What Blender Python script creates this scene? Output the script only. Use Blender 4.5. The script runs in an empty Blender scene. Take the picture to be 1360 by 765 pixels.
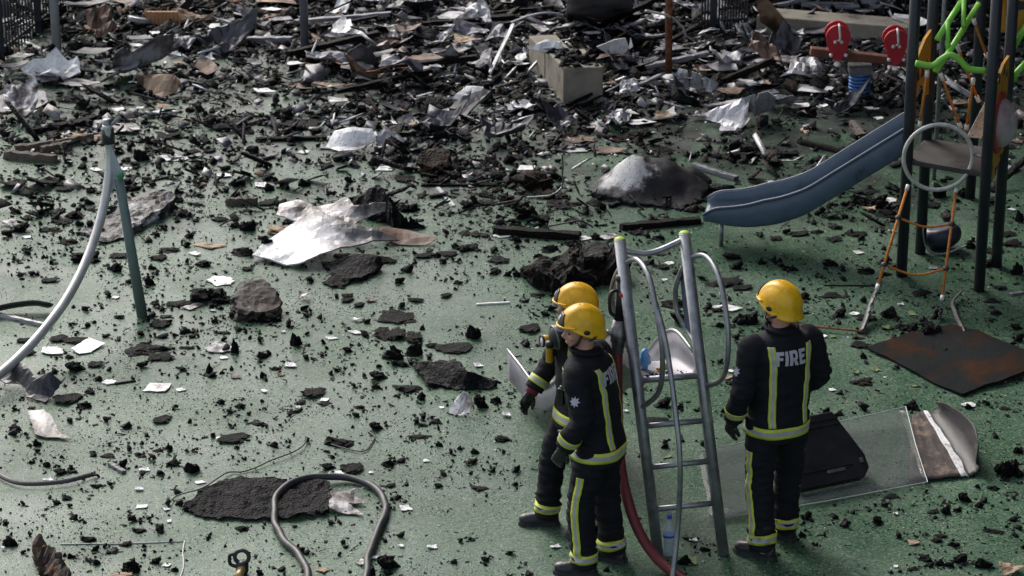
import bpy, bmesh, math, random
import numpy as np
from mathutils import Vector, Matrix, noise
from mathutils.geometry import delaunay_2d_cdt
from mathutils.bvhtree import BVHTree
R = math.radians
random.seed(7); np.random.seed(7)
scene = bpy.context.scene
COL = scene.collection

# ------------------------------------------------------------------ camera
CAM_H, PITCH, FPX = 8.4, R(21.2), 3870.0
cam_d = bpy.data.cameras.new('camera'); cam = bpy.data.objects.new('camera', cam_d); COL.objects.link(cam)
cam.location = (0, 0, CAM_H); cam.rotation_euler = (R(90) - PITCH, 0, 0)
cam_d.sensor_width = 36.0; cam_d.lens = 36.0 * FPX / 1360.0
cam_d.clip_start = 0.5; cam_d.clip_end = 900
cam_d.dof.use_dof = True; cam_d.dof.focus_distance = 19.6; cam_d.dof.aperture_fstop = 5.0
scene.camera = cam
# ------------------------------------------------------------------ sky and sun
SUN_AZ, SUN_EL = R(-30), R(40)          # azimuth from +Y towards +X
world = bpy.data.worlds.new('World'); scene.world = world; world.use_nodes = True
wn = world.node_tree.nodes; wl = world.node_tree.links
bg = wn['Background']
sky = wn.new('ShaderNodeTexSky'); sky.sky_type = 'NISHITA'; sky.sun_disc = False
sky.sun_elevation = SUN_EL; sky.sun_rotation = SUN_AZ; sky.air_density = 1.0; sky.dust_density = 4.0; sky.ozone_density = 1.0
hs = wn.new('ShaderNodeHueSaturation'); hs.inputs['Saturation'].default_value = 0.55
wl.new(sky.outputs[0], hs.inputs['Color']); wl.new(hs.outputs[0], bg.inputs['Color'])
bg.inputs['Strength'].default_value = 0.15
sun_d = bpy.data.lights.new('sun', 'SUN'); sun = bpy.data.objects.new('sun', sun_d); COL.objects.link(sun)
sun_d.energy = 1.25; sun_d.angle = R(22); sun_d.color = (1.0, 0.955, 0.9)
sd = Vector((math.sin(SUN_AZ) * math.cos(SUN_EL), math.cos(SUN_AZ) * math.cos(SUN_EL), math.sin(SUN_EL)))
sun.rotation_euler = (-sd).to_track_quat('-Z', 'Y').to_euler(); sun.location = sd * 60
scene.view_settings.view_transform = 'Standard'; scene.view_settings.look = 'None'
scene.view_settings.gamma = 1.0; scene.view_settings.exposure = 0.56
scene.view_settings.use_curve_mapping = False

# ------------------------------------------------------------------ measuring from the photograph
_cp, _sp = math.cos(PITCH), math.sin(PITCH)
def P(u, v, h=0.0):
    """world point at height h seen at photo pixel (u, v)"""
    d = Vector((u - 680.0, _cp * FPX + _sp * (382.5 - v), -_sp * FPX + _cp * (382.5 - v)))
    t = (h - CAM_H) / d.z
    return Vector((d.x * t, d.y * t, h))
def pxm(v):
    """pixels per metre on the ground at photo row v"""
    return FPX * (_sp + (v - 382.5) / FPX * _cp) / CAM_H
def wu(p):
    """photo pixel of a world point (for checks and labels)"""
    x, y, z = p[0], p[1], p[2] - CAM_H
    dep = y * _cp - z * _sp
    return 680 + FPX * x / dep, 382.5 - FPX * (y * _sp + z * _cp) / dep

# ------------------------------------------------------------------ materials
def new_mat(name):
    m = bpy.data.materials.new(name); m.use_nodes = True
    return m, m.node_tree.nodes, m.node_tree.links, m.node_tree.nodes['Principled BSDF']
def ramp(n, stops):
    r = n.new('ShaderNodeValToRGB'); e = r.color_ramp.elements
    while len(e) < len(stops): e.new(0.5)
    for i, (p, c) in enumerate(stops):
        e[i].position = p; e[i].color = (c[0], c[1], c[2], 1) if len(c) == 3 else c
    return r
def mat(name, stops, scale=6, rough=(0.5, 0.7), metal=0.0, bump=0.15, bscale=None, detail=6, spec=0.5, rnd=0.0, coat=0.0):
    """noise coloured surface; stops = colour ramp over the noise"""
    m, n, l, b = new_mat(name)
    tc = n.new('ShaderNodeTexCoord'); src = tc.outputs['Object']
    if rnd:
        oi = n.new('ShaderNodeObjectInfo'); ad = n.new('ShaderNodeVectorMath'); ad.operation = 'ADD'
        sc = n.new('ShaderNodeMath'); sc.operation = 'MULTIPLY'; sc.inputs[1].default_value = 37.0 * rnd
        l.new(oi.outputs['Random'], sc.inputs[0]); l.new(src, ad.inputs[0]); l.new(sc.outputs[0], ad.inputs[1]); src = ad.outputs[0]
    nz = n.new('ShaderNodeTexNoise'); nz.inputs['Scale'].default_value = scale; nz.inputs['Detail'].default_value = detail
    nz.inputs['Roughness'].default_value = 0.65
    l.new(src, nz.inputs['Vector'])
    r = ramp(n, stops); l.new(nz.outputs[0], r.inputs[0]); l.new(r.outputs[0], b.inputs['Base Color'])
    mr = n.new('ShaderNodeMapRange'); mr.inputs[3].default_value = rough[0]; mr.inputs[4].default_value = rough[1]
    mr.inputs[1].default_value = 0.3; mr.inputs[2].default_value = 0.7
    l.new(nz.outputs[0], mr.inputs[0]); l.new(mr.outputs[0], b.inputs['Roughness'])
    b.inputs['Metallic'].default_value = metal; b.inputs['Specular IOR Level'].default_value = spec
    b.inputs['Coat Weight'].default_value = coat
    if bump:
        n2 = n.new('ShaderNodeTexNoise'); n2.inputs['Scale'].default_value = bscale or scale * 4; n2.inputs['Detail'].default_value = 5
        l.new(src, n2.inputs['Vector'])
        bp = n.new('ShaderNodeBump'); bp.inputs['Strength'].default_value = bump; bp.inputs['Distance'].default_value = 0.02
        l.new(n2.outputs[0], bp.inputs['Height']); l.new(bp.outputs[0], b.inputs['Normal'])
    return m
def g(v, t=0.0): return (v * (1 - t * 0.5), v, v * (1 + t))
def char_mat(name, hi=0.09, crack=26, tint=(1, 1, 1.03), scale=9):
    """burnt matter: black, cracked, greyer with ash where the noise is high"""
    m, n, l, b = new_mat(name)
    tc = n.new('ShaderNodeTexCoord'); oi = n.new('ShaderNodeObjectInfo')
    sc = n.new('ShaderNodeMath'); sc.operation = 'MULTIPLY'; sc.inputs[1].default_value = 41.0
    ad = n.new('ShaderNodeVectorMath'); ad.operation = 'ADD'
    l.new(oi.outputs['Random'], sc.inputs[0]); l.new(tc.outputs['Object'], ad.inputs[0]); l.new(sc.outputs[0], ad.inputs[1])
    nz = n.new('ShaderNodeTexNoise'); nz.inputs['Scale'].default_value = scale; nz.inputs['Detail'].default_value = 8; nz.inputs['Roughness'].default_value = 0.7
    l.new(ad.outputs[0], nz.inputs['Vector'])
    r = ramp(n, [(0.3, (0.003, 0.003, 0.004)), (0.54, (0.0085 * tint[0], 0.0085 * tint[1], 0.010 * tint[2])), (0.68, (hi * .4 * tint[0], hi * .4 * tint[1], hi * .4 * tint[2])), (0.8, (hi * tint[0], hi * tint[1], hi * tint[2]))])
    l.new(nz.outputs[0], r.inputs[0]); l.new(r.outputs[0], b.inputs['Base Color'])
    b.inputs['Roughness'].default_value = 0.6; b.inputs['Specular IOR Level'].default_value = 0.16
    vo = n.new('ShaderNodeTexVoronoi'); vo.feature = 'DISTANCE_TO_EDGE'; vo.inputs['Scale'].default_value = crack
    l.new(ad.outputs[0], vo.inputs['Vector'])
    mx = n.new('ShaderNodeMath'); mx.operation = 'MULTIPLY_ADD'; mx.inputs[1].default_value = 0.6
    l.new(vo.outputs['Distance'], mx.inputs[0]); l.new(nz.outputs[0], mx.inputs[2])
    bp = n.new('ShaderNodeBump'); bp.inputs['Strength'].default_value = 1.0; bp.inputs['Distance'].default_value = 0.05
    l.new(mx.outputs[0], bp.inputs['Height']); l.new(bp.outputs[0], b.inputs['Normal'])
    return m
def sheet_mat(name, clean, soot=0.5, metal=0.0, rough=0.45, edge=(0.02, 0.02, 0.022), mid=None, scale=3.0, patch=None, spec=0.5):
    """sheet metal or board with soot stains of its own"""
    m, n, l, b = new_mat(name)
    tc = n.new('ShaderNodeTexCoord'); oi = n.new('ShaderNodeObjectInfo')
    sc = n.new('ShaderNodeMath'); sc.operation = 'MULTIPLY'; sc.inputs[1].default_value = 53.0
    ad = n.new('ShaderNodeVectorMath'); ad.operation = 'ADD'
    l.new(oi.outputs['Random'], sc.inputs[0]); l.new(tc.outputs['Object'], ad.inputs[0]); l.new(sc.outputs[0], ad.inputs[1])
    nz = n.new('ShaderNodeTexNoise'); nz.inputs['Scale'].default_value = scale; nz.inputs['Detail'].default_value = 7; nz.inputs['Roughness'].default_value = 0.62
    l.new(ad.outputs[0], nz.inputs['Vector'])
    mid = mid or tuple(c * 0.55 for c in clean)
    t = 0.62 - 0.3 * soot
    r = ramp(n, [(max(0.0, t - 0.12), clean), (t, tuple(c * 0.8 for c in clean)), (t + 0.09, mid), (min(1, t + 0.2), edge)])
    fac = nz.outputs[0]
    if patch:      # the clean patch has a place of its own on the piece: (x, y, z, radius)
        dn = n.new('ShaderNodeVectorMath'); dn.operation = 'DISTANCE'; dn.inputs[1].default_value = patch[:3]; l.new(tc.outputs['Object'], dn.inputs[0])
        mp = n.new('ShaderNodeMapRange'); mp.inputs[1].default_value = 0.0; mp.inputs[2].default_value = patch[3] * 2; mp.inputs[3].default_value = -0.35; mp.inputs[4].default_value = 0.35
        l.new(dn.outputs['Value'], mp.inputs[0]); ad2 = n.new('ShaderNodeMath'); ad2.operation = 'ADD'; l.new(fac, ad2.inputs[0]); l.new(mp.outputs[0], ad2.inputs[1]); fac = ad2.outputs[0]
    l.new(fac, r.inputs[0])
    b.inputs['Specular IOR Level'].default_value = spec
    sp = n.new('ShaderNodeTexNoise'); sp.inputs['Scale'].default_value = 60; sp.inputs['Detail'].default_value = 2
    l.new(ad.outputs[0], sp.inputs['Vector'])
    sr = ramp(n, [(0.60, (1, 1, 1)), (0.68, (0.12, 0.12, 0.13))]); l.new(sp.outputs[0], sr.inputs[0])
    mu = n.new('ShaderNodeMix'); mu.data_type = 'RGBA'; mu.blend_type = 'MULTIPLY'; mu.inputs[0].default_value = 0.8
    l.new(r.outputs[0], mu.inputs[6]); l.new(sr.outputs[0], mu.inputs[7]); l.new(mu.outputs[2], b.inputs['Base Color'])
    b.inputs['Metallic'].default_value = metal; b.inputs['Roughness'].default_value = rough
    bp = n.new('ShaderNodeBump'); bp.inputs['Strength'].default_value = 0.25; bp.inputs['Distance'].default_value = 0.02
    l.new(nz.outputs[0], bp.inputs['Height']); l.new(bp.outputs[0], b.inputs['Normal'])
    return m
M = {}
M['char'] = char_mat('charred_black')
M['char_grey'] = char_mat('charred_ashy', hi=0.24, crack=22, scale=17)
M['char_brown'] = char_mat('charred_brown', hi=0.13, tint=(1.35, 0.95, 0.75), scale=15)
M['char_rust'] = char_mat('charred_rust', hi=0.2, tint=(1.9, 0.8, 0.45), scale=13)
M['crumb'] = mat('crumb_black', [(0.3, (0.004, 0.004, 0.005)), (0.7, (0.016, 0.016, 0.018))], 3, (0.6, 0.8), bump=0)
M['ash_crumb'] = mat('crumb_pale', [(0.3, (0.35, 0.34, 0.33)), (0.7, (0.75, 0.74, 0.72))], 1.5, (0.7, 0.9), bump=0)
M['white'] = sheet_mat('white_sheet', (0.8, 0.8, 0.8), 0.2, mid=(0.3, 0.28, 0.27))
M['white_soot'] = sheet_mat('white_sheet_sooty', (0.62, 0.61, 0.62), 0.62, mid=(0.2, 0.17, 0.16))
M['silver'] = sheet_mat('silver_sheet', (0.5, 0.5, 0.53), 0.5, metal=0.35, rough=0.5)
M['grey'] = sheet_mat('grey_sheet', (0.22, 0.22, 0.25), 0.5, metal=0.2, rough=0.5)
M['dark_sheet'] = sheet_mat('dark_sheet', (0.08, 0.08, 0.095), 0.6, metal=0.2, rough=0.45)
M['brown_sheet'] = sheet_mat('brown_sheet', (0.2, 0.12, 0.085), 0.5, rough=0.6, mid=(0.09, 0.05, 0.035))
M['tan_sheet'] = sheet_mat('tan_sheet', (0.42, 0.3, 0.2), 0.4, rough=0.7, mid=(0.14, 0.07, 0.04))
M['wood'] = mat('weathered_wood', [(0.3, (0.03, 0.024, 0.02)), (0.55, (0.12, 0.095, 0.075)), (0.75, (0.24, 0.2, 0.16))], 9, (0.7, 0.9), bump=0.4, rnd=1)
M['galv'] = mat('galvanised_steel', [(0.3, (0.20, 0.21, 0.23)), (0.7, (0.36, 0.37, 0.39))], 14, (0.36, 0.5), metal=0.8, bump=0.04)
M['pole_grey'] = mat('painted_grey_pole', [(0.3, (0.3, 0.32, 0.36)), (0.7, (0.42, 0.44, 0.48))], 5, (0.4, 0.6), bump=0.03)
M['pole_green'] = mat('grey_green_post', [(0.3, (0.10, 0.145, 0.14)), (0.7, (0.15, 0.20, 0.19))], 5, (0.4, 0.6), bump=0.03)
M['post_dark'] = mat('dark_post_paint', [(0.3, (0.008, 0.011, 0.017)), (0.6, (0.016, 0.021, 0.03)), (0.78, (0.05, 0.05, 0.05))], 6, (0.4, 0.6), bump=0.04)
M['rust'] = mat('rusty_iron', [(0.3, (0.05, 0.018, 0.012)), (0.5, (0.22, 0.08, 0.035)), (0.7, (0.36, 0.17, 0.1))], 18, (0.8, 0.95), bump=0.4)
M['concrete'] = mat('sooty_concrete', [(0.3, (0.06, 0.054, 0.046)), (0.4, (0.19, 0.172, 0.14)), (0.7, (0.31, 0.28, 0.225))], 4.5, (0.8, 0.95), bump=0.2)
M['blue_plastic'] = mat('blue_slide_plastic', [(0.26, (0.02, 0.027, 0.036)), (0.38, (0.05, 0.08, 0.122)), (0.7, (0.08, 0.115, 0.165))], 5, (0.4, 0.58), bump=0.03)
M['blue_panel'] = mat('dark_blue_board', [(0.3, (0.008, 0.022, 0.06)), (0.7, (0.018, 0.04, 0.095))], 4, (0.45, 0.6), bump=0.03)
M['yellow_panel'] = mat('yellow_play_board', [(0.3, (0.42, 0.18, 0.015)), (0.7, (0.6, 0.29, 0.03))], 5, (0.5, 0.65), bump=0.05)
M['red_plastic'] = mat('red_play_board', [(0.3, (0.3, 0.012, 0.02)), (0.7, (0.48, 0.022, 0.035))], 5, (0.4, 0.55), bump=0.03)
M['beam'] = mat('rusty_red_beam', [(0.3, (0.06, 0.02, 0.013)), (0.7, (0.19, 0.07, 0.04))], 9, (0.6, 0.8), bump=0.1)
M['green_bar'] = mat('lime_green_tube', [(0.3, (0.16, 0.46, 0.05)), (0.7, (0.24, 0.6, 0.08))], 6, (0.35, 0.5), bump=0.02)
M['lime_cap'] = mat('lime_cap', [(0.3, (0.35, 0.48, 0.05)), (0.7, (0.45, 0.6, 0.1))], 6, (0.5, 0.6), bump=0.02)
M['green_cap'] = mat('green_cap', [(0.3, (0.02, 0.2, 0.09)), (0.7, (0.03, 0.3, 0.14))], 6, (0.4, 0.5), bump=0.02)
M['orange_rope'] = mat('orange_rope', [(0.3, (0.35, 0.11, 0.012)), (0.7, (0.55, 0.21, 0.03))], 40, (0.7, 0.9), bump=0.5)
M['blue_spring'] = mat('blue_spring_paint', [(0.3, (0.02, 0.1, 0.3)), (0.7, (0.05, 0.17, 0.42))], 6, (0.35, 0.5), bump=0.02)
M['white_plastic'] = mat('white_plastic', [(0.3, (0.55, 0.55, 0.55)), (0.7, (0.72, 0.72, 0.72))], 6, (0.4, 0.5), bump=0.02)
M['black_rubber'] = mat('black_rubber', [(0.3, (0.018, 0.018, 0.02)), (0.7, (0.04, 0.04, 0.044))], 8, (0.4, 0.6), bump=0.06)
M['black_plastic'] = mat('black_plastic', [(0.3, (0.006, 0.006, 0.008)), (0.7, (0.012, 0.012, 0.015))], 6, (0.35, 0.5), bump=0.03)
M['red_hose'] = mat('dark_red_hose', [(0.3, (0.11, 0.012, 0.018)), (0.7, (0.17, 0.022, 0.028))], 9, (0.5, 0.65), bump=0.1)
M['steel_dark'] = mat('worn_steel', [(0.3, (0.12, 0.12, 0.13)), (0.7, (0.3, 0.3, 0.31))], 20, (0.35, 0.5), metal=0.8, bump=0.05)
M['brass'] = mat('brass', [(0.3, (0.3, 0.2, 0.1)), (0.7, (0.5, 0.35, 0.18))], 14, (0.35, 0.5), metal=0.7, bump=0.05)
M['tunic'] = mat('black_turnout_cloth', [(0.3, (0.0045, 0.005, 0.008)), (0.7, (0.009, 0.010, 0.015))], 8, (0.75, 0.9), bump=0.25, bscale=160, spec=0.25)
M['hi_yellow'] = mat('lime_reflective_yellow', [(0.3, (0.42, 0.48, 0.04)), (0.7, (0.55, 0.62, 0.08))], 14, (0.55, 0.7), bump=0.05)
M['hi_silver'] = mat('silver_reflective_tape', [(0.3, (0.30, 0.30, 0.33)), (0.7, (0.42, 0.42, 0.45))], 18, (0.4, 0.5), bump=0.05)
M['fire_letters'] = mat('silver_lettering', [(0.3, (0.36, 0.35, 0.42)), (0.7, (0.46, 0.45, 0.53))], 18, (0.5, 0.6), bump=0.0)
M['helmet'] = mat('yellow_helmet_shell', [(0.2, (0.2, 0.1, 0.01)), (0.33, (0.58, 0.30, 0.004)), (0.5, (0.74, 0.42, 0.006)), (0.7, (0.80, 0.48, 0.012))], 9, (0.34, 0.5), bump=0.06, coat=0.05)
M['skin'] = mat('skin', [(0.3, (0.40, 0.20, 0.145)), (0.7, (0.55, 0.31, 0.235))], 12, (0.45, 0.6), bump=0.06, bscale=90)
M['leather'] = mat('black_leather', [(0.3, (0.008, 0.008, 0.01)), (0.7, (0.018, 0.018, 0.02))], 8, (0.3, 0.5), bump=0.12)
M['glove_red'] = mat('red_glove_panel', [(0.3, (0.10, 0.008, 0.016)), (0.7, (0.16, 0.015, 0.025))], 12, (0.7, 0.85), bump=0.1)
M['torch_yellow'] = mat('torch_yellow', [(0.3, (0.5, 0.28, 0.01)), (0.7, (0.62, 0.36, 0.02))], 12, (0.35, 0.5), bump=0.02)
M['leaf'] = mat('fallen_leaf', [(0.3, (0.06, 0.11, 0.025)), (0.55, (0.13, 0.17, 0.05)), (0.75, (0.3, 0.22, 0.08))], 4, (0.6, 0.8), bump=0.1, rnd=1)
M['blue_label'] = mat('blue_label', [(0.3, (0.02, 0.07, 0.28)), (0.7, (0.03, 0.1, 0.35))], 8, (0.4, 0.5), bump=0)
M['eye'] = mat('eye_dark', [(0.3, (0.02, 0.015, 0.012)), (0.7, (0.05, 0.04, 0.03))], 9, (0.2, 0.3), bump=0)
M['string'] = mat('white_cord', [(0.3, (0.5, 0.5, 0.46)), (0.7, (0.65, 0.65, 0.6))], 30, (0.7, 0.9), bump=0)
def glass_mat(name, col, rough, alpha_tr):
    m, n, l, b = new_mat(name)
    tc = n.new('ShaderNodeTexCoord'); nz = n.new('ShaderNodeTexNoise'); nz.inputs['Scale'].default_value = 5; nz.inputs['Detail'].default_value = 6
    l.new(tc.outputs['Object'], nz.inputs['Vector'])
    mr = n.new('ShaderNodeMapRange'); mr.inputs[1].default_value = 0.35; mr.inputs[2].default_value = 0.7
    mr.inputs[3].default_value = alpha_tr[0]; mr.inputs[4].default_value = alpha_tr[1]
    l.new(nz.outputs[0], mr.inputs[0]); l.new(mr.outputs[0], b.inputs['Alpha'])
    b.inputs['Base Color'].default_value = (*col, 1); b.inputs['Roughness'].default_value = rough
    return m
M['sheet_glint'] = mat('painted_edge_glint', [(0.3, (0.4, 0.45, 0.43)), (0.7, (0.55, 0.6, 0.58))], 9, (0.3, 0.4), bump=0)  # pale colour standing for light caught along the clear sheet
M['clear_sheet'] = glass_mat('scratched_clear_plastic', (0.15, 0.165, 0.165), 0.1, (0.22, 0.36))
M['visor'] = glass_mat('smoky_visor', (0.16, 0.16, 0.18), 0.12, (0.45, 0.65))
M['bubble'] = glass_mat('cloudy_dome', (0.55, 0.5, 0.52), 0.2, (0.35, 0.7))
M['bottle'] = glass_mat('clear_bottle', (0.45, 0.52, 0.56), 0.08, (0.35, 0.5))

# ------------------------------------------------------------------ object helpers
def link(name, me, parent=None):
    o = bpy.data.objects.new(name, me); COL.objects.link(o)
    if parent is not None: o.parent = parent
    return o
def tag(o, label, cat, group=None, kind=None):
    if label: o['label'] = label
    if cat: o['category'] = cat
    if group: o['group'] = group
    if kind: o['kind'] = kind
    return o
def root(name, label, cat, loc=(0, 0, 0), rz=0.0, group=None):
    o = bpy.data.objects.new(name, None); COL.objects.link(o); o.location = loc; o.rotation_euler = (0, 0, rz)
    o.empty_display_size = 0.2
    return tag(o, label, cat, group)
def mk(name, vf, m, parent=None, smooth=False, off=None):
    """mesh object from (verts, faces); off = world offset taken off the verts (the parent's base)"""
    v, f = vf
    if off is not None: v = [Vector(p) - Vector(off) for p in v]
    me = bpy.data.meshes.new(name); me.from_pydata([tuple(p) for p in v], [], f); me.update()
    ms = m if isinstance(m, (list, tuple)) else [m]
    for q in ms: me.materials.append(q)
    if smooth: me.shade_smooth()
    return link(name, me, parent)
def join(*vfs):
    V, F = [], []
    for v, f in vfs:
        k = len(V); V += list(v); F += [tuple(i + k for i in q) for q in f]
    return V, F
def box(c, s, rz=0.0, rot=None):
    mtx = rot or Matrix.Rotation(rz, 3, 'Z'); c = Vector(c)
    v = [c + mtx @ Vector((x * s[0] / 2, y * s[1] / 2, z * s[2] / 2)) for z in (-1, 1) for y in (-1, 1) for x in (-1, 1)]
    return v, [(0, 2, 3, 1), (4, 5, 7, 6), (0, 1, 5, 4), (2, 6, 7, 3), (0, 4, 6, 2), (1, 3, 7, 5)]
def spline(pts, n=8):
    pts = [Vector(p) for p in pts]
    if len(pts) < 3: return pts
    out = []
    for i in range(len(pts) - 1):
        a = pts[max(i - 1, 0)]; b = pts[i]; c = pts[i + 1]; d = pts[min(i + 2, len(pts) - 1)]
        for k in range(n):
            t = k / n
            out.append(0.5 * ((2 * b) + (c - a) * t + (2 * a - 5 * b + 4 * c - d) * t * t + (3 * b - a - 3 * c + d) * t ** 3))
    out.append(pts[-1]); return out
def tube(pts, r, seg=10, closed=False, flat=None):
    """tube along pts; r a number or a list; flat = (rx, ry) factors"""
    pts = [Vector(p) for p in pts]; n = len(pts); V = []; F = []
    rr = r if isinstance(r, (list, tuple)) else [r] * n
    if len(rr) != n:
        rr = [rr[min(int(i / (n - 1) * (len(rr) - 1)), len(rr) - 2)] * (1 - (i / (n - 1) * (len(rr) - 1)) % 1) + rr[min(int(i / (n - 1) * (len(rr) - 1)) + 1, len(rr) - 1)] * ((i / (n - 1) * (len(rr) - 1)) % 1) for i in range(n)]
    nrm = None
    for i, p in enumerate(pts):
        if closed: t = (pts[(i + 1) % n] - pts[i - 1]).normalized()
        else: t = (pts[min(i + 1, n - 1)] - pts[max(i - 1, 0)]).normalized()
        if nrm is None:
            nrm = t.orthogonal().normalized()
        else:
            nrm = (nrm - t * nrm.dot(t))
            nrm = nrm.normalized() if nrm.length > 1e-6 else t.orthogonal().normalized()
        bn = t.cross(nrm)
        for k in range(seg):
            a = 2 * math.pi * k / seg
            V.append(p + (nrm * math.cos(a) * (flat[0] if flat else 1) + bn * math.sin(a) * (flat[1] if flat else 1)) * rr[i])
    m = n if closed else n - 1
    for i in range(m):
        j = (i + 1) % n
        for k in range(seg):
            F.append((i * seg + k, i * seg + (k + 1) % seg, j * seg + (k + 1) % seg, j * seg + k))
    if not closed:
        F.append(tuple(reversed(range(seg)))); F.append(tuple((n - 1) * seg + k for k in range(seg)))
    return V, F
def lathe(prof, seg=20, c=(0, 0, 0)):
    """profile (r, z) turned about Z"""
    V, F = [], []; c = Vector(c)
    for r, z in prof:
        for k in range(seg):
            a = 2 * math.pi * k / seg; V.append(c + Vector((r * math.cos(a), r * math.sin(a), z)))
    for i in range(len(prof) - 1):
        for k in range(seg):
            F.append((i * seg + k, i * seg + (k + 1) % seg, (i + 1) * seg + (k + 1) % seg, (i + 1) * seg + k))
    F.append(tuple(reversed(range(seg)))); F.append(tuple((len(prof) - 1) * seg + k for k in range(seg)))
    return V, F
def ellipsoid(c, s, seg=20, rings=14, rot=None):
    V, F = [], []; c = Vector(c); rot = rot or Matrix.Identity(3)
    for i in range(1, rings):
        th = math.pi * i / rings
        for k in range(seg):
            a = 2 * math.pi * k / seg
            V.append(c + rot @ Vector((s[0] * math.sin(th) * math.cos(a), s[1] * math.sin(th) * math.sin(a), s[2] * math.cos(th))))
    V.append(c + rot @ Vector((0, 0, s[2]))); V.append(c + rot @ Vector((0, 0, -s[2])))
    for i in range(rings - 2):
        for k in range(seg):
            F.append((i * seg + k, (i + 1) * seg + k, (i + 1) * seg + (k + 1) % seg, i * seg + (k + 1) % seg))
    t, b = len(V) - 2, len(V) - 1
    for k in range(seg):
        F.append((t, k, (k + 1) % seg)); F.append((b, (rings - 2) * seg + (k + 1) % seg, (rings - 2) * seg + k))
    return V, F
def prism(poly, axis_u, axis_v, o, n, th):
    """polygon (a, b) in the plane o + a*axis_u + b*axis_v, extruded by th along n"""
    o = Vector(o); au = Vector(axis_u); av = Vector(axis_v); n = Vector(n).normalized()
    A = [o + au * a + av * b - n * th / 2 for a, b in poly]; B = [p + n * th for p in A]; k = len(poly)
    F = [tuple(reversed(range(k))), tuple(range(k, 2 * k))] + [(i, (i + 1) % k, k + (i + 1) % k, k + i) for i in range(k)]
    return A + B, F
def bevel(o, w=0.01, seg=2):
    b = o.modifiers.new('bevel', 'BEVEL'); b.width = w; b.segments = seg; b.limit_method = 'ANGLE'; b.angle_limit = R(40)
    return o
def fbm(p, s, o=4):
    return noise.fractal(Vector(p) * s, 1.0, 2.0, o)

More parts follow.
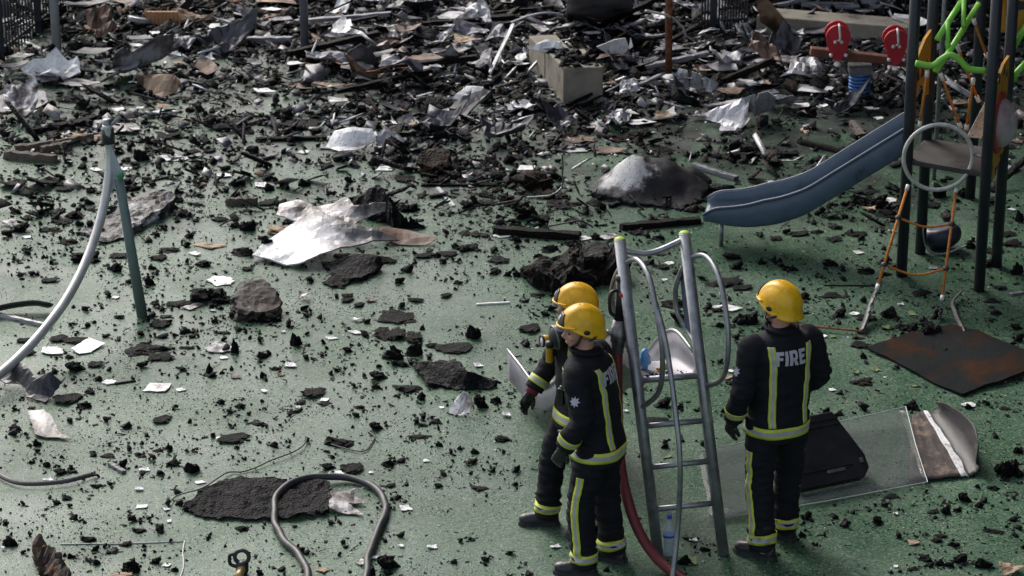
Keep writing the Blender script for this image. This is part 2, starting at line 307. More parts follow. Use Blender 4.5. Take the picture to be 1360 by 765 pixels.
# ------------------------------------------------------------------ ground
def ground_material():
    m, n, l, b = new_mat('green_rubber_surface')
    tc = n.new('ShaderNodeTexCoord'); src = tc.outputs['Object']
    def nz(s, d=2, ro=0.5):
        q = n.new('ShaderNodeTexNoise'); q.inputs['Scale'].default_value = s; q.inputs['Detail'].default_value = d; q.inputs['Roughness'].default_value = ro
        l.new(src, q.inputs['Vector']); return q.outputs[0]
    def mix(fac, a, c, blend='MIX'):
        q = n.new('ShaderNodeMix'); q.data_type = 'RGBA'; q.blend_type = blend
        if isinstance(fac, float): q.inputs[0].default_value = fac
        else: l.new(fac, q.inputs[0])
        for i, s in ((6, a), (7, c)):
            if isinstance(s, tuple): q.inputs[i].default_value = (*s, 1)
            else: l.new(s, q.inputs[i])
        return q.outputs[2]
    vo = n.new('ShaderNodeTexVoronoi'); vo.inputs['Scale'].default_value = 85; l.new(src, vo.inputs['Vector'])
    cr = ramp(n, [(0.0, (0.016, 0.048, 0.026)), (0.35, (0.038, 0.092, 0.052)), (0.75, (0.064, 0.13, 0.076)), (1.0, (0.16, 0.205, 0.16))])
    sep = n.new('ShaderNodeSeparateColor'); l.new(vo.outputs['Color'], sep.inputs[0]); l.new(sep.outputs[0], cr.inputs[0])
    big = ramp(n, [(0.35, (0.8, 0.82, 0.82)), (0.65, (1.12, 1.1, 1.08))]); l.new(nz(0.8, 4), big.inputs[0])
    c = mix(1.0, cr.outputs[0], big.outputs[0], 'MULTIPLY')
    # ash dust and soot lying on it: soot heavier back right, dust back left
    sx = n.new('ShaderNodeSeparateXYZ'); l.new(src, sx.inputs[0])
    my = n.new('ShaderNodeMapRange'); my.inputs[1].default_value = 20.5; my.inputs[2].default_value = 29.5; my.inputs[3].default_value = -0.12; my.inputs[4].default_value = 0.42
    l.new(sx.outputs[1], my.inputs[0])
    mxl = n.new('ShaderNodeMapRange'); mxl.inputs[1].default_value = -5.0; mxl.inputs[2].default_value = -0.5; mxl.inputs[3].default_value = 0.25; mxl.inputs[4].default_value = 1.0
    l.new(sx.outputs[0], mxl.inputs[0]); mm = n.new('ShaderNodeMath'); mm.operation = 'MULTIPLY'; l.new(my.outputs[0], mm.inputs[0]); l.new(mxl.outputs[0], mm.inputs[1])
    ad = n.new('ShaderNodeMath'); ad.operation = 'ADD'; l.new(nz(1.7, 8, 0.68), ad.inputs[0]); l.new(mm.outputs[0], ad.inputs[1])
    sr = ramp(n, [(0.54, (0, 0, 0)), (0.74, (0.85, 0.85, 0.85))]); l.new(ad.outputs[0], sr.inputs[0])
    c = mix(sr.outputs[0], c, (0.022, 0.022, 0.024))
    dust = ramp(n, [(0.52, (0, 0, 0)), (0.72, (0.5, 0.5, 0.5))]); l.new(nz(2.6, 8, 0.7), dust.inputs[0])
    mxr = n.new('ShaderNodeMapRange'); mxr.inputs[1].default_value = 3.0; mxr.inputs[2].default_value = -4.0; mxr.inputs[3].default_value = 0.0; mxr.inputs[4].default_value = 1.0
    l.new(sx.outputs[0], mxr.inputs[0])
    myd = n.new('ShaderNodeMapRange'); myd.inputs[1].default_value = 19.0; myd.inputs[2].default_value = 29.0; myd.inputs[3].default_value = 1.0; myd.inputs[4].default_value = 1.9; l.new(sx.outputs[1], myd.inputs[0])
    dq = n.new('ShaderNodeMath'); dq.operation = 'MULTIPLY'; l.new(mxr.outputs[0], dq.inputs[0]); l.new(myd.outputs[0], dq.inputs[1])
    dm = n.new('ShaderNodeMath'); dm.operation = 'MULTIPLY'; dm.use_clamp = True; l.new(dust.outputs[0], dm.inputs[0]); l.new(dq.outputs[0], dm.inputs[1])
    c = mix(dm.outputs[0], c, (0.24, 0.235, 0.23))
    # fine black and pale grit
    sm = ramp(n, [(0.55, (0, 0, 0)), (0.75, (0.6, 0.6, 0.6))]); l.new(nz(3.4, 9, 0.75), sm.inputs[0])
    c = mix(sm.outputs[0], c, (0.03, 0.034, 0.032))
    gr = ramp(n, [(0.62, (0, 0, 0)), (0.68, (1, 1, 1))]); l.new(nz(34, 4, 0.6), gr.inputs[0])
    c = mix(gr.outputs[0], c, (0.012, 0.012, 0.014))
    g2 = ramp(n, [(0.66, (0, 0, 0)), (0.72, (0.9, 0.9, 0.9))]); l.new(nz(75, 3, 0.6), g2.inputs[0])
    c = mix(g2.outputs[0], c, (0.014, 0.015, 0.016))
    g3 = ramp(n, [(0.70, (0, 0, 0)), (0.74, (0.8, 0.8, 0.8))]); l.new(nz(61, 3, 0.6), g3.inputs[0])
    c = mix(g3.outputs[0], c, (0.4, 0.4, 0.39))
    l.new(c, b.inputs['Base Color'])
    wet = ramp(n, [(0.42, (0.30, 0.30, 0.30)), (0.6, (0.52, 0.52, 0.52))]); l.new(nz(0.9, 5, 0.6), wet.inputs[0])
    l.new(wet.outputs[0], b.inputs['Roughness'])
    b.inputs['Specular IOR Level'].default_value = 0.36
    bp = n.new('ShaderNodeBump'); bp.inputs['Strength'].default_value = 0.35; bp.inputs['Distance'].default_value = 0.004
    l.new(vo.outputs['Distance'], bp.inputs['Height']); l.new(bp.outputs[0], b.inputs['Normal'])
    return m
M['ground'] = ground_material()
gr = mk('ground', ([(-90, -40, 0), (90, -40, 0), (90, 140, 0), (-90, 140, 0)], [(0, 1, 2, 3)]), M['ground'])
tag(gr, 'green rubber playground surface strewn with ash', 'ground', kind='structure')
# ------------------------------------------------------------------ materials of single pieces
M['panel_white'] = sheet_mat('speckled_white_panel', (0.58, 0.58, 0.6), 0.45, rough=0.4, mid=(0.24, 0.235, 0.25), edge=(0.1, 0.095, 0.1), scale=5, patch=(-0.35, -0.08, 0.05, 0.42))
M['dome_soot'] = sheet_mat('ash_and_soot', (0.5, 0.5, 0.5), 0.35, rough=0.65, mid=(0.12, 0.115, 0.12), edge=(0.02, 0.019, 0.022), scale=9, patch=(-0.24, -0.02, 0.2, 0.17), spec=0.2)
M['long_ash'] = mat('silvery_char', [(0.42, (0.006, 0.006, 0.007)), (0.53, (0.05, 0.048, 0.05)), (0.61, (0.3, 0.29, 0.29)), (0.72, (0.7, 0.69, 0.69))], 8, (0.45, 0.7), bump=0.6)
M['mat_char'] = char_mat('frayed_char', hi=0.05, crack=40, scale=16)
M['mat_brown'] = mat('scorched_mat', [(0.28, (0.006, 0.007, 0.008)), (0.5, (0.011, 0.013, 0.014)), (0.58, (0.028, 0.014, 0.008)), (0.7, (0.05, 0.022, 0.011)), (0.82, (0.03, 0.036, 0.038))], 2.2, (0.75, 0.95), bump=0.3, bscale=30, spec=0.08)
M['curl_silver'] = sheet_mat('scorched_silver', (0.6, 0.6, 0.62), 0.55, metal=0.0, rough=0.5, mid=(0.13, 0.11, 0.10), edge=(0.03, 0.028, 0.03), scale=6, patch=(0.05, 0.22, 0.12, 0.14), spec=0.3)
M['sheet_curl'] = sheet_mat('half_burnt_sheet', (0.5, 0.5, 0.52), 0.6, rough=0.5, mid=(0.16, 0.14, 0.14), scale=2.6)
M['log'] = mat('split_burnt_wood', [(0.32, (0.01, 0.009, 0.009)), (0.5, (0.035, 0.02, 0.014)), (0.6, (0.16, 0.07, 0.03)), (0.75, (0.34, 0.18, 0.09))], 11, (0.7, 0.9), bump=0.6)
M['water'] = glass_mat('water', (0.35, 0.45, 0.5), 0.05, (0.3, 0.4))
M['blue_bag'] = mat('light_blue_plastic', [(0.3, (0.08, 0.28, 0.6)), (0.7, (0.2, 0.45, 0.75))], 20, (0.3, 0.4), bump=0.2)
M['seat_plastic'] = mat('dark_blue_seat', [(0.3, (0.012, 0.018, 0.035)), (0.7, (0.03, 0.04, 0.065))], 6, (0.35, 0.55), bump=0.05)
M['tan_slat'] = mat('orange_tan_board', [(0.3, (0.35, 0.17, 0.07)), (0.7, (0.52, 0.3, 0.15))], 8, (0.7, 0.85), bump=0.1)
M['box_burnt'] = mat('burnt_box_skin', [(0.3, (0.006, 0.005, 0.005)), (0.5, (0.03, 0.022, 0.018)), (0.62, (0.07, 0.05, 0.042)), (0.8, (0.13, 0.10, 0.09))], 6, (0.6, 0.8), bump=0.3)
M['beam_char'] = char_mat('beam_char', hi=0.16, tint=(1.25, 0.95, 0.8), crack=20, scale=18)
# ------------------------------------------------------------------ more measuring helpers
def PY(u, v, y):
    """world point on the ray through pixel (u, v) at world depth y"""
    d = Vector((u - 680.0, _cp * FPX + _sp * (382.5 - v), -_sp * FPX + _cp * (382.5 - v)))
    t = y / d.y
    return Vector((d.x * t, y, CAM_H + d.z * t))
def PPL(u, v, p0, n):
    d = Vector((u - 680.0, _cp * FPX + _sp * (382.5 - v), -_sp * FPX + _cp * (382.5 - v)))
    o = Vector((0, 0, CAM_H)); n = Vector(n)
    t = (Vector(p0) - o).dot(n) / d.dot(n)
    return o + d * t
def flat_poly(pts, n, th):
    n = Vector(n).normalized(); k = len(pts)
    A = [Vector(p) - n * th / 2 for p in pts]; B = [Vector(p) + n * th / 2 for p in pts]
    from mathutils.geometry import tessellate_polygon
    tr = tessellate_polygon([pts])
    return A + B, [tuple(reversed(q)) for q in tr] + [tuple(k + i for i in q) for q in tr] + [(i, (i + 1) % k, k + (i + 1) % k, k + i) for i in range(k)]
def lerp(a, b, t): return a + (b - a) * t

# ------------------------------------------------------------------ burnt tower block behind the playground
def tower_block():
    x0, x1, y0, y1 = 0.3, 26.0, 36.5, 50.0
    t = root('tower_block', 'blackened concrete tower block standing behind the railings at the back right', 'building', ((x0 + x1) / 2, y0, 0))
    o = t.location
    mt = mat('scorched_concrete', [(0.3, (0.012, 0.012, 0.013)), (0.55, (0.03, 0.03, 0.031)), (0.8, (0.075, 0.072, 0.07))], 0.7, (0.8, 0.95), bump=0.3)
    mk('wall', box(((x0 + x1) / 2, (y0 + y1) / 2 + 0.3, 24), (x1 - x0, y1 - y0, 48)), mt, t, off=o)
    nx = 10; w = (x1 - x0) / nx
    col_me = None
    for i in range(nx + 1):
        mk('column', box((x0 + i * w, y0 + 0.05, 24), (0.7, 0.8, 48.2)), mt, t, off=o)
    for k in range(18):
        mk('floor_band', box(((x0 + x1) / 2, y0 + 0.18, 0.6 + k * 2.65), (x1 - x0 - 0.1, 0.7, 0.75)), mt, t, off=o)
    mk('added_shade_wing', box((14.5, 22.0, 11), (8.0, 28.0, 22)), mt, t, off=o)  # added out-of-view block with its bands, keeps sky light off the right
    for k in range(8):
        mk('floor_band', box((10.42, 22.0, 0.6 + k * 2.65), (0.4, 27.5, 0.75)), mt, t, off=o)
tower_block()

# ------------------------------------------------------------------ railings
def railing(name, label, a, b, n, h, post_every=9, br=0.009):
    a = Vector(a); b = Vector(b); t = root(name, label, 'railing', (a + b) / 2); o = t.location
    bar_me = None
    for i in range(n + 1):
        p = lerp(a, b, i / n)
        if i % post_every == 4:
            mk('post', box(p + Vector((0, 0, h / 2 + 0.03)), (0.06, 0.06, h + 0.06)), M['post_dark'], t, off=o)
        elif bar_me is None:
            q = mk('bar', tube([(0, 0, 0), (0, 0, h)], br, 8), M['post_dark'], t); bar_me = q.data; q.location = p - o
        else:
            q = link('bar', bar_me, t); q.location = p - o
    for z in (0.12, h - 0.08):
        mk('rail', tube([a + Vector((0, 0, z)), b + Vector((0, 0, z))], 0.016, 8), M['post_dark'], t, off=o)
railing('railing', 'black upright bar railings running back at the top left corner', P(-14, 95), P(112, -4), 34, 1.5, 13)
railing('railing', 'short panel of sooty black railings behind the rusty pole', P(932, 43), P(992, 40), 16, 1.6, 20)
railing('railing', 'long run of sooty black railings behind the red seesaw', P(1030, 14), P(1400, 6), 58, 1.6, 14, 0.011)

# ------------------------------------------------------------------ poles
def pole(name, label, u, v, r, h, m, lean=(0, 0), cat='pole'):
    b = P(u, v); t = root(name, label, cat, b)
    mk('shaft', tube([(0, 0, 0), (lean[0] * .5, lean[1] * .5, h * .5), (lean[0], lean[1], h)], r, 16), m, t, True)
    mk('foot_collar', lathe([(r * 1.5, 0.0), (r * 1.5, 0.02), (r * 1.02, 0.03)], 16), m, t)
pole('grey_post', 'pale grey round post beside the black railings', 76, 71, 0.045, 3.0, M['pole_grey'], (-0.03, 0))
pole('grey_post', 'dark grey round post in the debris at the back, left of centre', 405, 68, 0.042, 3.0, mat('sooty_grey_pole', [(0.3, (0.12, 0.13, 0.15)), (0.7, (0.2, 0.21, 0.24))], 5, (0.4, 0.6), bump=0.03))
pole('rusty_pole', 'thin rusty iron pole standing in the debris behind the concrete bench', 888, 102, 0.035, 2.6, M['rust'], (-0.04, 0))
pole('steel_rod', 'thin steel rod standing upright beside the dark scorched board', 845, 28, 0.014, 1.6, M['pole_grey'], (-0.03, 0))

# ------------------------------------------------------------------ concrete benches
def slab_prism(pts, h, z0=0.0):
    k = len(pts); A = [Vector((p[0], p[1], z0)) for p in pts]; B = [Vector((p[0], p[1], z0 + h)) for p in pts]
    return A + B, [tuple(reversed(range(k))), tuple(range(k, 2 * k))] + [(i, (i + 1) % k, k + (i + 1) % k, k + i) for i in range(k)]
t = root('concrete_bench', 'beige concrete bench block covered with debris, left of the rusty pole', 'bench', P(772, 137))
fp = [P(748, 138), P(801, 137), P(776, 112), P(724, 113)]
bevel(mk('block', slab_prism(fp, 0.36), M['concrete'], t, off=t.location), 0.012)
fp2 = [P(723, 112), P(760, 111), P(738, 88), P(702, 90)]
bevel(mk('block', slab_prism(fp2, 0.33), M['concrete'], t, off=t.location), 0.012)
t = root('concrete_wall', 'low beige concrete wall behind the red seesaw seats', 'wall', P(1100, 52))
a, b = P(1004, 46), P(1205, 62); nn = (b - a).normalized(); pr = Vector((-nn.y, nn.x, 0)) * 0.35
bevel(mk('block', slab_prism([a, b, b + pr, a + pr], 0.2), M['concrete'], t, off=t.location), 0.012)

# ------------------------------------------------------------------ springer seesaw
def seesaw():
    y = P(1140, 127).y; t = root('spring_seesaw', 'red two-seat seesaw on a blue spring, at the back by the climbing tower', 'seesaw', P(1140, 127)); o = t.location
    coil = []
    c = P(1141, 127)
    zt = PY(1141, 96, y).z
    for i in range(97):
        a = i / 96 * 6 * 2 * math.pi; coil.append((c.x + 0.095 * math.cos(a), y + 0.095 * math.sin(a), 0.03 + (zt - 0.03) * i / 96))
    mk('spring', tube(coil, 0.014, 8), M['blue_spring'], t, True, off=o)
    mk('spring_base', lathe([(0.13, 0.0), (0.13, 0.022), (0.1, 0.03)], 20, c), M['steel_dark'], t, off=o)
    mk('spring_top', box((c.x, y, zt + 0.035), (0.22, 0.2, 0.07)), M['steel_dark'], t, off=o)
    A, B = PY(1076, 68, y), PY(1212, 83, y); d = (B - A).normalized()
    rot = Matrix((d, Vector((0, 1, 0)), d.cross(Vector((0, 1, 0))))).transposed()
    bevel(mk('beam', box((A + B) / 2, ((B - A).length, 0.10, 0.085), rot=rot), M['beam'], t, off=o), 0.012)
    for k, (u, v) in enumerate(((1113, 60), (1190, 66))):
        cc = PY(u, v, y - 0.075); pm = pxm(127); pts = []
        for i in range(28):     # keyhole shaped side board: round head, waist, round foot
            a = -math.pi / 2 + 2 * math.pi * i / 28
            x, z = math.cos(a), math.sin(a)
            if z >= 0: pts.append((16.5 * x, 11 + 16.5 * z))
            else: pts.append(((13.0 - 0.5 * z) * x if z < -0.5 else 13.5 * x, 8 + 29 * z))
        s = mk('seat_board', prism([(a / pm, b / pm) for a, b in pts], (1, 0, 0), (0, 0, 1), cc, (0, 1, 0), 0.03), M['red_plastic'], t, off=o)
        s2 = mk('seat_board', prism([(a / pm, b / pm) for a, b in pts], (1, 0, 0), (0, 0, 1), cc + Vector((0, 0.15, 0)), (0, 1, 0), 0.03), M['red_plastic'], t, off=o)
        hx = cc.x; hz = cc.z + 0.05
        mk('handle', tube(spline([(hx, y - 0.09, hz + 0.16), (hx, y - 0.15, hz + 0.14), (hx + 0.01, y - 0.15, hz + 0.03), (hx, y - 0.09, hz)], 5), 0.011, 8), M['white_plastic'], t, True, off=o)
        for sx in (-1, 1):
            mk('bolt_cap', ellipsoid((hx + sx * 0.03, y - 0.095, hz - 0.015), (0.018, 0.014, 0.018), 10, 6), M['white_plastic'], t, True, off=o)
            q = PY(u + sx * 10, v + 12, y - 0.055); mk('bolt_cap', ellipsoid((q.x, y - 0.095, q.z), (0.019, 0.016, 0.019), 10, 6), M['white_plastic'], t, True, off=o)
        q = PY(u - 1, v + 25, y - 0.09); mk('foot_rest', ellipsoid((q.x, y - 0.1, q.z), (0.035, 0.05, 0.025), 12, 8), M['white_plastic'], t, True, off=o)
seesaw()

# ------------------------------------------------------------------ chute shared by the two slides
def chute(L, Rr, wall, th, up=Vector((0, 0, 1))):
    """U section: L, Rr = edge paths of the floor, wall = wall height at each station; returns a closed shell"""
    n = len(L); V = []; F = []
    prof = 9
    def section(i, inner):
        l, r = L[i], Rr[i]; w = (r - l); wn_ = w.normalized(); h = wall[i]; s = []
        t_ = th if inner else 0.0
        rr = min(0.05, h * 0.5)
        s.append(l + up * h + wn_ * t_)
        s.append(l + up * (h * 0.55) + wn_ * t_)
        s.append(l + up * (rr * 0.6 + t_) + wn_ * (t_ + 0.006))
        s.append(l + up * (rr * 0.15 + t_) + wn_ * (t_ + rr * 0.5))
        s.append(lerp(l, r, 0.5) + up * t_)
        s.append(r + up * (rr * 0.15 + t_) - wn_ * (t_ + rr * 0.5))
        s.append(r + up * (rr * 0.6 + t_) - wn_ * (t_ + 0.006))
        s.append(r + up * (h * 0.55) - wn_ * t_)
        s.append(r + up * h - wn_ * t_)
        return s
    for i in range(n):
        V += section(i, False); V += section(i, True)
    S = prof * 2
    for i in range(n - 1):
        a, b = i * S, (i + 1) * S
        for k in range(prof - 1):
            F.append((a + k, b + k, b + k + 1, a + k + 1))
            F.append((a + prof + k, a + prof + k + 1, b + prof + k + 1, b + prof + k))
        F.append((a, a + prof, b + prof, b)); F.append((a + prof - 1, b + prof - 1, b + S - 1, a + S - 1))
    for e, rev in ((0, False), (n - 1, True)):
        for k in range(prof - 1):
            q = (e * S + k, e * S + k + 1, e * S + prof + k + 1, e * S + prof + k)
            F.append(tuple(reversed(q)) if rev else q)
    return V, F
def interp(tab, x):
    for (a, va), (b, vb) in zip(tab, tab[1:]):
        if x <= b:
            t = (x - a) / (b - a)
            return va + (vb - va) * t
    return tab[-1][1]
def smoothed(f, n, k=2):
    v = [f(i / n) for i in range(n + 1)]
    for _ in range(k): v = [v[0]] + [(v[i - 1] + v[i] * 2 + v[i + 1]) / 4 for i in range(1, n)] + [v[n]]
    return v

# ------------------------------------------------------------------ small metal slide with hooped ladder
def metal_slide():
    bl, br = P(874, 740), P(961, 737)
    dz = 0.52
    tl, tr = PY(823, 318, bl.y + dz), PY(909, 310, br.y + dz + 0.03)
    t = root('metal_slide', 'small galvanised metal slide with hooped ladder between the firefighters', 'slide', (bl + br) / 2); o = t.location
    for a, b in ((bl, tl), (br, tr)):
        rl = mk('ladder_rail', tube([a, b], 0.037, 16), M['galv'], t, True, off=o)
        dd = (b - a).normalized()
        mk('end_cap', ellipsoid(b - dd * 0.005 - o, (0.038, 0.038, 0.024), 14, 8), M['lime_cap'], rl, True)
    def rl_(v): return lerp(bl, tl, (740 - v) / (740 - 318.0))
    def rr_(v): return lerp(br, tr, (737 - v) / (737 - 310.0))
    for vl, vr in ((676, 667), (620, 611), (565, 557)):
        mk('rung', tube([rl_(vl), rr_(vr)], 0.019, 12), M['galv'], t, True, off=o)
    A, B = rl_(504), rr_(497)
    mk('platform_bar', tube([A, B], 0.022, 12), M['galv'], t, True, off=o)
    mk('top_bar', tube(spline([rl_(332), lerp(rl_(336), rr_(330), 0.45) - Vector((0, 0, 0.012)), rr_(317)], 8), 0.02, 12), M['galv'], t, True, off=o)
    # chute: starts at the platform bar, runs away to the left
    B0 = Vector((B.x, B.y, A.z)); w = (B0 - A) * 0.97
    XL = P(674, 510, 0.13); L, Rr, W = [], [], []; n = 44
    hz = Vector((XL.x - A.x, XL.y - A.y, 0))
    zs = smoothed(lambda s: interp([(0, A.z + 0.01), (0.16, A.z - 0.02), (0.70, 0.19), (0.79, 0.13), (1.0, 0.13)], s), n, 4)
    ws = smoothed(lambda s: interp([(0, 0.11), (0.1, 0.17), (0.2, 0.24), (0.27, 0.25), (0.38, 0.18), (0.7, 0.18), (0.88, 0.25), (1.0, 0.27)], s), n, 2)
    for i in range(n + 1):
        s = i / n
        z = zs[i]
        p = Vector((A.x, A.y, 0)) + hz * s; p.z = z
        L.append(p); Rr.append(p + Vector((w.x, w.y, 0)))
        W.append(ws[i])
    mk('chute', chute(L, Rr, W, 0.006), M['chute_steel'], t, True, off=o)
    for pth in (L, Rr):
        mk('chute_rim', tube([p + Vector((0, 0, h)) for p, h in zip(pth, W)][2:], 0.012, 8), M['galv'], t, True, off=o)
    mk('slide_leg', tube([lerp(L[36], Rr[36], 0.5) + Vector((0, 0, 0.0)), Vector((lerp(L[36], Rr[36], 0.5).x, lerp(L[36], Rr[36], 0.5).y, 0))], 0.03, 12), M['galv'], t, True, off=o)
    # blue side boards
    for (u, v0, v1, fn, wd) in ((0, 362, 455, rl_, 1), (0, 352, 432, rr_, 1)):
        p0, p1 = fn(v0 + 10), fn(v1 + 15); e = Vector((hz.x, hz.y, 0)).normalized() * 0.17; e0 = e * 0.25
        nb = Vector((w.x, w.y, 0)).normalized()
        bevel(mk('side_board', flat_poly([p0 + e0, p1 + e0, p1 + e, p0 + e * 0.85], nb, 0.018), M['blue_panel'], t, off=o), 0.004)
    y0 = bl.y
    def hoop(pts, name='grab_hoop'):
        return mk(name, tube(spline(pts, 8), 0.0175, 12), M['galv'], t, True, off=o)
    def H(u, v, f, d): return PY(u, v, f(v).y - d)
    hoop([rl_(350), H(846, 345, rl_, 0.10), H(862, 368, rl_, .26), H(873, 420, rl_, .34), H(880, 470, rl_, .34), H(875, 520, rl_, .2), rl_(541)])
    hoop([rr_(342), H(938, 341, rr_, 0.10), H(956, 372, rr_, .26), H(966, 430, rr_, .34), H(966, 478, rr_, .30), H(957, 505, rr_, .12), rr_(512)])
    hoop([rl_(353), H(820, 362, rl_, -.08), H(813, 385, rl_, -.18), H(815, 415, rl_, -.2), H(827, 440, rl_, -.15), rl_(460)])
    hoop([rr_(346), H(905, 360, rr_, -.08), H(897, 385, rr_, -.18), H(900, 415, rr_, -.2), H(914, 440, rr_, -.14), rr_(462)])
    foot = P(892, 778)
    hoop([H(870, 400, rl_, .31), H(884, 455, rl_, .40), H(895, 530, rl_, .46), H(903, 610, rl_, .50), PY(901, 690, foot.y + 0.10), foot], 'handrail')
    return A, B, L, Rr
M['chute_steel'] = mat('worn_chute_steel', [(0.3, (0.17, 0.17, 0.195)), (0.55, (0.27, 0.27, 0.30)), (0.75, (0.36, 0.36, 0.39))], 5, (0.42, 0.58), metal=0.3, bump=0.03)
SA, SB, SL, SR = metal_slide()

# ------------------------------------------------------------------ blue slide of the climbing tower
TP = {'p1': P(1197, 366), 'p2': P(1222, 336), 'p3': P(1300, 386), 'p4': P(1323, 353)}
def climbing_tower():
    t = root('climbing_tower', 'dark-posted climbing tower with yellow boards, lime bars and blue slide', 'climbing frame', (TP['p1'] + TP['p4']) / 2); o = t.location
    hT = 3.3
    for k, p in TP.items():
        mk('post', tube([p, p + Vector((0, 0, hT))], 0.045, 18), M['post_dark'], t, True, off=o)
    p5 = P(1288, 263); mk('post', tube([p5, p5 + Vector((0, 0, hT))], 0.045, 18), M['post_dark'], t, True, off=o)
    gp_ = P(1240, 238); mk('steel_pole', tube([gp_, gp_ + Vector((0.02, 0, 3.0))], 0.02, 12), M['galv'], t, True, off=o)
    zp = 0.97
    ctr = sum((TP[k] for k in TP), Vector()) / 4
    pl = [TP['p1'], TP['p3'], TP['p4'], TP['p2']]
    pl = [Vector((p.x, p.y, zp)) + (Vector((p.x, p.y, 0)) - ctr) * 0.02 for p in pl]
    bevel(mk('platform', flat_poly(pl, (0, 0, 1), 0.045), M['deck'], t, off=o), 0.008)
    yF = P(1248, 377).y - 0.06; yB = (TP['p2'].y + TP['p4'].y) / 2
    # hand ring in front
    c = PY(1246, 209, yF); rr = 44.0 / pxm(350) * 1.0
    mk('hand_ring', tube([c + Vector((math.cos(a) * rr, 0, math.sin(a) * rr)) for a in [2 * math.pi * i / 48 for i in range(48)]], 0.0165, 10, closed=True), M['ring'], t, True, off=o)
    for a in (math.pi * 0.97, math.pi * 0.03):
        q = c + Vector((math.cos(a) * rr, 0, math.sin(a) * rr)); pp = TP['p1'] if math.cos(a) < 0 else TP['p3']
        mk('ring_bracket', tube([q, Vector((pp.x, pp.y, q.z))], 0.012, 8), M['steel_dark'], t, True, off=o)
    # rope ladder
    tops = [PY(1206, 246, yF), PY(1270, 250, yF)]; ends = [P(1149, 436), P(1247, 429)]
    cut = [0.70, 0.80]
    for a, b, k in zip(tops, ends, cut):
        m_ = lerp(a, b, k)
        rp = mk('rope', tube([lerp(a, b, 0.02), m_], 0.012, 8), M['orange_rope'], t, True, off=o)
        for q, q2 in ((a, lerp(a, b, 0.035)), (m_, lerp(a, b, k + 0.035))):
            mk('ferrule', tube([q - o, q2 - o], 0.017, 8), M['white_plastic'], rp, True)
        nl = 9
        for i in range(nl):      # chain down to the ground anchor
            p0 = lerp(a, b, k + 0.035 + (1 - k - 0.035) * i / nl); p1 = lerp(a, b, k + 0.035 + (1 - k - 0.035) * (i + 1.25) / nl)
            dd = (p1 - p0); ax = dd.cross(Vector((0, 1, 0)) if i % 2 else Vector((1, 0, 0))).normalized() * 0.012
            ring = [p0, lerp(p0, p1, .2) + ax, lerp(p0, p1, .8) + ax, p1, lerp(p0, p1, .8) - ax, lerp(p0, p1, .2) - ax]
            ring = [Vector((q.x, q.y, max(q.z, 0.006))) for q in ring]
            mk('chain_link', tube(ring, 0.004, 6, closed=True), M['chain'], t, True, off=o)
    for (ka, kb, sag) in ((0.23, 0.27, 0.05), (0.56, 0.60, 0.07)):
        a, b = lerp(tops[0], ends[0], ka), lerp(tops[1], ends[1], kb)
        mk('rope_rung', tube(spline([a, lerp(a, b, 0.5) - Vector((0, 0, sag)), b], 8), 0.0095, 8), M['orange_rope'], t, True, off=o)
        for q in (a, b): mk('rope_knot', ellipsoid(q, (0.028, 0.028, 0.022), 10, 8), M['black_rubber'], t, True, off=o)
    # left yellow board (plane of the left posts)
    pa, pb = TP['p1'], TP['p2']; nL = Vector((0, 0, 1)).cross(pb - pa).normalized()
    def QL(u, v): return PPL(u, v, pa + nL * -0.0, nL)
    A1 = Vector((pa.x, pa.y, 0)); B1 = Vector((pb.x, pb.y, 0))
    def on(s, z, a=A1, b=B1): return lerp(a, b, s) + Vector((0, 0, z))
    za = PY(1200, 150, pa.y).z; zb = PY(1236, 60, pb.y).z
    bd = [on(.02, za), on(.02, za + .34), on(.3, za + .44), on(.6, za + .52), on(1.0, za + .55), on(1.0, za), on(.8, za + .02), on(.7, za + .12), on(.5, za + .17), on(.3, za + .12), on(.2, za + .02)]
    mk('yellow_board', flat_poly(bd, nL, 0.022), M['yellow_panel'], t, off=o)
    for s_ in (.28, .5, .72):
        mk('cut_mark', flat_poly([on(s_ - .08, za + .22), on(s_, za + .34), on(s_ + .08, za + .22)], nL, 0.028), M['post_dark'], t, off=o)
    # right yellow board with red ring and clear dome
    a3 = Vector((TP['p3'].x, TP['p3'].y, 0)); b3 = Vector((TP['p4'].x, TP['p4'].y, 0)); n3 = Vector((0, 0, 1)).cross(b3 - a3).normalized()
    z0 = PPL(1330, 212, a3, n3).z; z1 = PPL(1340, 72, a3, n3).z
    bd = [on(.0, z0 - .05, a3, b3), on(.0, z1 - .22, a3, b3), on(.3, z1 - .1, a3, b3), on(.6, z1 - .02, a3, b3), on(1.0, z1, a3, b3), on(1.0, z0 + .1, a3, b3), on(.6, z0, a3, b3), on(.35, z0 - .08, a3, b3)]
    mk('yellow_board', flat_poly(bd, n3, 0.022), M['yellow_panel'], t, off=o)
    cz = (z0 + z1) / 2 - 0.05; cc = on(.5, cz, a3, b3); fw = (b3 - a3).normalized()
    outn = n3 if n3.x > 0 else -n3
    mk('red_ring', flat_poly([cc + outn * 0.018 + fw * 0.21 * math.cos(q) + Vector((0, 0, 0.25 * math.sin(q))) for q in [2 * math.pi * i / 28 for i in range(28)]], n3, 0.02), M['red_plastic'], t, off=o)
    V, F = [], []
    for i in range(8):
        for k in range(24):
            th = math.pi / 2 * i / 8; q = 2 * math.pi * k / 24
            V.append(cc + outn * (0.03 + 0.13 * math.sin(th)) + fw * 0.17 * math.cos(th) * math.cos(q) + Vector((0, 0, 0.2 * math.cos(th) * math.sin(q))))
    V.append(cc + outn * 0.16)
    for i in range(7):
        for k in range(24): F.append((i * 24 + k, i * 24 + (k + 1) % 24, (i + 1) * 24 + (k + 1) % 24, (i + 1) * 24 + k))
    for k in range(24): F.append((7 * 24 + k, 7 * 24 + (k + 1) % 24, len(V) - 1))
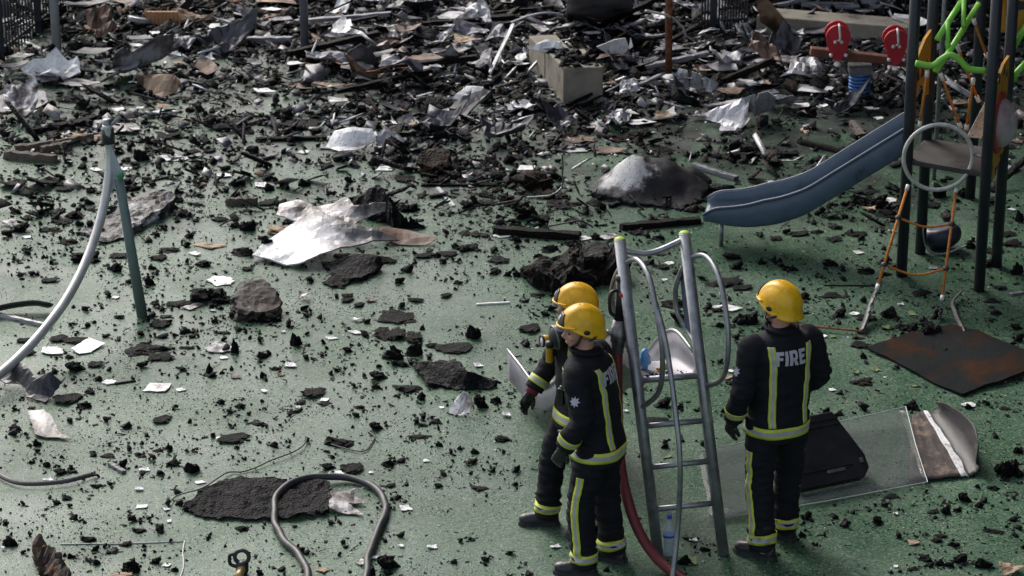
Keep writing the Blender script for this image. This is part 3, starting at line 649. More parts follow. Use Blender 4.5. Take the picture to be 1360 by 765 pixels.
    mk('clear_dome', (V, F), M['bubble'], t, True, off=o)
    for i, (s_, dz_, h_) in enumerate(((.22, .30, .06), (.36, .35, .08), (.64, .37, .08), (.8, .33, .06), (.25, -.32, .06), (.5, -.37, .07), (.75, -.31, .06))):
        sg = 1 if dz_ > 0 else -1
        mk('cut_mark', flat_poly([on(s_ - .06, cz + dz_, a3, b3), on(s_, cz + dz_ + h_ * sg, a3, b3), on(s_ + .06, cz + dz_, a3, b3)], n3, 0.028), M['post_dark'], t, off=o)
    # upper right yellow board
    yb = TP['p4'].y + 0.15
    pb_ = [PY(1327, 42, yb), PY(1327, -40, yb), PY(1400, -40, yb), PY(1400, 48, yb)]
    mk('yellow_board', flat_poly(pb_, (0, 1, 0), 0.022), M['yellow_panel'], t, off=o)
    mk('cut_mark', flat_poly([PY(u, v, yb - 0.012) for u, v in ((1337, 5), (1345, 0), (1360, 2), (1375, 10), (1362, 12), (1348, 14), (1342, 26), (1352, 38), (1342, 34), (1336, 20))], (0, 1, 0), 0.008), M['post_dark'], t, off=o)
    # lime bars
    yg = yF + 0.06; ym = (yF + yB) / 2
    g1 = [PY(1216, 84, yg), PY(1238, 87, yg), PY(1250, 79, yg), PY(1262, 73, yg), PY(1275, 80, yg), PY(1287, 91, yg), PY(1309, 94, yg)]
    mk('lime_bar', tube(spline(g1, 8), 0.025, 12), M['green_bar'], t, True, off=o)
    mk('lime_bar', tube([PY(1242, 95, yg + .03), PY(1262, 67, yg + .12), PY(1300, 5, ym + .2)], 0.024, 12), M['green_bar'], t, True, off=o)
    mk('lime_bar', tube([PY(1245, 52, yg + .12), PY(1282, -6, ym + .2)], 0.024, 12), M['green_bar'], t, True, off=o)
    mk('lime_rung', tube([PY(1259, 28, yg + .2), PY(1259, 66, yg + .13)], 0.02, 10), M['green_bar'], t, True, off=o)
    mk('lime_rung', tube([PY(1280, -4, ym + .16), PY(1280, 36, yg + .2)], 0.02, 10), M['green_bar'], t, True, off=o)
    mk('lime_bar', tube([PY(1347, 62, yb - .1), PY(1368, 25, yb - .1)], 0.024, 12), M['green_bar'], t, True, off=o)
    mk('lime_bar', tube([PY(1346, 108, yb - .1), PY(1349, 98, yb - .1), PY(1362, 84, yb - .1)], 0.026, 12), M['green_bar'], t, True, off=o)
    # orange ropes inside the tower
    for (ua, va, ub, vb, ya, yb2) in ((1293, 26, 1311, 76, ym, ym + .1), (1271, 60, 1300, 135, ym, ym + .1), (1232, 94, 1221, 168, yg + .06, yg + .1), (1249, 98, 1276, 170, ym, ym), (1293, 104, 1283, 172, yg + .06, yg + .1)):
        a, b = PY(ua, va, ya), PY(ub, vb, yb2)
        rp = mk('rope', tube([a, b], 0.011, 8), M['orange_rope'], t, True, off=o)
        for q, q2 in ((a, lerp(a, b, 0.12)), (b, lerp(b, a, 0.1))): mk('ferrule', tube([q - o, q2 - o], 0.017, 8), M['white_plastic'], rp, True)
    # blue slide chute
    yc = P(1050, 332).y
    sN = P(955, 332); eN = TP['p1'] + Vector((-0.02, 0.04, 0)); eF = TP['p2'] + Vector((-0.16, 0.02, 0))
    wv = Vector((0.06, 0.42, 0)); L, Rr, W = [], [], []; n = 48
    N0 = PY(934, 297, sN.y); N1 = PY(1203, 208, eN.y)
    vs = smoothed(lambda s: interp([(0, 296), (0.1, 302), (0.22, 305), (0.36, 301), (0.5, 289), (1.0, 207)], s), n, 5)
    ws = smoothed(lambda s: interp([(0, 0.07), (0.05, 0.15), (0.3, 0.24), (1.0, 0.24)], s), n, 2)
    for i in range(n + 1):
        s = i / n
        u = 934 + (1203 - 934) * s
        v = vs[i]
        p = PY(u, v, lerp(sN.y, eN.y, s)); L.append(p); Rr.append(p + wv)
        W.append(ws[i])
    mk('slide_chute', chute(L, Rr, W, 0.02), M['blue_plastic'], t, True, off=o)
    for pth in (L, Rr): mk('chute_rim', tube([p + Vector((0, 0, h)) for p, h in zip(pth, W)], 0.012, 10), M['blue_plastic'], t, True, off=o)
    lg = lerp(L[4], Rr[4], 0.35); mk('slide_leg', tube([Vector((lg.x, lg.y, 0)), lg], 0.02, 10), M['galv'], t, True, off=o)
    return L, Rr, ym
M['chain'] = mat('dark_chain', [(0.3, (0.05, 0.05, 0.055)), (0.7, (0.14, 0.14, 0.15))], 20, (0.4, 0.5), metal=0.5, bump=0)
M['deck'] = mat('dirty_deck_board', [(0.3, (0.02, 0.018, 0.018)), (0.7, (0.05, 0.045, 0.043))], 7, (0.5, 0.7), bump=0.1)
M['ring'] = mat('scuffed_grey_ring', [(0.3, (0.32, 0.31, 0.3)), (0.7, (0.58, 0.58, 0.57))], 18, (0.5, 0.65), metal=0.2, bump=0.1)
BL, BR, TYM = climbing_tower()

# ------------------------------------------------------------------ arched tube with leg on the left
def arch():
    ft = P(189, 420); yl = ft.y; t = root('arched_tube', 'curved galvanised play tube with grey-green leg at the left edge', 'play tube', ft); o = t.location
    zt = PY(142, 166, yl + .1).z
    pts = [(142, 166, zt), (146, 212, zt - .28), (139, 268, zt - .58), (121, 330, zt - .86), (94, 388, zt - 1.08), (60, 436, zt - 1.24), (22, 477, zt - 1.36), (-20, 512, 0.10), (-50, 532, 0.0)]
    path = [P(u, v, max(d, 0.0)) for u, v, d in pts]
    mk('tube', tube(spline(path, 10), 0.036, 16), M['galv_light'], t, True, off=o)
    a = PY(158, 238, yl + 0.06)
    mk('leg', tube([ft, a], [0.043, 0.037], 16), M['pole_green'], t, True, off=o)
    pl = [PY(147, 192, yl + .08), PY(162, 226, yl + .06), PY(163, 240, yl + .06), PY(146, 258, yl + .05)]
    pl.insert(3, PY(155, 244, yl + .06))
    mk('gusset_plate', flat_poly(pl, (0.2, -1, 0.1), 0.012), M['pole_grey'], t, off=o)
    mk('bolt_cap', ellipsoid(PY(160, 233, yl + .02), (0.03, 0.025, 0.03), 14, 10), M['green_cap'], t, True, off=o)
    b = PY(143, 180, yl + .12); mk('clamp', tube([b + Vector((0.005, 0, -.06)), b + Vector((0, 0, .06))], 0.05, 14), M['black_rubber'], t, True, off=o)
    mk('tube_end', tube([b + Vector((0, 0, .06)), b + Vector((0, 0, .13))], 0.034, 14), M['galv'], t, True, off=o)
M['galv_light'] = mat('bright_galvanised_tube', [(0.3, (0.44, 0.44, 0.44)), (0.7, (0.62, 0.62, 0.6))], 8, (0.4, 0.5), metal=0.45, bump=0.03)
arch()
# ------------------------------------------------------------------ people
def fuse(vf, voxel, smooth=2, wr=None):
    """one continuous skin over overlapping closed shells; wr(p, n) = extra displacement"""
    me = bpy.data.meshes.new('tmp'); me.from_pydata([tuple(p) for p in vf[0]], [], vf[1]); me.update()
    bm = bmesh.new(); bm.from_mesh(me); bmesh.ops.recalc_face_normals(bm, faces=bm.faces); bm.to_mesh(me); bm.free()
    o = bpy.data.objects.new('tmp', me); COL.objects.link(o)
    m = o.modifiers.new('r', 'REMESH'); m.mode = 'VOXEL'; m.voxel_size = voxel
    if smooth:
        s = o.modifiers.new('s', 'SMOOTH'); s.factor = 0.5; s.iterations = smooth
    dg = bpy.context.evaluated_depsgraph_get()
    e = o.evaluated_get(dg); out = bpy.data.meshes.new_from_object(e)
    bpy.data.objects.remove(o); bpy.data.meshes.remove(me)
    if wr:
        n = len(out.vertices); co = [v.co.copy() for v in out.vertices]; no = [v.normal.copy() for v in out.vertices]
        for v, p, q in zip(out.vertices, co, no): v.co = p + q * wr(p, q)
        out.update()
    out.shade_smooth()
    return out
def rings(secs, seg=24):
    """secs: (center, rx, ry, yaw) horizontal ellipses"""
    V, F = [], []
    for c, rx, ry, yaw in secs:
        for k in range(seg):
            a = 2 * math.pi * k / seg; ca, sa = math.cos(a), math.sin(a)
            x = math.copysign(abs(ca) ** 0.85, ca) * rx; y = math.copysign(abs(sa) ** 0.85, sa) * ry
            V.append(Vector(c) + Vector((x * math.cos(yaw) - y * math.sin(yaw), x * math.sin(yaw) + y * math.cos(yaw), 0)))
    for i in range(len(secs) - 1):
        for k in range(seg): F.append((i * seg + k, i * seg + (k + 1) % seg, (i + 1) * seg + (k + 1) % seg, (i + 1) * seg + k))
    F.append(tuple(reversed(range(seg)))); F.append(tuple((len(secs) - 1) * seg + k for k in range(seg)))
    return V, F
def bvh_of(me): return BVHTree.FromPolygons([v.co for v in me.vertices], [tuple(p.vertices) for p in me.polygons])
def limb(pts, rad, n=6, seg=18): return tube(spline(pts, n), rad, seg)
def ribbon(name, bvh, rows, parent, widths, mats_idx, mats, lift=0.005):
    """rows: (origin, across vector, ray direction); the tape is laid where the rays leave the cloth"""
    V, F, MI = [], [], []; c = len(widths); ok = []
    last = None
    for o, ac, d in rows:
        for w in widths:
            p0 = o + ac * w; h = bvh.ray_cast(p0, d.normalized())
            p = h[0] + (d.normalized() * 0.5 + h[1] * 0.5).normalized() * lift if h[0] is not None and (h[0] - p0).length < 0.4 else None
            V.append(p)
    n = len(rows)
    for i in range(n * c):
        if V[i] is None: V[i] = Vector((0, 0, -99))
    for i in range(n - 1):
        for k in range(c - 1):
            q = (i * c + k, i * c + k + 1, (i + 1) * c + k + 1, (i + 1) * c + k)
            if all(V[j].z > -50 for j in q) and max((V[q[0]] - V[q[2]]).length, (V[q[1]] - V[q[3]]).length) < 0.12:
                F.append(q); MI.append(mats_idx[k])
    used = sorted({j for q in F for j in q}); mp = {j: i for i, j in enumerate(used)}
    me = bpy.data.meshes.new(name); me.from_pydata([tuple(V[j]) for j in used], [], [tuple(mp[j] for j in q) for q in F]); me.update()
    for m in mats: me.materials.append(m)
    for p, i in zip(me.polygons, MI): p.material_index = i
    me.shade_smooth()
    o = link(name, me, parent); s = o.modifiers.new('s', 'SOLIDIFY'); s.thickness = 0.003; s.offset = 0
    return o
TW = [-1, -0.42, -0.40, 0.40, 0.42, 1]; TI = [0, 0, 1, 0, 0]
TAPE = lambda: [M['hi_yellow'], M['hi_silver']]
def ring_rows(c, axis, a0=0, a1=360, n=36, half=0.025):
    axis = Vector(axis).normalized(); u = axis.orthogonal().normalized(); v = axis.cross(u)
    return [(Vector(c), axis * half, u * math.cos(R(a0 + (a1 - a0) * i / n)) + v * math.sin(R(a0 + (a1 - a0) * i / n))) for i in range(n + 1)]
def path_rows(pts, d, half, across, n=8):
    sp = spline([Vector(p) for p in pts], n)
    return [(p, Vector(across) * half, Vector(d)) for p in sp]

def make_hand(wrist, direction, palm_n, side, curl=0.35):
    """palm, four fingers of unequal length and a thumb; direction = to the fingertips, palm_n = out of the palm"""
    d = Vector(direction).normalized(); pn = Vector(palm_n); pn = (pn - d * pn.dot(d)).normalized(); s = d.cross(pn) * side  # s: towards the little finger
    W = Vector(wrist); parts = [tube([W - d * 0.03, W + d * 0.02, W + d * 0.06, W + d * 0.095], [0.036, 0.04, 0.046, 0.04], 16, flat=None)]
    V, F = parts[0]
    V = [p - pn * (p - W).dot(pn) * 0.42 for p in V]; parts = [(V, F)]
    for k, (off, ln) in enumerate(((-0.034, 0.078), (-0.012, 0.088), (0.012, 0.082), (0.034, 0.066))):
        b = W + d * 0.085 + s * off; a = curl * 1.0; p = [b]
        dd = d.copy()
        for j, f in enumerate((0.45, 0.32, 0.25)):
            a = curl * (0.7 + 0.5 * j) + 0.04 * k
            dd = (dd * math.cos(a) + pn * math.sin(a)).normalized(); p.append(p[-1] + dd * ln * f)
        parts.append(tube(spline(p, 4), [0.0125, 0.012, 0.0105], 10)); parts.append(ellipsoid(p[-1], (0.0105,) * 3, 10, 8)); parts.append(ellipsoid(p[0], (0.0128,) * 3, 10, 8))
    tb = W + d * 0.03 - s * 0.036
    tp = [tb, tb + d * 0.03 - s * 0.018 + pn * 0.012, tb + d * 0.062 - s * 0.02 + pn * 0.03]
    parts.append(tube(spline(tp, 4), [0.0165, 0.0145, 0.012], 10)); parts.append(ellipsoid(tp[-1], (0.012,) * 3, 10, 8))
    return join(*parts)

def make_helmet(t, name='helmet'):
    """shell with raised ridges and a lipped rim, front badge plate, peak, visor, side recesses; face towards +Y, centre = head centre"""
    hr = bpy.data.objects.new(name, None); COL.objects.link(hr); hr.parent = t
    n, mrg = 64, 26; V, F = [], []
    def rim_z(a):          # a = 0 at +X, 90 deg front
        f = math.sin(a)
        return 0.032 if f > 0.75 else (0.032 - (0.75 - f) / 0.75 * 0.062 if f > 0.0 else -0.03 - 0.055 * min(1, -f * 1.3))
    rz = [rim_z(2 * math.pi * k / n) for k in range(n)]
    for _ in range(3): rz = [(rz[k - 1] + 2 * rz[k] + rz[(k + 1) % n]) / 4 for k in range(n)]
    A, B, H = 0.128, 0.155, 0.152
    def pt(a, th, sc=1.0, z=None):
        x = A * math.sin(th) * math.cos(a); y = B * math.sin(th) * math.sin(a) ; zz = H * math.cos(th)
        return Vector((x * sc, y * sc - 0.008, zz if z is None else z))
    top = Vector((0, -0.008, H)); V.append(top)
    for i in range(1, mrg + 1):
        for k in range(n):
            a = 2 * math.pi * k / n
            thr = math.acos(max(-0.999, min(0.999, max(rz[k], 0.0) / H))) if rz[k] > 0 else math.pi / 2
            s = i / mrg
            if rz[k] >= 0:
                p = pt(a, thr * s)
            else:
                arc = H * math.pi / 2; tot = arc - rz[k]; L_ = s * tot
                if L_ <= arc: p = pt(a, math.pi / 2 * L_ / arc)
                else:
                    q = (L_ - arc) / (-rz[k]) ; p = pt(a, math.pi / 2, 1.0 - 0.03 * q + 0.05 * q * q, rz[k] * q)
            # raised comb along the crown and a step line on each side
            cx = abs(p.x); up = max(0.0, p.z / H)
            r = 0.007 * (1 / (1 + math.exp((cx - 0.058 - 0.018 * (1 - up)) / 0.0035))) * (1 if p.z > -0.02 else 0.6)
            nn = Vector((p.x / A ** 2, (p.y + 0.008) / B ** 2, max(p.z, 0) / H ** 2)).normalized()
            p = p + nn * r
            if i >= mrg - 1: p = p + Vector((math.cos(a), math.sin(a), 0)) * (0.009 if i == mrg else 0.007)
            V.append(p)
    for k in range(n): F.append((0, 1 + k, 1 + (k + 1) % n))
    for i in range(mrg - 1):
        for k in range(n): F.append((1 + i * n + k, 1 + (i + 1) * n + k, 1 + (i + 1) * n + (k + 1) % n, 1 + i * n + (k + 1) % n))
    sh = mk('shell', (V, F), M['helmet'], hr, True); q = sh.modifiers.new('s', 'SOLIDIFY'); q.thickness = 0.007; q.offset = -1
    # dark front plate and emblem
    def arc_patch(th0, th1, a0, a1, sc, nm, m, na=14, nt=6, taper=0.0):
        V, F = [], []
        for j in range(nt + 1):
            for k in range(na + 1):
                f = j / nt; w = 1 - taper * (1 - f)
                am = (a0 + a1) / 2; a = am + (a0 + (a1 - a0) * k / na - am) * w
                V.append(pt(R(a), R(th0 + (th1 - th0) * f)) * 1.0 + Vector((0, 0, 0)))
        V = [Vector((p.x * sc, (p.y + 0.008) * sc - 0.008, p.z * sc)) for p in V]
        for j in range(nt):
            for k in range(na): F.append((j * (na + 1) + k, (j + 1) * (na + 1) + k, (j + 1) * (na + 1) + k + 1, j * (na + 1) + k + 1))
        o = mk(nm, (V, F), m, hr, True); s = o.modifiers.new('s', 'SOLIDIFY'); s.thickness = 0.008; s.offset = 0
        return o
    arc_patch(46, 76, 58, 122, 1.075, 'front_plate', M['black_plastic'], taper=0.55)
    bd = arc_patch(54, 66, 84, 96, 1.10, 'badge', M['fire_letters'], 6, 4)
    # peak: a thin yellow lip
    pk = [pt(R(a), R(77)) * 1.0 for a in range(25, 156, 5)]
    pk = [Vector((p.x * 1.05, (p.y + .008) * (1.05 + 0.07 * math.sin(R(25 + i * 5)) ** 4) - .008, p.z - 0.002)) for i, p in enumerate(pk)]
    mk('peak', tube(pk, 0.0075, 8, flat=(1, 1)), M['helmet'], hr, True)
    # visor
    V, F = [], []; na = 22
    for j in range(5):
        for k in range(na + 1):
            a = R(28 + 124 * k / na); f = j / 4
            x = 0.122 * math.cos(a) * (1.02 + 0.02 * f); y = 0.150 * math.sin(a) * (1.06 + 0.03 * f)
            V.append((x, y + 0.012 * f * math.sin(a) ** 2, 0.034 - 0.036 * f * (0.45 + 0.55 * math.sin(a) ** 2)))
    for j in range(4):
        for k in range(na): F.append((j * (na + 1) + k, (j + 1) * (na + 1) + k, (j + 1) * (na + 1) + k + 1, j * (na + 1) + k + 1))
    mk('visor', (V, F), M['visor'], hr, True)
    for sx in (-1, 1):      # side recesses
        mk('side_vent', ellipsoid((sx * 0.133, -0.012, -0.002), (0.008, 0.023, 0.017), 16, 10, Matrix.Rotation(R(18 * 1), 3, 'X')), M['black_plastic'], hr, True)
        mk('side_vent', ellipsoid((sx * 0.1305, -0.05, -0.052), (0.008, 0.034, 0.010), 16, 10, Matrix.Rotation(R(-22), 3, 'X')), M['black_plastic'], hr, True)
        mk('chin_strap', tube(spline([(sx * 0.105, 0.02, -0.03), (sx * 0.085, 0.05, -0.09), (sx * 0.03, 0.075, -0.128), (0, 0.08, -0.132)], 6), 0.008, 8, flat=(1.3, .5)), M['black_plastic'], hr, True)
    return hr

HEAD_C = Vector((0, 0.035, 1.662))
def head_shells():
    c = HEAD_C; S = []
    S.append(ellipsoid(c + Vector((0, -0.008, 0.03)), (0.076, 0.098, 0.098)))
    S.append(ellipsoid(c + Vector((0, 0.022, -0.035)), (0.064, 0.078, 0.082)))
    S.append(ellipsoid(c + Vector((0, 0.05, -0.092)), (0.038, 0.038, 0.026)))      # chin
    S.append(ellipsoid(c + Vector((0, 0.082, 0.012)), (0.05, 0.02, 0.016)))        # brow
    S.append(tube([c + Vector((0, 0.088, 0.008)), c + Vector((0, 0.108, -0.018)), c + Vector((0, 0.118, -0.036))], [0.009, 0.012, 0.0155], 10))
    S.append(ellipsoid(c + Vector((0, 0.106, -0.041)), (0.02, 0.014, 0.010)))
    for s in (-1, 1):
        S.append(ellipsoid(c + Vector((s * 0.042, 0.065, -0.032)), (0.024, 0.026, 0.024)))     # cheek
        S.append(ellipsoid(c + Vector((s * 0.076, -0.006, -0.012)), (0.010, 0.02, 0.032)))     # ear
    S.append(ellipsoid(c + Vector((0, 0.092, -0.066)), (0.026, 0.014, 0.008)))     # lips
    S.append(ellipsoid(c + Vector((0, 0.090, -0.079)), (0.022, 0.013, 0.007)))
    return S

def firefighter(label, ground, rz, sc, pose):
    t = root('person', label, 'person', ground, rz, 'firefighters'); t.scale = (sc, sc, sc)
    lean = pose.get('lean', Vector((0, 0, 0)))           # shift of the chest against the hips
    def up(z): return lean * max(0.0, min(1.0, (z - 0.9) / 0.6))
    hip = pose.get('hip', Vector((0, 0, 0)))
    # joints
    J = pose
    legs = {}
    for s, k in ((-1, 'L'), (1, 'R')):
        f = Vector(J['foot' + k]); h = Vector((s * 0.105, 0, 0.92)) + hip; kn = lerp(h, Vector((f.x, f.y, 0.09)), 0.5) + Vector(J.get('knee' + k, (s * 0.015, 0.035, 0.0)))
        legs[k] = (h, kn, Vector((f.x, f.y, 0.09)), R(J.get('toe' + k, 0)))
    arms = {}
    for s, k in ((-1, 'L'), (1, 'R')):
        sh = Vector((s * 0.195, -0.005, 1.44)) + up(1.44) + hip; arms[k] = (sh, Vector(J['elbow' + k]) + hip, Vector(J['wrist' + k]) + hip)
    hy = R(J.get('head', 0))
    hc = HEAD_C + up(1.6) + hip
    # --- body (one continuous skin)
    hm = Matrix.Translation(hc) @ Matrix.Rotation(hy, 4, 'Z') @ Matrix.Rotation(R(J.get('nod', 0)), 4, 'X') @ Matrix.Translation(-HEAD_C)
    S = []
    for v, f in head_shells(): S.append(([hm @ p for p in v], f))
    S.append(tube([hc + Vector((0, -0.02, -0.03)), hc + Vector((0, -0.03, -0.12)), Vector((0, 0, 1.44)) + up(1.44) + hip], [0.055, 0.058, 0.07], 16))
    S.append(rings([(Vector((0, 0, z)) + up(z) + hip, rx, ry, 0) for z, rx, ry in ((0.86, .15, .1), (1.0, .15, .1), (1.15, .15, .1), (1.32, .165, .105), (1.43, .16, .09), (1.48, .09, .07))]))
    for k in 'LR':
        S.append(limb(arms[k], [0.052, 0.045, 0.034])); S.append(limb(legs[k][:3], [0.08, 0.058, 0.045]))
        S.append(ellipsoid(arms[k][2], (0.036,) * 3)); a = legs[k][2]; S.append(ellipsoid(a + Vector((0, 0.0, -0.03)), (0.045, 0.06, 0.045)))
    mb = fuse(join(*S), 0.0075, 1); mb.materials.append(M['skin']); link('body', mb, t)
    for s in (-1, 1):
        e = ellipsoid((s * 0.031, 0.083, -0.008), (0.013, 0.010, 0.0075), 12, 8)
        mk('eye', ([hm @ (p + HEAD_C) for p in e[0]], e[1]), M['eye'], t, True)
    # --- trousers
    S = [rings([(Vector((0, 0, z)) + hip, rx, ry, 0) for z, rx, ry in ((0.80, .17, .125), (0.86, .185, .14), (0.98, .18, .135), (1.05, .17, .12))])]
    for k in 'LR':
        h, kn, an, ty = legs[k]
        S.append(limb([h + Vector((0, 0, .02)), lerp(h, kn, .5), kn, lerp(kn, an, .5), an + Vector((0, 0, -0.035))], [0.112, 0.105, 0.095, 0.092, 0.085, 0.088], 5))
    def wr_t(p, q):
        kz = min(abs(p.z - legs['L'][1].z), 1.0)
        f = 0.011 * noise.noise(Vector((p.x * 5 + p.z * 3, p.y * 5, p.z * 12))) + 0.009 * noise.noise(Vector((p.x * 11, p.y * 11, p.z * 30)) + Vector((3, 5, 1)))
        return f + 0.015 * math.exp(-(kz / 0.12) ** 2) * noise.noise(Vector((p.x * 9, p.y * 9, p.z * 44))) + 0.008 * math.exp(-((p.z - 0.16) / 0.09) ** 2) * math.sin(p.z * 95 + 6 * noise.noise(p * 9))
    mt = fuse(join(*S), 0.011, 2, wr_t); mt.materials.append(M['tunic']); tr = link('trousers', mt, t); bt = bvh_of(mt)
    for k in 'LR':
        h, kn, an, ty = legs[k]; s = -1 if k == 'L' else 1
        ax = (kn - an).normalized()
        ribbon('hem_tape', bt, ring_rows(an + ax * 0.045, ax, half=0.032), tr, TW, TI, TAPE())
        # tape down the outside of the leg
        od = Vector((s, J.get('tape' + k, 0.15), 0)); ac = Vector((0, 0, 1)).cross(od).normalized()
        pa = [lerp(h, kn, .46), lerp(h, kn, .75), kn, lerp(kn, an, .45), lerp(kn, an, .86)]
        ribbon('leg_tape', bt, path_rows(pa, od, 0.026, ac), tr, TW, TI, TAPE())
    # --- boots
    for k in 'LR':
        h, kn, an, ty = legs[k]
        def bp(x, y, z): return Vector((an.x + x * math.cos(ty) - y * math.sin(ty), an.y + x * math.sin(ty) + y * math.cos(ty), z))
        S = [rings([(bp(0, -0.005, z), r, r2, ty) for z, r, r2 in ((0.03, .046, .06), (0.08, .048, .058), (0.16, .052, .056), (0.24, .056, .058))], 20)]
        V, F = [], []; st = ((-0.085, .024, .062), (-0.07, .041, .07), (-0.02, .046, .085), (0.05, .047, .078), (0.11, .053, .066), (0.155, .05, .058), (0.185, .034, .046), (0.195, .014, .03))
        for y, hw, hh in st:
            for q in range(14):
                a = 2 * math.pi * q / 14; x = math.copysign(abs(math.cos(a)) ** .7, math.cos(a)) * hw; z = 0.021 + hh * (math.sin(a) if math.sin(a) > 0 else 0.0) 
                V.append(bp(x, y, z if math.sin(a) >= -1e-6 else 0.019))
        for i in range(len(st) - 1):
            for q in range(14): F.append((i * 14 + q, i * 14 + (q + 1) % 14, (i + 1) * 14 + (q + 1) % 14, (i + 1) * 14 + q))
        F.append(tuple(range(14))); F.append(tuple(reversed([(len(st) - 1) * 14 + q for q in range(14)])))
        S.append((V, F)); me = fuse(join(*S), 0.007, 2); me.materials.append(M['leather']); b = link('boot', me, t)
        so = [bp(x, y, 0) for x, y in ((-.03, -.092), (.03, -.092), (.048, -.06), (.045, .03), (.056, .11), (.05, .165), (.025, .2), (-.025, .2), (-.05, .165), (-.056, .11), (-.045, .03), (-.048, -.06))]
        mk('sole', slab_prism(so, 0.026, 0.001), M['black_rubber'], b)
    # --- jacket
    def T(z, rx, ry, dy=0.0): return (Vector((0, dy, z)) + up(z) + hip, rx, ry, 0)
    S = [rings([T(.79, .212, .168), T(.86, .208, .163), T(.98, .196, .152), T(1.1, .2, .152), T(1.24, .212, .157), T(1.36, .218, .155, -.006), T(1.43, .205, .138, -.01), T(1.49, .15, .112, -.012), T(1.52, .1, .094, -.01), T(1.55, .088, .09, 0.0)], 32)]
    for s, k in ((-1, 'L'), (1, 'R')):
        sh, el, w = arms[k]
        S.append(limb([sh + Vector((-s * 0.05, 0, 0.0)), sh + Vector((s * 0.012, 0, -0.03)), lerp(sh, el, .55), el, lerp(el, w, .5), w], [0.082, 0.09, 0.082, 0.074, 0.07, 0.062], 5))
    els = [arms[k][1] for k in 'LR']
    def wr_j(p, q):
        f = 0.013 * noise.noise(Vector((p.x * 6 + p.z * 4, p.y * 6, p.z * 8)) + Vector((9, 2, 4))) + 0.009 * noise.noise(Vector((p.x * 9 - p.z * 5, p.y * 9, p.z * 20)))
        for e in els: f += 0.018 * math.exp(-((p - e).length / 0.11) ** 2) * noise.noise(Vector((p.x * 12, p.y * 12, p.z * 40)))
        return f
    mj = fuse(join(*S), 0.011, 2, wr_j); mj.materials.append(M['tunic']); jk = link('jacket', mj, t); bj = bvh_of(mj)
    ribbon('hem_tape', bj, ring_rows(Vector((0, 0, 0.868)) + up(.87) + hip, (0, 0, 1), n=64, half=0.036), jk, TW, TI, TAPE())
    for s, k in ((-1, 'L'), (1, 'R')):
        sh, el, w = arms[k]; ax = (w - el).normalized()
        ribbon('cuff_tape', bj, ring_rows(w - ax * 0.07, ax, half=0.027), jk, TW, TI, TAPE())
        for d, z1 in ((-1, 1.455), (1, 1.43)):       # braces: tape up the back and down the chest
            pts = [Vector((s * x, 0, z)) + up(z) + hip for x, z in ((.118, .91), (.118, 1.1), (.122, 1.28), (.128, z1 - .06), (.13, z1))]
            if d == 1: pts = pts[2:]
            ribbon('brace_tape', bj, path_rows(pts, (0, d, 0), 0.022, (1, 0, 0)), jk, TW, TI, TAPE())
    # collar flap
    mk('collar', tube([Vector((0.096 * math.cos(a), 0.098 * math.sin(a) - 0.004, 1.525 + 0.006 * math.sin(a))) + up(1.55) + hip for a in [2 * math.pi * i / 28 for i in range(28)]], 0.017, 8, closed=True, flat=(1.7, .7)), M['tunic'], jk, True)
    # lettering on the back: block letters of butted quads laid on the cloth
    H_, st, wd = 0.088, 0.021, 0.05
    def rect(x0, y0, x1, y1): return [(x0, y0), (x1, y0), (x1, y1), (x0, y1)]
    LT = {'F': [rect(0, 0, st, H_), rect(st, H_ - st, wd, H_), rect(st, .036, wd - .008, .036 + st * .9)], 'I': [rect(0, 0, st, H_)],
          'R': [rect(0, 0, st, H_), rect(st, H_ - st * .85, .042, H_), [(.042, H_ - .018), (.058, H_ - .018), (.056, H_ - .006), (.042, H_)], rect(.038, .05, .058, H_ - .018), [(.038, .033), (.05, .036), (.058, .05), (.038, .05)], rect(st, .033, .038, .049), [(.038, 0), (.062, 0), (.046, .033), (.024, .033)]],
          'E': [rect(0, 0, st, H_), rect(st, H_ - st, wd, H_), rect(st, .036, wd - .006, .036 + st * .85), rect(st, 0, wd, st)]}
    V, F = [], []; x = -0.112
    for ch, adv in (('F', .057), ('I', .030), ('R', .069), ('E', .057)):
        for qd in LT[ch]:
            k0 = len(V); n_ = 3
            for i in range(n_ + 1):
                for j in range(n_ + 1):
                    a_ = Vector(qd[0]).lerp(Vector(qd[1]), i / n_); b_ = Vector(qd[3]).lerp(Vector(qd[2]), i / n_); c_ = a_.lerp(b_, j / n_)
                    p0 = Vector((x + c_.x, 0, 1.335 + c_.y * 1.08)) + up(1.4) + hip; h = bj.ray_cast(p0, Vector((0, -1, 0)))
                    V.append((h[0] if h[0] is not None else p0 + Vector((0, -.15, 0))) + Vector((0, -0.009, 0)))
            for i in range(n_):
                for j in range(n_): F.append((k0 + i * (n_ + 1) + j, k0 + (i + 1) * (n_ + 1) + j, k0 + (i + 1) * (n_ + 1) + j + 1, k0 + i * (n_ + 1) + j + 1))
        x += adv
    mk('fire_lettering', (V, F), M['fire_letters'], jk, True)
    # badge on the left sleeve
    sh, el, w = arms['L']; sc_ = lerp(sh, el, .52); od = Vector((-1, J.get('badge', -0.1), 0)).normalized(); ac = Vector((0, 0, 1)).cross(od)
    V, F = [], []
    cen = bj.ray_cast(sc_, od)[0] or sc_
    V.append(cen + od * 0.007)
    for i in range(16):
        r = 0.036 if i % 2 == 0 else 0.02; a = 2 * math.pi * i / 16; p0 = sc_ + ac * r * math.cos(a) + Vector((0, 0, r * math.sin(a)))
        h = bj.ray_cast(p0, od)[0]; V.append((h or p0) + od * 0.006)
    F = [(0, 1 + i, 1 + (i + 1) % 16) for i in range(16)]
    mk('sleeve_badge', (V, F), M['fire_letters'], jk)
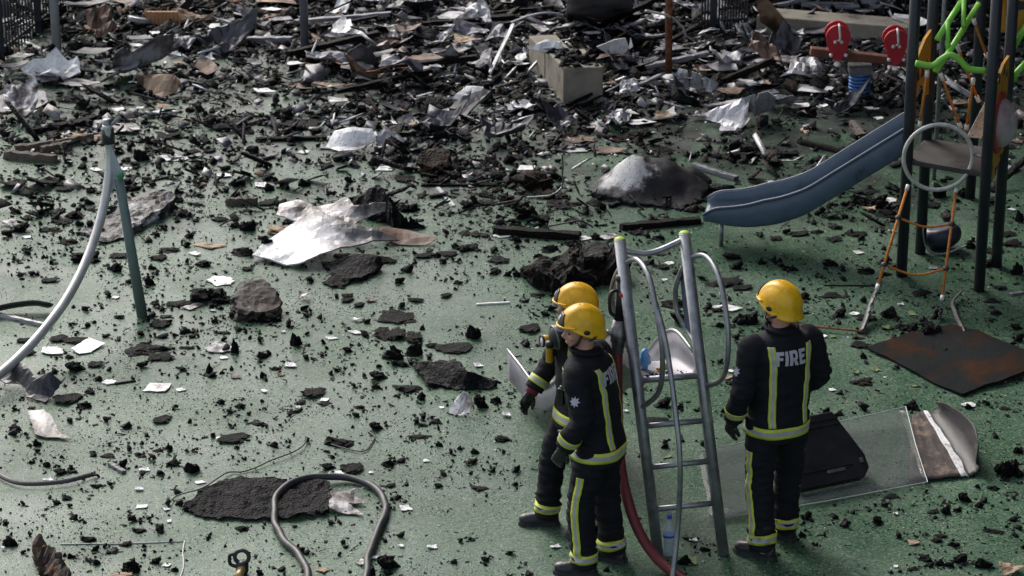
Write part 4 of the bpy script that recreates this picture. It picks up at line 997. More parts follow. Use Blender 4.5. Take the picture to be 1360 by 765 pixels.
    # gloves
    for s, k in ((-1, 'L'), (1, 'R')):
        sh, el, w = arms[k]; d = (w - el).normalized() if ('hd' + k) not in J else Vector(J['hd' + k]).normalized()
        hv = make_hand(w + d * 0.02, d, J.get('palm' + k, (-s, 0.2, 0)), s, J.get('curl' + k, 0.4))
        me = fuse(hv, 0.0048, 1); me.materials.append(M['leather']); gl = link('glove', me, t)
        mk('glove_cuff', tube([w - d * 0.045, w + d * 0.035], [0.047, 0.044], 16), M[J.get('glove' + k, 'leather')], gl, True)
    hl = make_helmet(t); hl.location = hc + Vector((0, 0, 0.022)); hl.scale = (.94, .94, .94); hl.rotation_euler = (R(J.get('nod', 0)), 0, hy)
    return t, jk, bj

# right: back towards the camera, facing away to the left
pR = P(1027, 725)
firefighter('firefighter with FIRE across the back, standing alone at the right', pR, R(24), 1.0, dict(
    footL=(-0.14, -0.11, 0), footR=(0.12, 0.08, 0), toeL=36, toeR=25, hip=Vector((0.0, 0.0, 0)), kneeL=(-0.01, 0.03, 0), kneeR=(0.02, 0.03, 0),
    elbowL=(-0.285, -0.035, 1.16), wristL=(-0.285, 0.07, 0.92), elbowR=(0.285, -0.02, 1.16), wristR=(0.235, 0.17, 1.02),
    palmL=(1, 0.3, 0), palmR=(-1, 0, 0), head=24, nod=-2, tapeL=-0.25))
# middle: profile to the left, head turned a little to the camera
pF = P(794, 753)
tF, jF, bF = firefighter('firefighter with face in profile and silver sleeve badge, nearest the camera', pF, R(68), 0.975, dict(
    footL=(-0.13, 0.05, 0), footR=(0.13, -0.06, 0), toeL=14, toeR=-4, kneeL=(-0.015, 0.05, 0), kneeR=(0.01, 0.03, 0),
    elbowL=(-0.275, 0.02, 1.17), wristL=(-0.255, 0.14, 0.94), elbowR=(0.28, 0.05, 1.17), wristR=(0.25, 0.17, 0.96),
    palmL=(1, 0.0, 0), head=34, nod=-4, tapeL=0.1, badge=-0.02, lean=Vector((0, 0.10, 0))))
# behind: turned towards the camera's left, arm hanging, torch on the chest
pB = P(768, 699)
tB, jB, bB = firefighter('firefighter with yellow torch on the chest, half hidden behind another firefighter', pB, R(112), 0.94, dict(
    footL=(-0.13, -0.04, 0), footR=(0.12, 0.19, 0), toeL=10, toeR=-22, kneeR=(0.01, 0.05, 0),
    elbowL=(-0.275, -0.03, 1.17), wristL=(-0.25, 0.12, 0.95), elbowR=(0.275, 0.08, 1.18), wristR=(0.25, 0.24, 0.98),
    palmR=(-1, 0.0, 0), gloveR='glove_red', head=-24, nod=-3, lean=Vector((0.0, 0.0, 0))))
def chest(bv, x, z, out=0.0):
    h = bv.ray_cast(Vector((x, 0, z)), Vector((0, 1, 0))); return h[0] + Vector((0, out, 0))
# things the firefighters carry
def carried(t, bv):
    c = chest(bv, 0.06, 1.36)
    r = root('torch', 'yellow right-angle torch clipped to a firefighter chest', 'torch', t.matrix_basis @ c, t.rotation_euler.z)
    mk('body', lathe([(0.018, -0.1), (0.024, -0.095), (0.024, 0.01), (0.028, 0.015), (0.028, 0.03)], 16, (0, 0.045, 0)), M['torch_yellow'], r, True)
    hd = mk('lamp_head', tube([(0, 0.015, 0.055), (0, 0.06, 0.055), (0, 0.095, 0.055)], [0.03, 0.034, 0.04], 18), M['torch_yellow'], r, True)
    mk('lens', tube([(0, 0.088, 0.055), (0, 0.1, 0.055)], 0.03, 18), M['white_plastic'], hd, True)
    mk('lens_rim', tube([(0.035 * math.cos(a), 0.097, 0.055 + 0.035 * math.sin(a)) for a in [2 * math.pi * i / 20 for i in range(20)]], 0.008, 8, closed=True), M['black_plastic'], hd, True)
    mk('clip', box((0, 0.012, -0.03), (0.02, 0.03, 0.06)), M['black_plastic'], r)
    c = chest(bv, -0.04, 1.42)
    r = root('breathing_mask', 'black breathing mask hanging at the chest of the torch-carrying firefighter', 'mask', t.matrix_basis @ c, t.rotation_euler.z)
    mk('face_piece', ellipsoid((0, 0.045, 0.05), (0.075, 0.05, 0.085), 20, 14), M['black_plastic'], r, True)
    mk('rim', tube([(0.07 * math.cos(a), 0.06 + 0.012 * math.sin(a), 0.05 + 0.078 * math.sin(a)) for a in [2 * math.pi * i / 24 for i in range(24)]], 0.007, 8, closed=True), M['steel_dark'], r, True)
    mk('valve', lathe([(0.026, -0.02), (0.03, 0.0), (0.026, 0.02)], 16, (0, 0.095, 0.01)), M['black_plastic'], r, True)
bpy.context.view_layer.update()
carried(tB, bB)
c = chest(bF, -0.09, 1.22)
r = root('radio', 'small black radio clipped to the front of the profile firefighter', 'radio', tF.matrix_basis @ c, tF.rotation_euler.z)
bevel(mk('case', box((0, 0.02, 0), (0.06, 0.04, 0.12)), M['black_plastic'], r), 0.008)
mk('aerial', tube([(0.018, 0.02, 0.06), (0.018, 0.02, 0.15)], 0.007, 10), M['black_rubber'], r, True)
mk('knob', lathe([(0.009, 0.058), (0.009, 0.074)], 12, (-0.012, 0.02, 0)), M['steel_dark'], r, True)
# ------------------------------------------------------------------ debris makers
LM = [(76, 71, 'the pale grey post'), (405, 68, 'the dark grey post'), (30, 60, 'the black railings at left'), (760, 137, 'the concrete bench'),
      (888, 102, 'the rusty pole'), (1140, 120, 'the red seesaw'), (1250, 365, 'the climbing tower'), (1050, 320, 'the blue slide'),
      (450, 340, 'the large bent white panel'), (189, 420, 'the grey-green leg'), (865, 265, 'the domed scorched sheet'), (335, 425, 'the burnt brown box'),
      (605, 510, 'the curled burnt slab'), (440, 640, 'the black hose loop'), (335, 675, 'the frayed burnt mat'), (66, 740, 'the split burnt log'),
      (320, 755, 'the brass-necked valve'), (705, 695, 'the torch firefighter'), (780, 755, 'the profile firefighter'), (1020, 735, 'the lone right firefighter'),
      (1110, 660, 'the black case'), (1255, 630, 'the curled silver sheet'), (1265, 490, 'the scorched brown mat'), (920, 735, 'the small metal slide'),
      (690, 505, 'the metal slide exit'), (180, 300, 'the long ashy slab'), (770, 365, 'the thick burnt beam'), (55, 530, 'the torn black sheet'),
      (540, 440, 'the flaky burnt heap'), (60, 210, 'the brown planks'), (200, 95, 'the rolled metal sheet'), (470, 190, 'the pale curved panel'),
      (1000, 170, 'the crumpled silver duct'), (575, 215, 'the rusty box'), (620, 150, 'the dark flat board'), (1220, 440, 'the rope ladder'), (560, 90, 'the tent-like folded sheet')]
_seen = {}
def auto_label(size, look, kind, u, v):
    d, lm = min((((u - a) * 1.0) ** 2 + ((v - b) * 2.0) ** 2, (a, b, ph)) for a, b, ph in LM)
    dx, dy = u - lm[0], (v - lm[1]) * 1.7
    far = math.sqrt(d)
    if abs(dx) > abs(dy): rel = 'left of' if dx < 0 else 'right of'
    else: rel = 'behind' if dy < 0 else 'in front of'
    near = 'just ' if far < 45 else ('well ' if far > 110 and rel not in () else '')
    return f'{size} {look} {kind} lying {near}{rel} {lm[2]}', f'{kind}s {rel} {lm[2]}'
def shape_word(w, d, h): return 'tall ' if h > .75 * w else ('long ' if w > 3 * d else ('flat ' if h < .22 * w else ('blocky ' if h > .5 * w else '')))
def size_word(w): return 'tiny' if w < 0.06 else ('small' if w < 0.12 else ('fist-sized' if w < 0.18 else ('hefty' if w < 0.3 else 'large')))

def rock_bm(seed, sub, planes, rough, fine):
    rnd = random.Random(seed); bm = bmesh.new(); bmesh.ops.create_icosphere(bm, subdivisions=sub, radius=1.0)
    pl = []
    for _ in range(planes):
        n = Vector((rnd.gauss(0, 1), rnd.gauss(0, 1), rnd.gauss(0, 1))).normalized(); pl.append((n, rnd.uniform(0.42, 0.9)))
    o = Vector((seed * 3.1, seed * 1.7, 0)); st = Vector((rnd.uniform(.6, 1.3), rnd.uniform(.5, 1.1), rnd.uniform(.5, 1)))
    for v in bm.verts:
        d = v.co.normalized(); r = 1.4
        for n, k in pl:
            c = d.dot(n)
            if c > 0.05: r = min(r, k / c)
        r *= 1 + rough * noise.fractal(d * 1.9 + o, 1, 2, 3) + fine * (abs(noise.noise(d * 5.5 + o)) * 2 - .5)
        v.co = Vector((d.x * st.x, d.y * st.y, d.z * st.z)) * max(r, .15)
    bmesh.ops.rotate(bm, verts=bm.verts, cent=(0, 0, 0), matrix=Matrix.Rotation(rnd.uniform(0, 6), 3, 'Z') @ Matrix.Rotation(rnd.uniform(-.5, .5), 3, 'X'))
    return bm
def facet_mesh(name, seed, sub=3, planes=16, rough=0.10, flat=1.0, m='char', fine=0.05, cluster=0):
    """jagged burnt chunk, or a crumbled cluster of chunks, in a unit footprint with a flat base"""
    rnd = random.Random(seed + 99); co = []; F = []
    for c in range(max(1, cluster)):
        bm = rock_bm(seed * 13 + c, sub, planes, rough, fine); k = len(co)
        if cluster:
            s_ = (.62, .5, .42, .34, .3, .26)[c % 6] * rnd.uniform(.8, 1.2); a = rnd.uniform(0, 6.28); r = 0 if c == 0 else rnd.uniform(.35, .85)
            off = Vector((math.cos(a) * r, math.sin(a) * r * .8, -.25 * (1 - s_))); co += [v.co * s_ + off for v in bm.verts]
        else: co += [v.co.copy() for v in bm.verts]
        F += [tuple(k + v.index for v in f.verts) for f in bm.faces]; bm.free()
    xs = [p.x for p in co]; ys = [p.y for p in co]; zs = [p.z for p in co]
    zc = min(zs) + (.36 if cluster else .26) * (max(zs) - min(zs)); z1 = max(zs)
    V = [((p.x - (min(xs) + max(xs)) / 2) / (max(xs) - min(xs)), (p.y - (min(ys) + max(ys)) / 2) / (max(ys) - min(ys)), (max(p.z, zc) - zc) / (z1 - zc)) for p in co]
    F = [f for f in F if any(V[i][2] > 0 for i in f)]
    me = bpy.data.meshes.new(name); me.from_pydata(V, [], F); me.update(); me.materials.append(M[m]); return me
def flake_mesh(name, seed, m, curl=0.25, n=9, rag=0.25, hole=0.0, crumple=0.1):
    """torn, curled sheet in a unit footprint; height about `curl`"""
    rnd = random.Random(seed); k = rnd.choice((4, 4, 5, 5, 6, 7)); ol = []; st = rnd.uniform(0, 1)
    for i in range(k):
        a = 2 * math.pi * (i + st + rnd.uniform(-.3, .3)) / k; r = 0.5 * (1 - rag * 1.7 * rnd.random()); ol.append(Vector((math.cos(a) * r, math.sin(a) * r)))
    x0, x1 = min(p.x for p in ol), max(p.x for p in ol); y0, y1 = min(p.y for p in ol), max(p.y for p in ol)
    ol = [Vector(((p.x - (x0 + x1) / 2) / (x1 - x0), (p.y - (y0 + y1) / 2) / (y1 - y0))) for p in ol]
    pts = []; N = len(ol)
    for i in range(N):
        a, b = ol[i], ol[(i + 1) % N]
        for j in range(3): pts.append(a.lerp(b, j / 3) * (1 + (rnd.uniform(-.14, .10) if j else 0)))
    edge = len(pts); face = [list(range(edge))]
    inner = []
    for i in range(n):
        for j in range(n): inner.append(Vector(((i + .5) / n - .5 + rnd.uniform(-.02, .02), (j + .5) / n - .5 + rnd.uniform(-.02, .02))))
    v2, _, f2, _, _, _ = delaunay_2d_cdt(pts + inner, [], face, 1, 1e-5)
    ang = rnd.uniform(0, math.pi); ax = Vector((math.cos(ang), math.sin(ang))); off = rnd.uniform(-.25, .25); cr = rnd.choice((-1, 1, 1)); ax2 = Vector((math.cos(ang + 1.3), math.sin(ang + 1.3)))
    fold = rnd.uniform(.4, 1.0)
    V = []
    for p in v2:
        s = p.dot(ax) - off; s2 = p.dot(ax2)
        z = (s * s * 3.0 if cr > 0 else (0.25 - s * s) * 1.6) * curl + fold * curl * abs(s2 - off * .8) * 1.5 + crumple * curl * 2.2 * noise.fractal(Vector((p.x * 4 + seed, p.y * 4, seed * .7)), 1, 2, 3)
        V.append(Vector((p.x, p.y, z)))
    z0 = min(p.z for p in V)
    V = [(p.x, p.y, p.z - z0) for p in V]
    me = bpy.data.meshes.new(name); me.from_pydata(V, [], [tuple(f) for f in f2]); me.update(); me.materials.append(M[m])
    return me
def plank_mesh(name, seed, m):
    rnd = random.Random(seed); V, F = [], []; n = 14
    for i in range(n + 1):
        x = i / n - .5; e = 1 - (0.5 * rnd.random() if i in (0, n) else 0)
        for (y, z) in ((-.5, 0), (.5, 0), (.5, .55), (.42, 1), (-.42, 1), (-.5, .5)):
            V.append((x + (rnd.uniform(-.02, .02) if i in (0, n) else 0), y * e * (1 + .12 * noise.noise(Vector((x * 9, y, seed)))), max(0, z * (1 + .25 * noise.noise(Vector((x * 7 + 3, y * 2, seed * 2.0)))))))
    for i in range(n):
        for k in range(6): F.append((i * 6 + k, i * 6 + (k + 1) % 6, (i + 1) * 6 + (k + 1) % 6, (i + 1) * 6 + k))
    F.append(tuple(reversed(range(6)))); F.append(tuple(n * 6 + k for k in range(6)))
    me = bpy.data.meshes.new(name); me.from_pydata(V, [], F); me.update(); me.materials.append(M[m]); return me
LUMPS = {m: [facet_mesh('lump', 10 * i + j, 3, 7 + 2 * (j % 4), 0.38 + .06 * (j % 3), m=m, fine=.3, cluster=(0, 3, 0, 5, 4, 0, 6)[j]) for j in range(7)] for i, m in enumerate(('char', 'char_grey', 'char_brown', 'char_rust'))}
SHEETS = {m: [flake_mesh('sheet', 100 * (i + 1) + j, m, curl=(.16, .3, .42)[j % 3]) for j in range(8)] for i, m in enumerate(('white', 'white_soot', 'silver', 'grey', 'dark_sheet', 'brown_sheet', 'tan_sheet'))}
CFLAKE = [flake_mesh('char_flake', 900 + j, 'char', curl=.3, crumple=.3) for j in range(6)]
LEAFM = [flake_mesh('leaf', 950 + j, 'leaf', curl=.2, n=5, rag=.5) for j in range(4)]
PLANKS = {m: [plank_mesh('plank', 60 + i * 7 + j, m) for j in range(4)] for i, m in enumerate(('char', 'wood', 'char_brown', 'silver', 'white', 'grey'))}
LOOK = {'char': 'black charred', 'char_grey': 'ash-grey charred', 'char_brown': 'dark brown charred', 'char_rust': 'rust-stained charred', 'white': 'white', 'white_soot': 'soot-stained whitish',
        'silver': 'silver metal', 'grey': 'grey metal', 'dark_sheet': 'dark scorched', 'brown_sheet': 'scorched brown', 'tan_sheet': 'scorched tan', 'wood': 'weathered wooden', 'leaf': 'green'}
rng = random.Random(3)
def put(name, me, u, v, size, rz, label, cat, group, tilt=(0, 0), lift=0.0, thick=None):
    o = link(name, me); o.location = P(u, v) + Vector((0, 0, lift)); o.scale = size; o.rotation_euler = (tilt[0], tilt[1], rz)
    if thick:
        s = o.modifiers.new('s', 'SOLIDIFY'); s.thickness = thick / max(size[2], 0.02); s.offset = -0.0
    return tag(o, label, cat, group)
def bbox_dims(u0, v0, u1, v1, ratio):
    """real width, depth, height of a piece from its box in the photo"""
    pm = pxm(v1); w = (u1 - u0) / pm; hh = (v1 - v0) / pm
    d = w * ratio; s, c = math.sin(PITCH + 0.02), math.cos(PITCH + 0.02)
    if d * s > hh * 0.72: d = hh * 0.72 / s
    d = max(d, 0.03); h = max((hh - d * s) / c, 0.012)
    return pm, w, d, h
def lump(u0, v0, u1, v1, m='char', label=None, cat='charred debris'):
    pm, w, d, h = bbox_dims(u0, v0, u1, v1, 0.75)
    me = rng.choice(LUMPS[m] if w > .14 else LUMPS[m][0:3] + LUMPS[m][5:6]); vb = v1 - d * math.sin(PITCH) * pm * 0.5
    lb, gp = auto_label(shape_word(w, d, h) + size_word(w), LOOK[m], 'lump', (u0 + u1) / 2, v1) if label is None else (label, None)
    return put('charred_lump', me, (u0 + u1) / 2, vb, (w, d, h), rng.choice((0, math.pi)) + rng.uniform(-.2, .2), lb, cat, gp, lift=-0.003)
def sheet(u0, v0, u1, v1, m='white', label=None, cat='debris sheet', rz=None):
    pm, w, d, h = bbox_dims(u0, v0, u1, v1, 0.8)
    me = rng.choice(SHEETS[m]); vb = v1 - d * math.sin(PITCH) * pm * 0.5
    kind = 'sheet' if w > 0.22 else 'scrap'
    if v1 < 170: w *= 1.3; h *= 1.3
    lb, gp = auto_label(shape_word(w, d, h) + size_word(w), LOOK[m], kind, (u0 + u1) / 2, v1) if label is None else (label, None)
    return put('metal_sheet' if m in ('silver', 'grey', 'dark_sheet') else 'torn_sheet', me, (u0 + u1) / 2, vb, (w * 1.1, d * 1.15, max(h * 1.6, 0.03)), rng.uniform(-.25, .25) if rz is None else rz, lb, cat, gp, lift=0.004, thick=0.004)
def flake(u0, v0, u1, v1, m='white'):
    o = sheet(u0, v0, u1, v1, m); return o
def cflake(u0, v0, u1, v1):
    pm, w, d, h = bbox_dims(u0, v0, u1, v1, 0.9)
    lb, gp = auto_label(size_word(w), 'black charred', 'flake', (u0 + u1) / 2, v1)
    return put('charred_flake', rng.choice(CFLAKE), (u0 + u1) / 2, v1 - d * math.sin(PITCH) * pm * .5, (w * 1.1, d * 1.2, max(h * 1.3, .03)), rng.uniform(-.3, .3), lb, 'charred debris', gp, lift=.005, thick=.012)
def plank(ua, va, ub, vb, wpx, m='char', label=None, cat='plank', hz=None, za=0.0, zb=0.0):
    a, b = P(ua, va), P(ub, vb); pm = pxm((va + vb) / 2); d = b - a
    w = wpx / pm; h = hz if hz is not None else w * 0.6
    kind = 'plank' if m in ('char', 'wood', 'char_brown') else 'strip'
    lb, gp = auto_label(size_word(d.length * .6), LOOK[m], kind, (ua + ub) / 2, (va + vb) / 2) if label is None else (label, None)
    o = link('charred_plank' if kind == 'plank' else 'metal_strip', rng.choice(PLANKS[m])); o.location = (a + b) / 2 + Vector((0, 0, (za + zb) / 2))
    o.scale = (d.length, w, h); o.rotation_euler = (0, -math.atan2(zb - za, d.length), math.atan2(d.y, d.x))
    return tag(o, lb, cat if kind == 'plank' else 'metal strip', gp)
def wire(pts, r, m, name, label, cat, closed=False, flat=None, seg=8):
    path = spline([P(u, v, z) for u, v, z in pts], 8)
    path = [p + Vector((.012 * noise.noise(p * 5), .014 * noise.noise(p * 5 + Vector((7, 0, 0))), 0)) for p in path]
    o = mk(name, tube(path, r, seg, flat=flat), M[m], None, True); return tag(o, label, cat)
def poly(name, pts, m, label, cat, th=0.006, crumple=0.01, bumps=(), solid=False, step=0.06, ncs=3.0, z_min=0.006, fine=0.0, smooth=False):
    """piece traced by its outline: pts (u, v, height); heights run smoothly inside, crumpled by noise; solid = goes down to the ground"""
    W = [P(u, v, h) for u, v, h in pts]; c = sum(W, Vector()) / len(W)
    c = Vector((c.x, c.y, 0)); ring = []; N = len(W); rnd = random.Random(int(pts[0][0] * 7 + pts[0][1]))
    for i in range(N):
        a, b = W[i], W[(i + 1) % N]; k = max(1, int((a - b).length / step))
        nrm_ = Vector((-(b - a).y, (b - a).x, 0)); nrm_ = nrm_.normalized() if nrm_.length > 1e-6 else nrm_
        for j in range(k):
            p = lerp(a, b, j / k)
            if j: p = p + nrm_ * rnd.uniform(-1, 1) * min(fine + 0.006, 0.03)
            ring.append(p)
    xs = [p.x for p in ring]; ys = [p.y for p in ring]; inner = []
    nx = max(2, int((max(xs) - min(xs)) / step)); ny = max(2, int((max(ys) - min(ys)) / step))
    for i in range(nx):
        for j in range(ny): inner.append(Vector((min(xs) + (i + .5) / nx * (max(xs) - min(xs)) + rnd.uniform(-.2, .2) * step, min(ys) + (j + .5) / ny * (max(ys) - min(ys)) + rnd.uniform(-.2, .2) * step)))
    v2, e2, f2, _, _, _ = delaunay_2d_cdt([Vector((p.x, p.y)) for p in ring] + inner, [], [list(range(len(ring)))], 1, 1e-5)
    V = []
    bp = [(P(u, v, h), h, r) for u, v, h, r in bumps]
    for p in v2:
        sw = sz = 0.0
        for q in ring:
            d2 = (q.x - p.x) ** 2 + (q.y - p.y) ** 2 + 1e-6; w = 1 / d2 ** 1.5; sw += w; sz += w * q.z
        z = sz / sw
        for q, h, r in bp:
            d = math.hypot(p.x - q.x, p.y - q.y) / r; k = math.exp(-d * d); z = z * (1 - k) + max(z, h) * k if h > 0 else z
        z += crumple * noise.fractal(Vector((p.x * ncs, p.y * ncs, c.x)), 1, 2, 4)
        if fine: z += fine * (noise.noise(Vector((p.x * 14, p.y * 14, 2.0))) + 1.2 * abs(noise.noise(Vector((p.x * 22 + p.y * 9, p.y * 22, 5.0)))) - .4)
        V.append(Vector((p.x, p.y, max(z, z_min))))
    F = [tuple(f) for f in f2]
    if solid:
        cnt = {}
        for f in F:
            for i in range(len(f)):
                e = (f[i], f[(i + 1) % len(f)]); cnt[e] = 1
        low = {}; NS = 4
        def col(q):
            if q not in low:
                p = V[q]; ids = [q]; d = Vector((p.x - c.x, p.y - c.y, 0)); d = d.normalized() if d.length > 1e-5 else Vector((1, 0, 0))
                for k in range(1, NS + 1):
                    f = k / NS; z = p.z * (1 - f); e = .045 * noise.fractal(Vector((p.x * 9, p.y * 9, z * 16 + c.x)), 1, 2, 4) + .012 * math.sin(f * 3.1) - (.02 if k == 2 else 0)
                    ids.append(len(V)); V.append(Vector((p.x + d.x * e, p.y + d.y * e, max(z, 0))))
                low[q] = ids
            return low[q]
        for (a, b) in list(cnt):
            if (b, a) not in cnt:
                A_, B_ = col(a), col(b)
                for k in range(NS): F.append((B_[k], A_[k], A_[k + 1], B_[k + 1]))
    o = mk(name, (V, F), M[m] if isinstance(m, str) else m, None, smooth, off=c); o.location = c
    if not solid:
        s = o.modifiers.new('s', 'SOLIDIFY'); s.thickness = th; s.offset = 1.0
    return tag(o, label, cat)

# ------------------------------------------------------------------ the pieces that stand out
poly('bent_sheet', [(335, 341, .03), (358, 347, .02), (381, 351, .03), (397, 350, .05), (426, 338, .11), (460, 331, .13), (495, 322, .13), (530, 319, .10), (500, 308, .17), (465, 298, .22), (440, 290, .24), (417, 282, .25), (394, 296, .15), (360, 316, .06)], 'panel_white', 'large bent white panel with black speckles, front plate, left of centre', 'metal sheet', .012, .02, step=.04, ncs=5)
poly('bent_sheet', [(367, 286, .12), (372, 272, .15), (395, 268, .17), (420, 273, .18), (445, 272, .20), (458, 264, .26), (470, 276, .25), (497, 269, .28), (512, 269, .27), (511, 280, .2), (482, 291, .18), (466, 299, .18), (446, 291, .19), (420, 284, .19), (395, 295, .10)], 'white_soot', 'bright white bent band standing behind the large bent white panel', 'metal sheet', .01, .03, step=.04, ncs=6)
for (u_, v_, w_, zz, lb_) in ((383, 332, 14, .05, 'black lump in the middle of the bent white panel'), (398, 330, 9, .07, 'tiny black lump near the middle of the bent white panel'), (472, 314, 16, .15, 'black crumbled lump on the right part of the bent white panel'), (445, 322, 10, .11, 'small black lump on the front edge of the bent white panel'), (425, 296, 12, .2, 'black lump on the upper crease of the bent white panel')):
    lump(u_ - w_ / 2, v_ - w_ * .6, u_ + w_ / 2, v_, 'char', lb_).location.z += zz
sheet(357, 292, 396, 313, 'tan_sheet', 'tan curled scrap leaning on the left of the large bent white panel')
lump(345, 315, 364, 335, 'char', 'round black lump resting on the left corner of the bent white panel').location.z += .05
lump(366, 279, 386, 292, 'char', 'black lump stuck behind the left end of the white bent band').location.z += .12
lump(412, 325, 437, 334, 'char', 'small black crumb pile on the front plate of the bent white panel').location.z += .09
poly('metal_sheet', [(500, 300, .10), (540, 305, .06), (582, 317, .05), (565, 326, .01), (530, 325, .01), (512, 318, .05)], 'brown_sheet', 'scorched brown metal strip beside the large bent white panel', 'metal sheet', .006, .01)
poly('charred_slab', [(430, 345, .05), (470, 338, .09), (505, 343, .10), (508, 352, .04), (480, 368, .04), (455, 370, .04)], 'char_grey', 'black charred slab under the front edge of the bent white panel', 'charred debris', solid=True, crumple=.03, step=.03)
poly('charred_slab', [(455, 262, .1), (490, 250, .22), (512, 252, .26), (520, 272, .2), (545, 283, .14), (562, 292, .06), (540, 296, .05), (515, 290, .06), (480, 278, .06)], 'char', 'black charred heap against the back of the bent white panel', 'charred debris', solid=True, crumple=.05, step=.04, fine=.02)
poly('scorched_sheet', [(786, 260, .01), (797, 248, .03), (822, 238, .04), (850, 234, .04), (895, 236, .04), (930, 242, .03), (944, 250, .01), (935, 264, .01), (905, 277, .01), (860, 273, .01), (820, 269, .01)], 'dome_soot', 'domed scorched sheet with white ash on its left flank, right of centre', 'metal sheet', solid=True, crumple=.02, bumps=((845, 206, .33, .24), (880, 213, .27, .24), (912, 224, .19, .22), (814, 234, .13, .2)), step=.03, fine=.009, ncs=5, smooth=True)
for (u_, v_, w_, zz, lb_) in ((858, 262, 30, .04, 'long charred scrap lying on the front of the domed scorched sheet'), (890, 256, 22, .08, 'black charred scrap on the front right of the domed scorched sheet'), (838, 250, 20, .1, 'black charred scrap on the ashy flank of the domed scorched sheet')):
    lump(u_ - w_ / 2, v_ - w_ * .35, u_ + w_ / 2, v_, 'char', lb_).location.z += zz
poly('charred_beam', [(694, 350, .10), (712, 343, .13), (745, 338, .12), (770, 326, .17), (800, 322, .18), (822, 326, .2), (838, 345, .16), (824, 358, .12), (790, 362, .13), (760, 368, .12), (735, 376, .10), (708, 366, .10)], 'beam_char', 'thick burnt beam block with ash on top, behind the yellow helmets', 'charred debris', solid=True, crumple=.09, step=.03, fine=.03, ncs=6)
for (u_, v_, w_, m_, lb_) in ((730, 352, 26, 'char', 'jagged black lump on the left end of the thick burnt beam'), (762, 345, 24, 'char_grey', 'ashy lump in the middle of the thick burnt beam'), (716, 358, 16, 'char_rust', 'rusty lump at the left front of the thick burnt beam')):
    lump(u_ - w_ / 2, v_ - w_ * .6, u_ + w_ / 2, v_, m_, lb_).location.z += .1
poly('ash_slab', [(770, 334, .19), (780, 324, .21), (805, 324, .22), (812, 336, .21), (795, 346, .20), (775, 344, .19)], 'char_grey', 'grey cracked ash crust resting on the thick burnt beam', 'charred debris', .03, .02, step=.025, z_min=.15, fine=.015)
poly('charred_slab', [(548, 475, .05), (563, 480, .1), (606, 474, .16), (622, 490, .15), (645, 498, .08), (663, 505, .05), (640, 513, .03), (600, 512, .03), (568, 506, .05)], 'char_grey', 'curled burnt slab with glossy black crust in mid-ground', 'charred debris', solid=True, crumple=.03, step=.03, fine=.012)
poly('pale_shell', [(596, 548, .01), (604, 532, .08), (616, 518, .16), (627, 528, .12), (629, 545, .06), (612, 552, .01)], 'white_soot', 'pale curved shell fragment in front of the curled burnt slab', 'debris sheet', .006, .012, step=.03)
poly('long_slab', [(110, 304, .03), (140, 284, .05), (175, 262, .08), (205, 254, .13), (228, 254, .14), (233, 264, .11), (205, 284, .07), (170, 310, .04), (140, 318, .03), (118, 315, .02)], 'long_ash', 'long ashy slab with silvery grain beside the grey-green leg', 'charred debris', solid=True, crumple=.05, step=.035, fine=.02)
poly('burnt_box', [(311, 396, .11), (317, 378, .16), (330, 369, .19), (352, 370, .19), (364, 382, .16), (373, 400, .10), (366, 408, .08), (340, 414, .09), (312, 412, .08)], 'box_burnt', 'burnt brown box with rounded top, left of centre', 'burnt box', solid=True, crumple=.03, step=.03, fine=.012)
lump(340, 408, 375, 430, 'char', 'black crumbled lump in front of the burnt brown box'); lump(304, 405, 338, 424, 'char', 'black slab at the front left foot of the burnt brown box')
lump(252, 372, 312, 406, 'char', 'black crumbled lump touching the burnt brown box')
sheet(275, 362, 310, 380, 'white', 'white torn scrap on the lump beside the burnt brown box')
poly('frayed_mat', [(245, 672, .02), (262, 652, .05), (300, 637, .06), (360, 634, .06), (395, 640, .05), (432, 636, .05), (438, 655, .04), (437, 678, .03), (395, 685, .03), (340, 690, .02), (290, 690, .01), (262, 685, .01)], 'mat_char', 'frayed burnt mat lying partly under the black hose loop', 'burnt mat', .010, .012, step=.025, ncs=9, fine=.016)
poly('torn_lining', [(436, 654, .05), (462, 652, .04), (484, 648, .03), (470, 658, .02), (485, 668, .02), (462, 668, .03), (484, 684, .01), (455, 682, .01), (438, 676, .03)], 'white_soot', 'pale torn lining at the right end of the frayed burnt mat', 'debris sheet', .004, .015, step=.03, ncs=8)
poly('torn_sheet', [(-8, 500, .05), (12, 485, .12), (30, 486, .14), (50, 502, .12), (66, 495, .16), (80, 508, .08), (88, 502, .08), (70, 525, .02), (60, 535, .01), (35, 527, .02), (28, 512, .05), (8, 512, .03)], 'dark_sheet', 'torn black sheet with lifted corners at the left edge', 'debris sheet', .01, .03, step=.04)
poly('white_board', [(37, 547, .04), (58, 544, .06), (70, 556, .05), (78, 575, .02), (95, 584, .01), (60, 582, .01), (46, 577, .02)], 'white_soot', 'white peeling board piece below the torn black sheet', 'debris sheet', .008, .012, step=.03)
poly('white_sheet', [(94, 463, .02), (118, 448, .02), (140, 455, .02), (120, 468, .01), (105, 470, .01)], 'white', 'flat white leaf-shaped scrap left of the long black smear', 'debris sheet', .004, .008, step=.03)
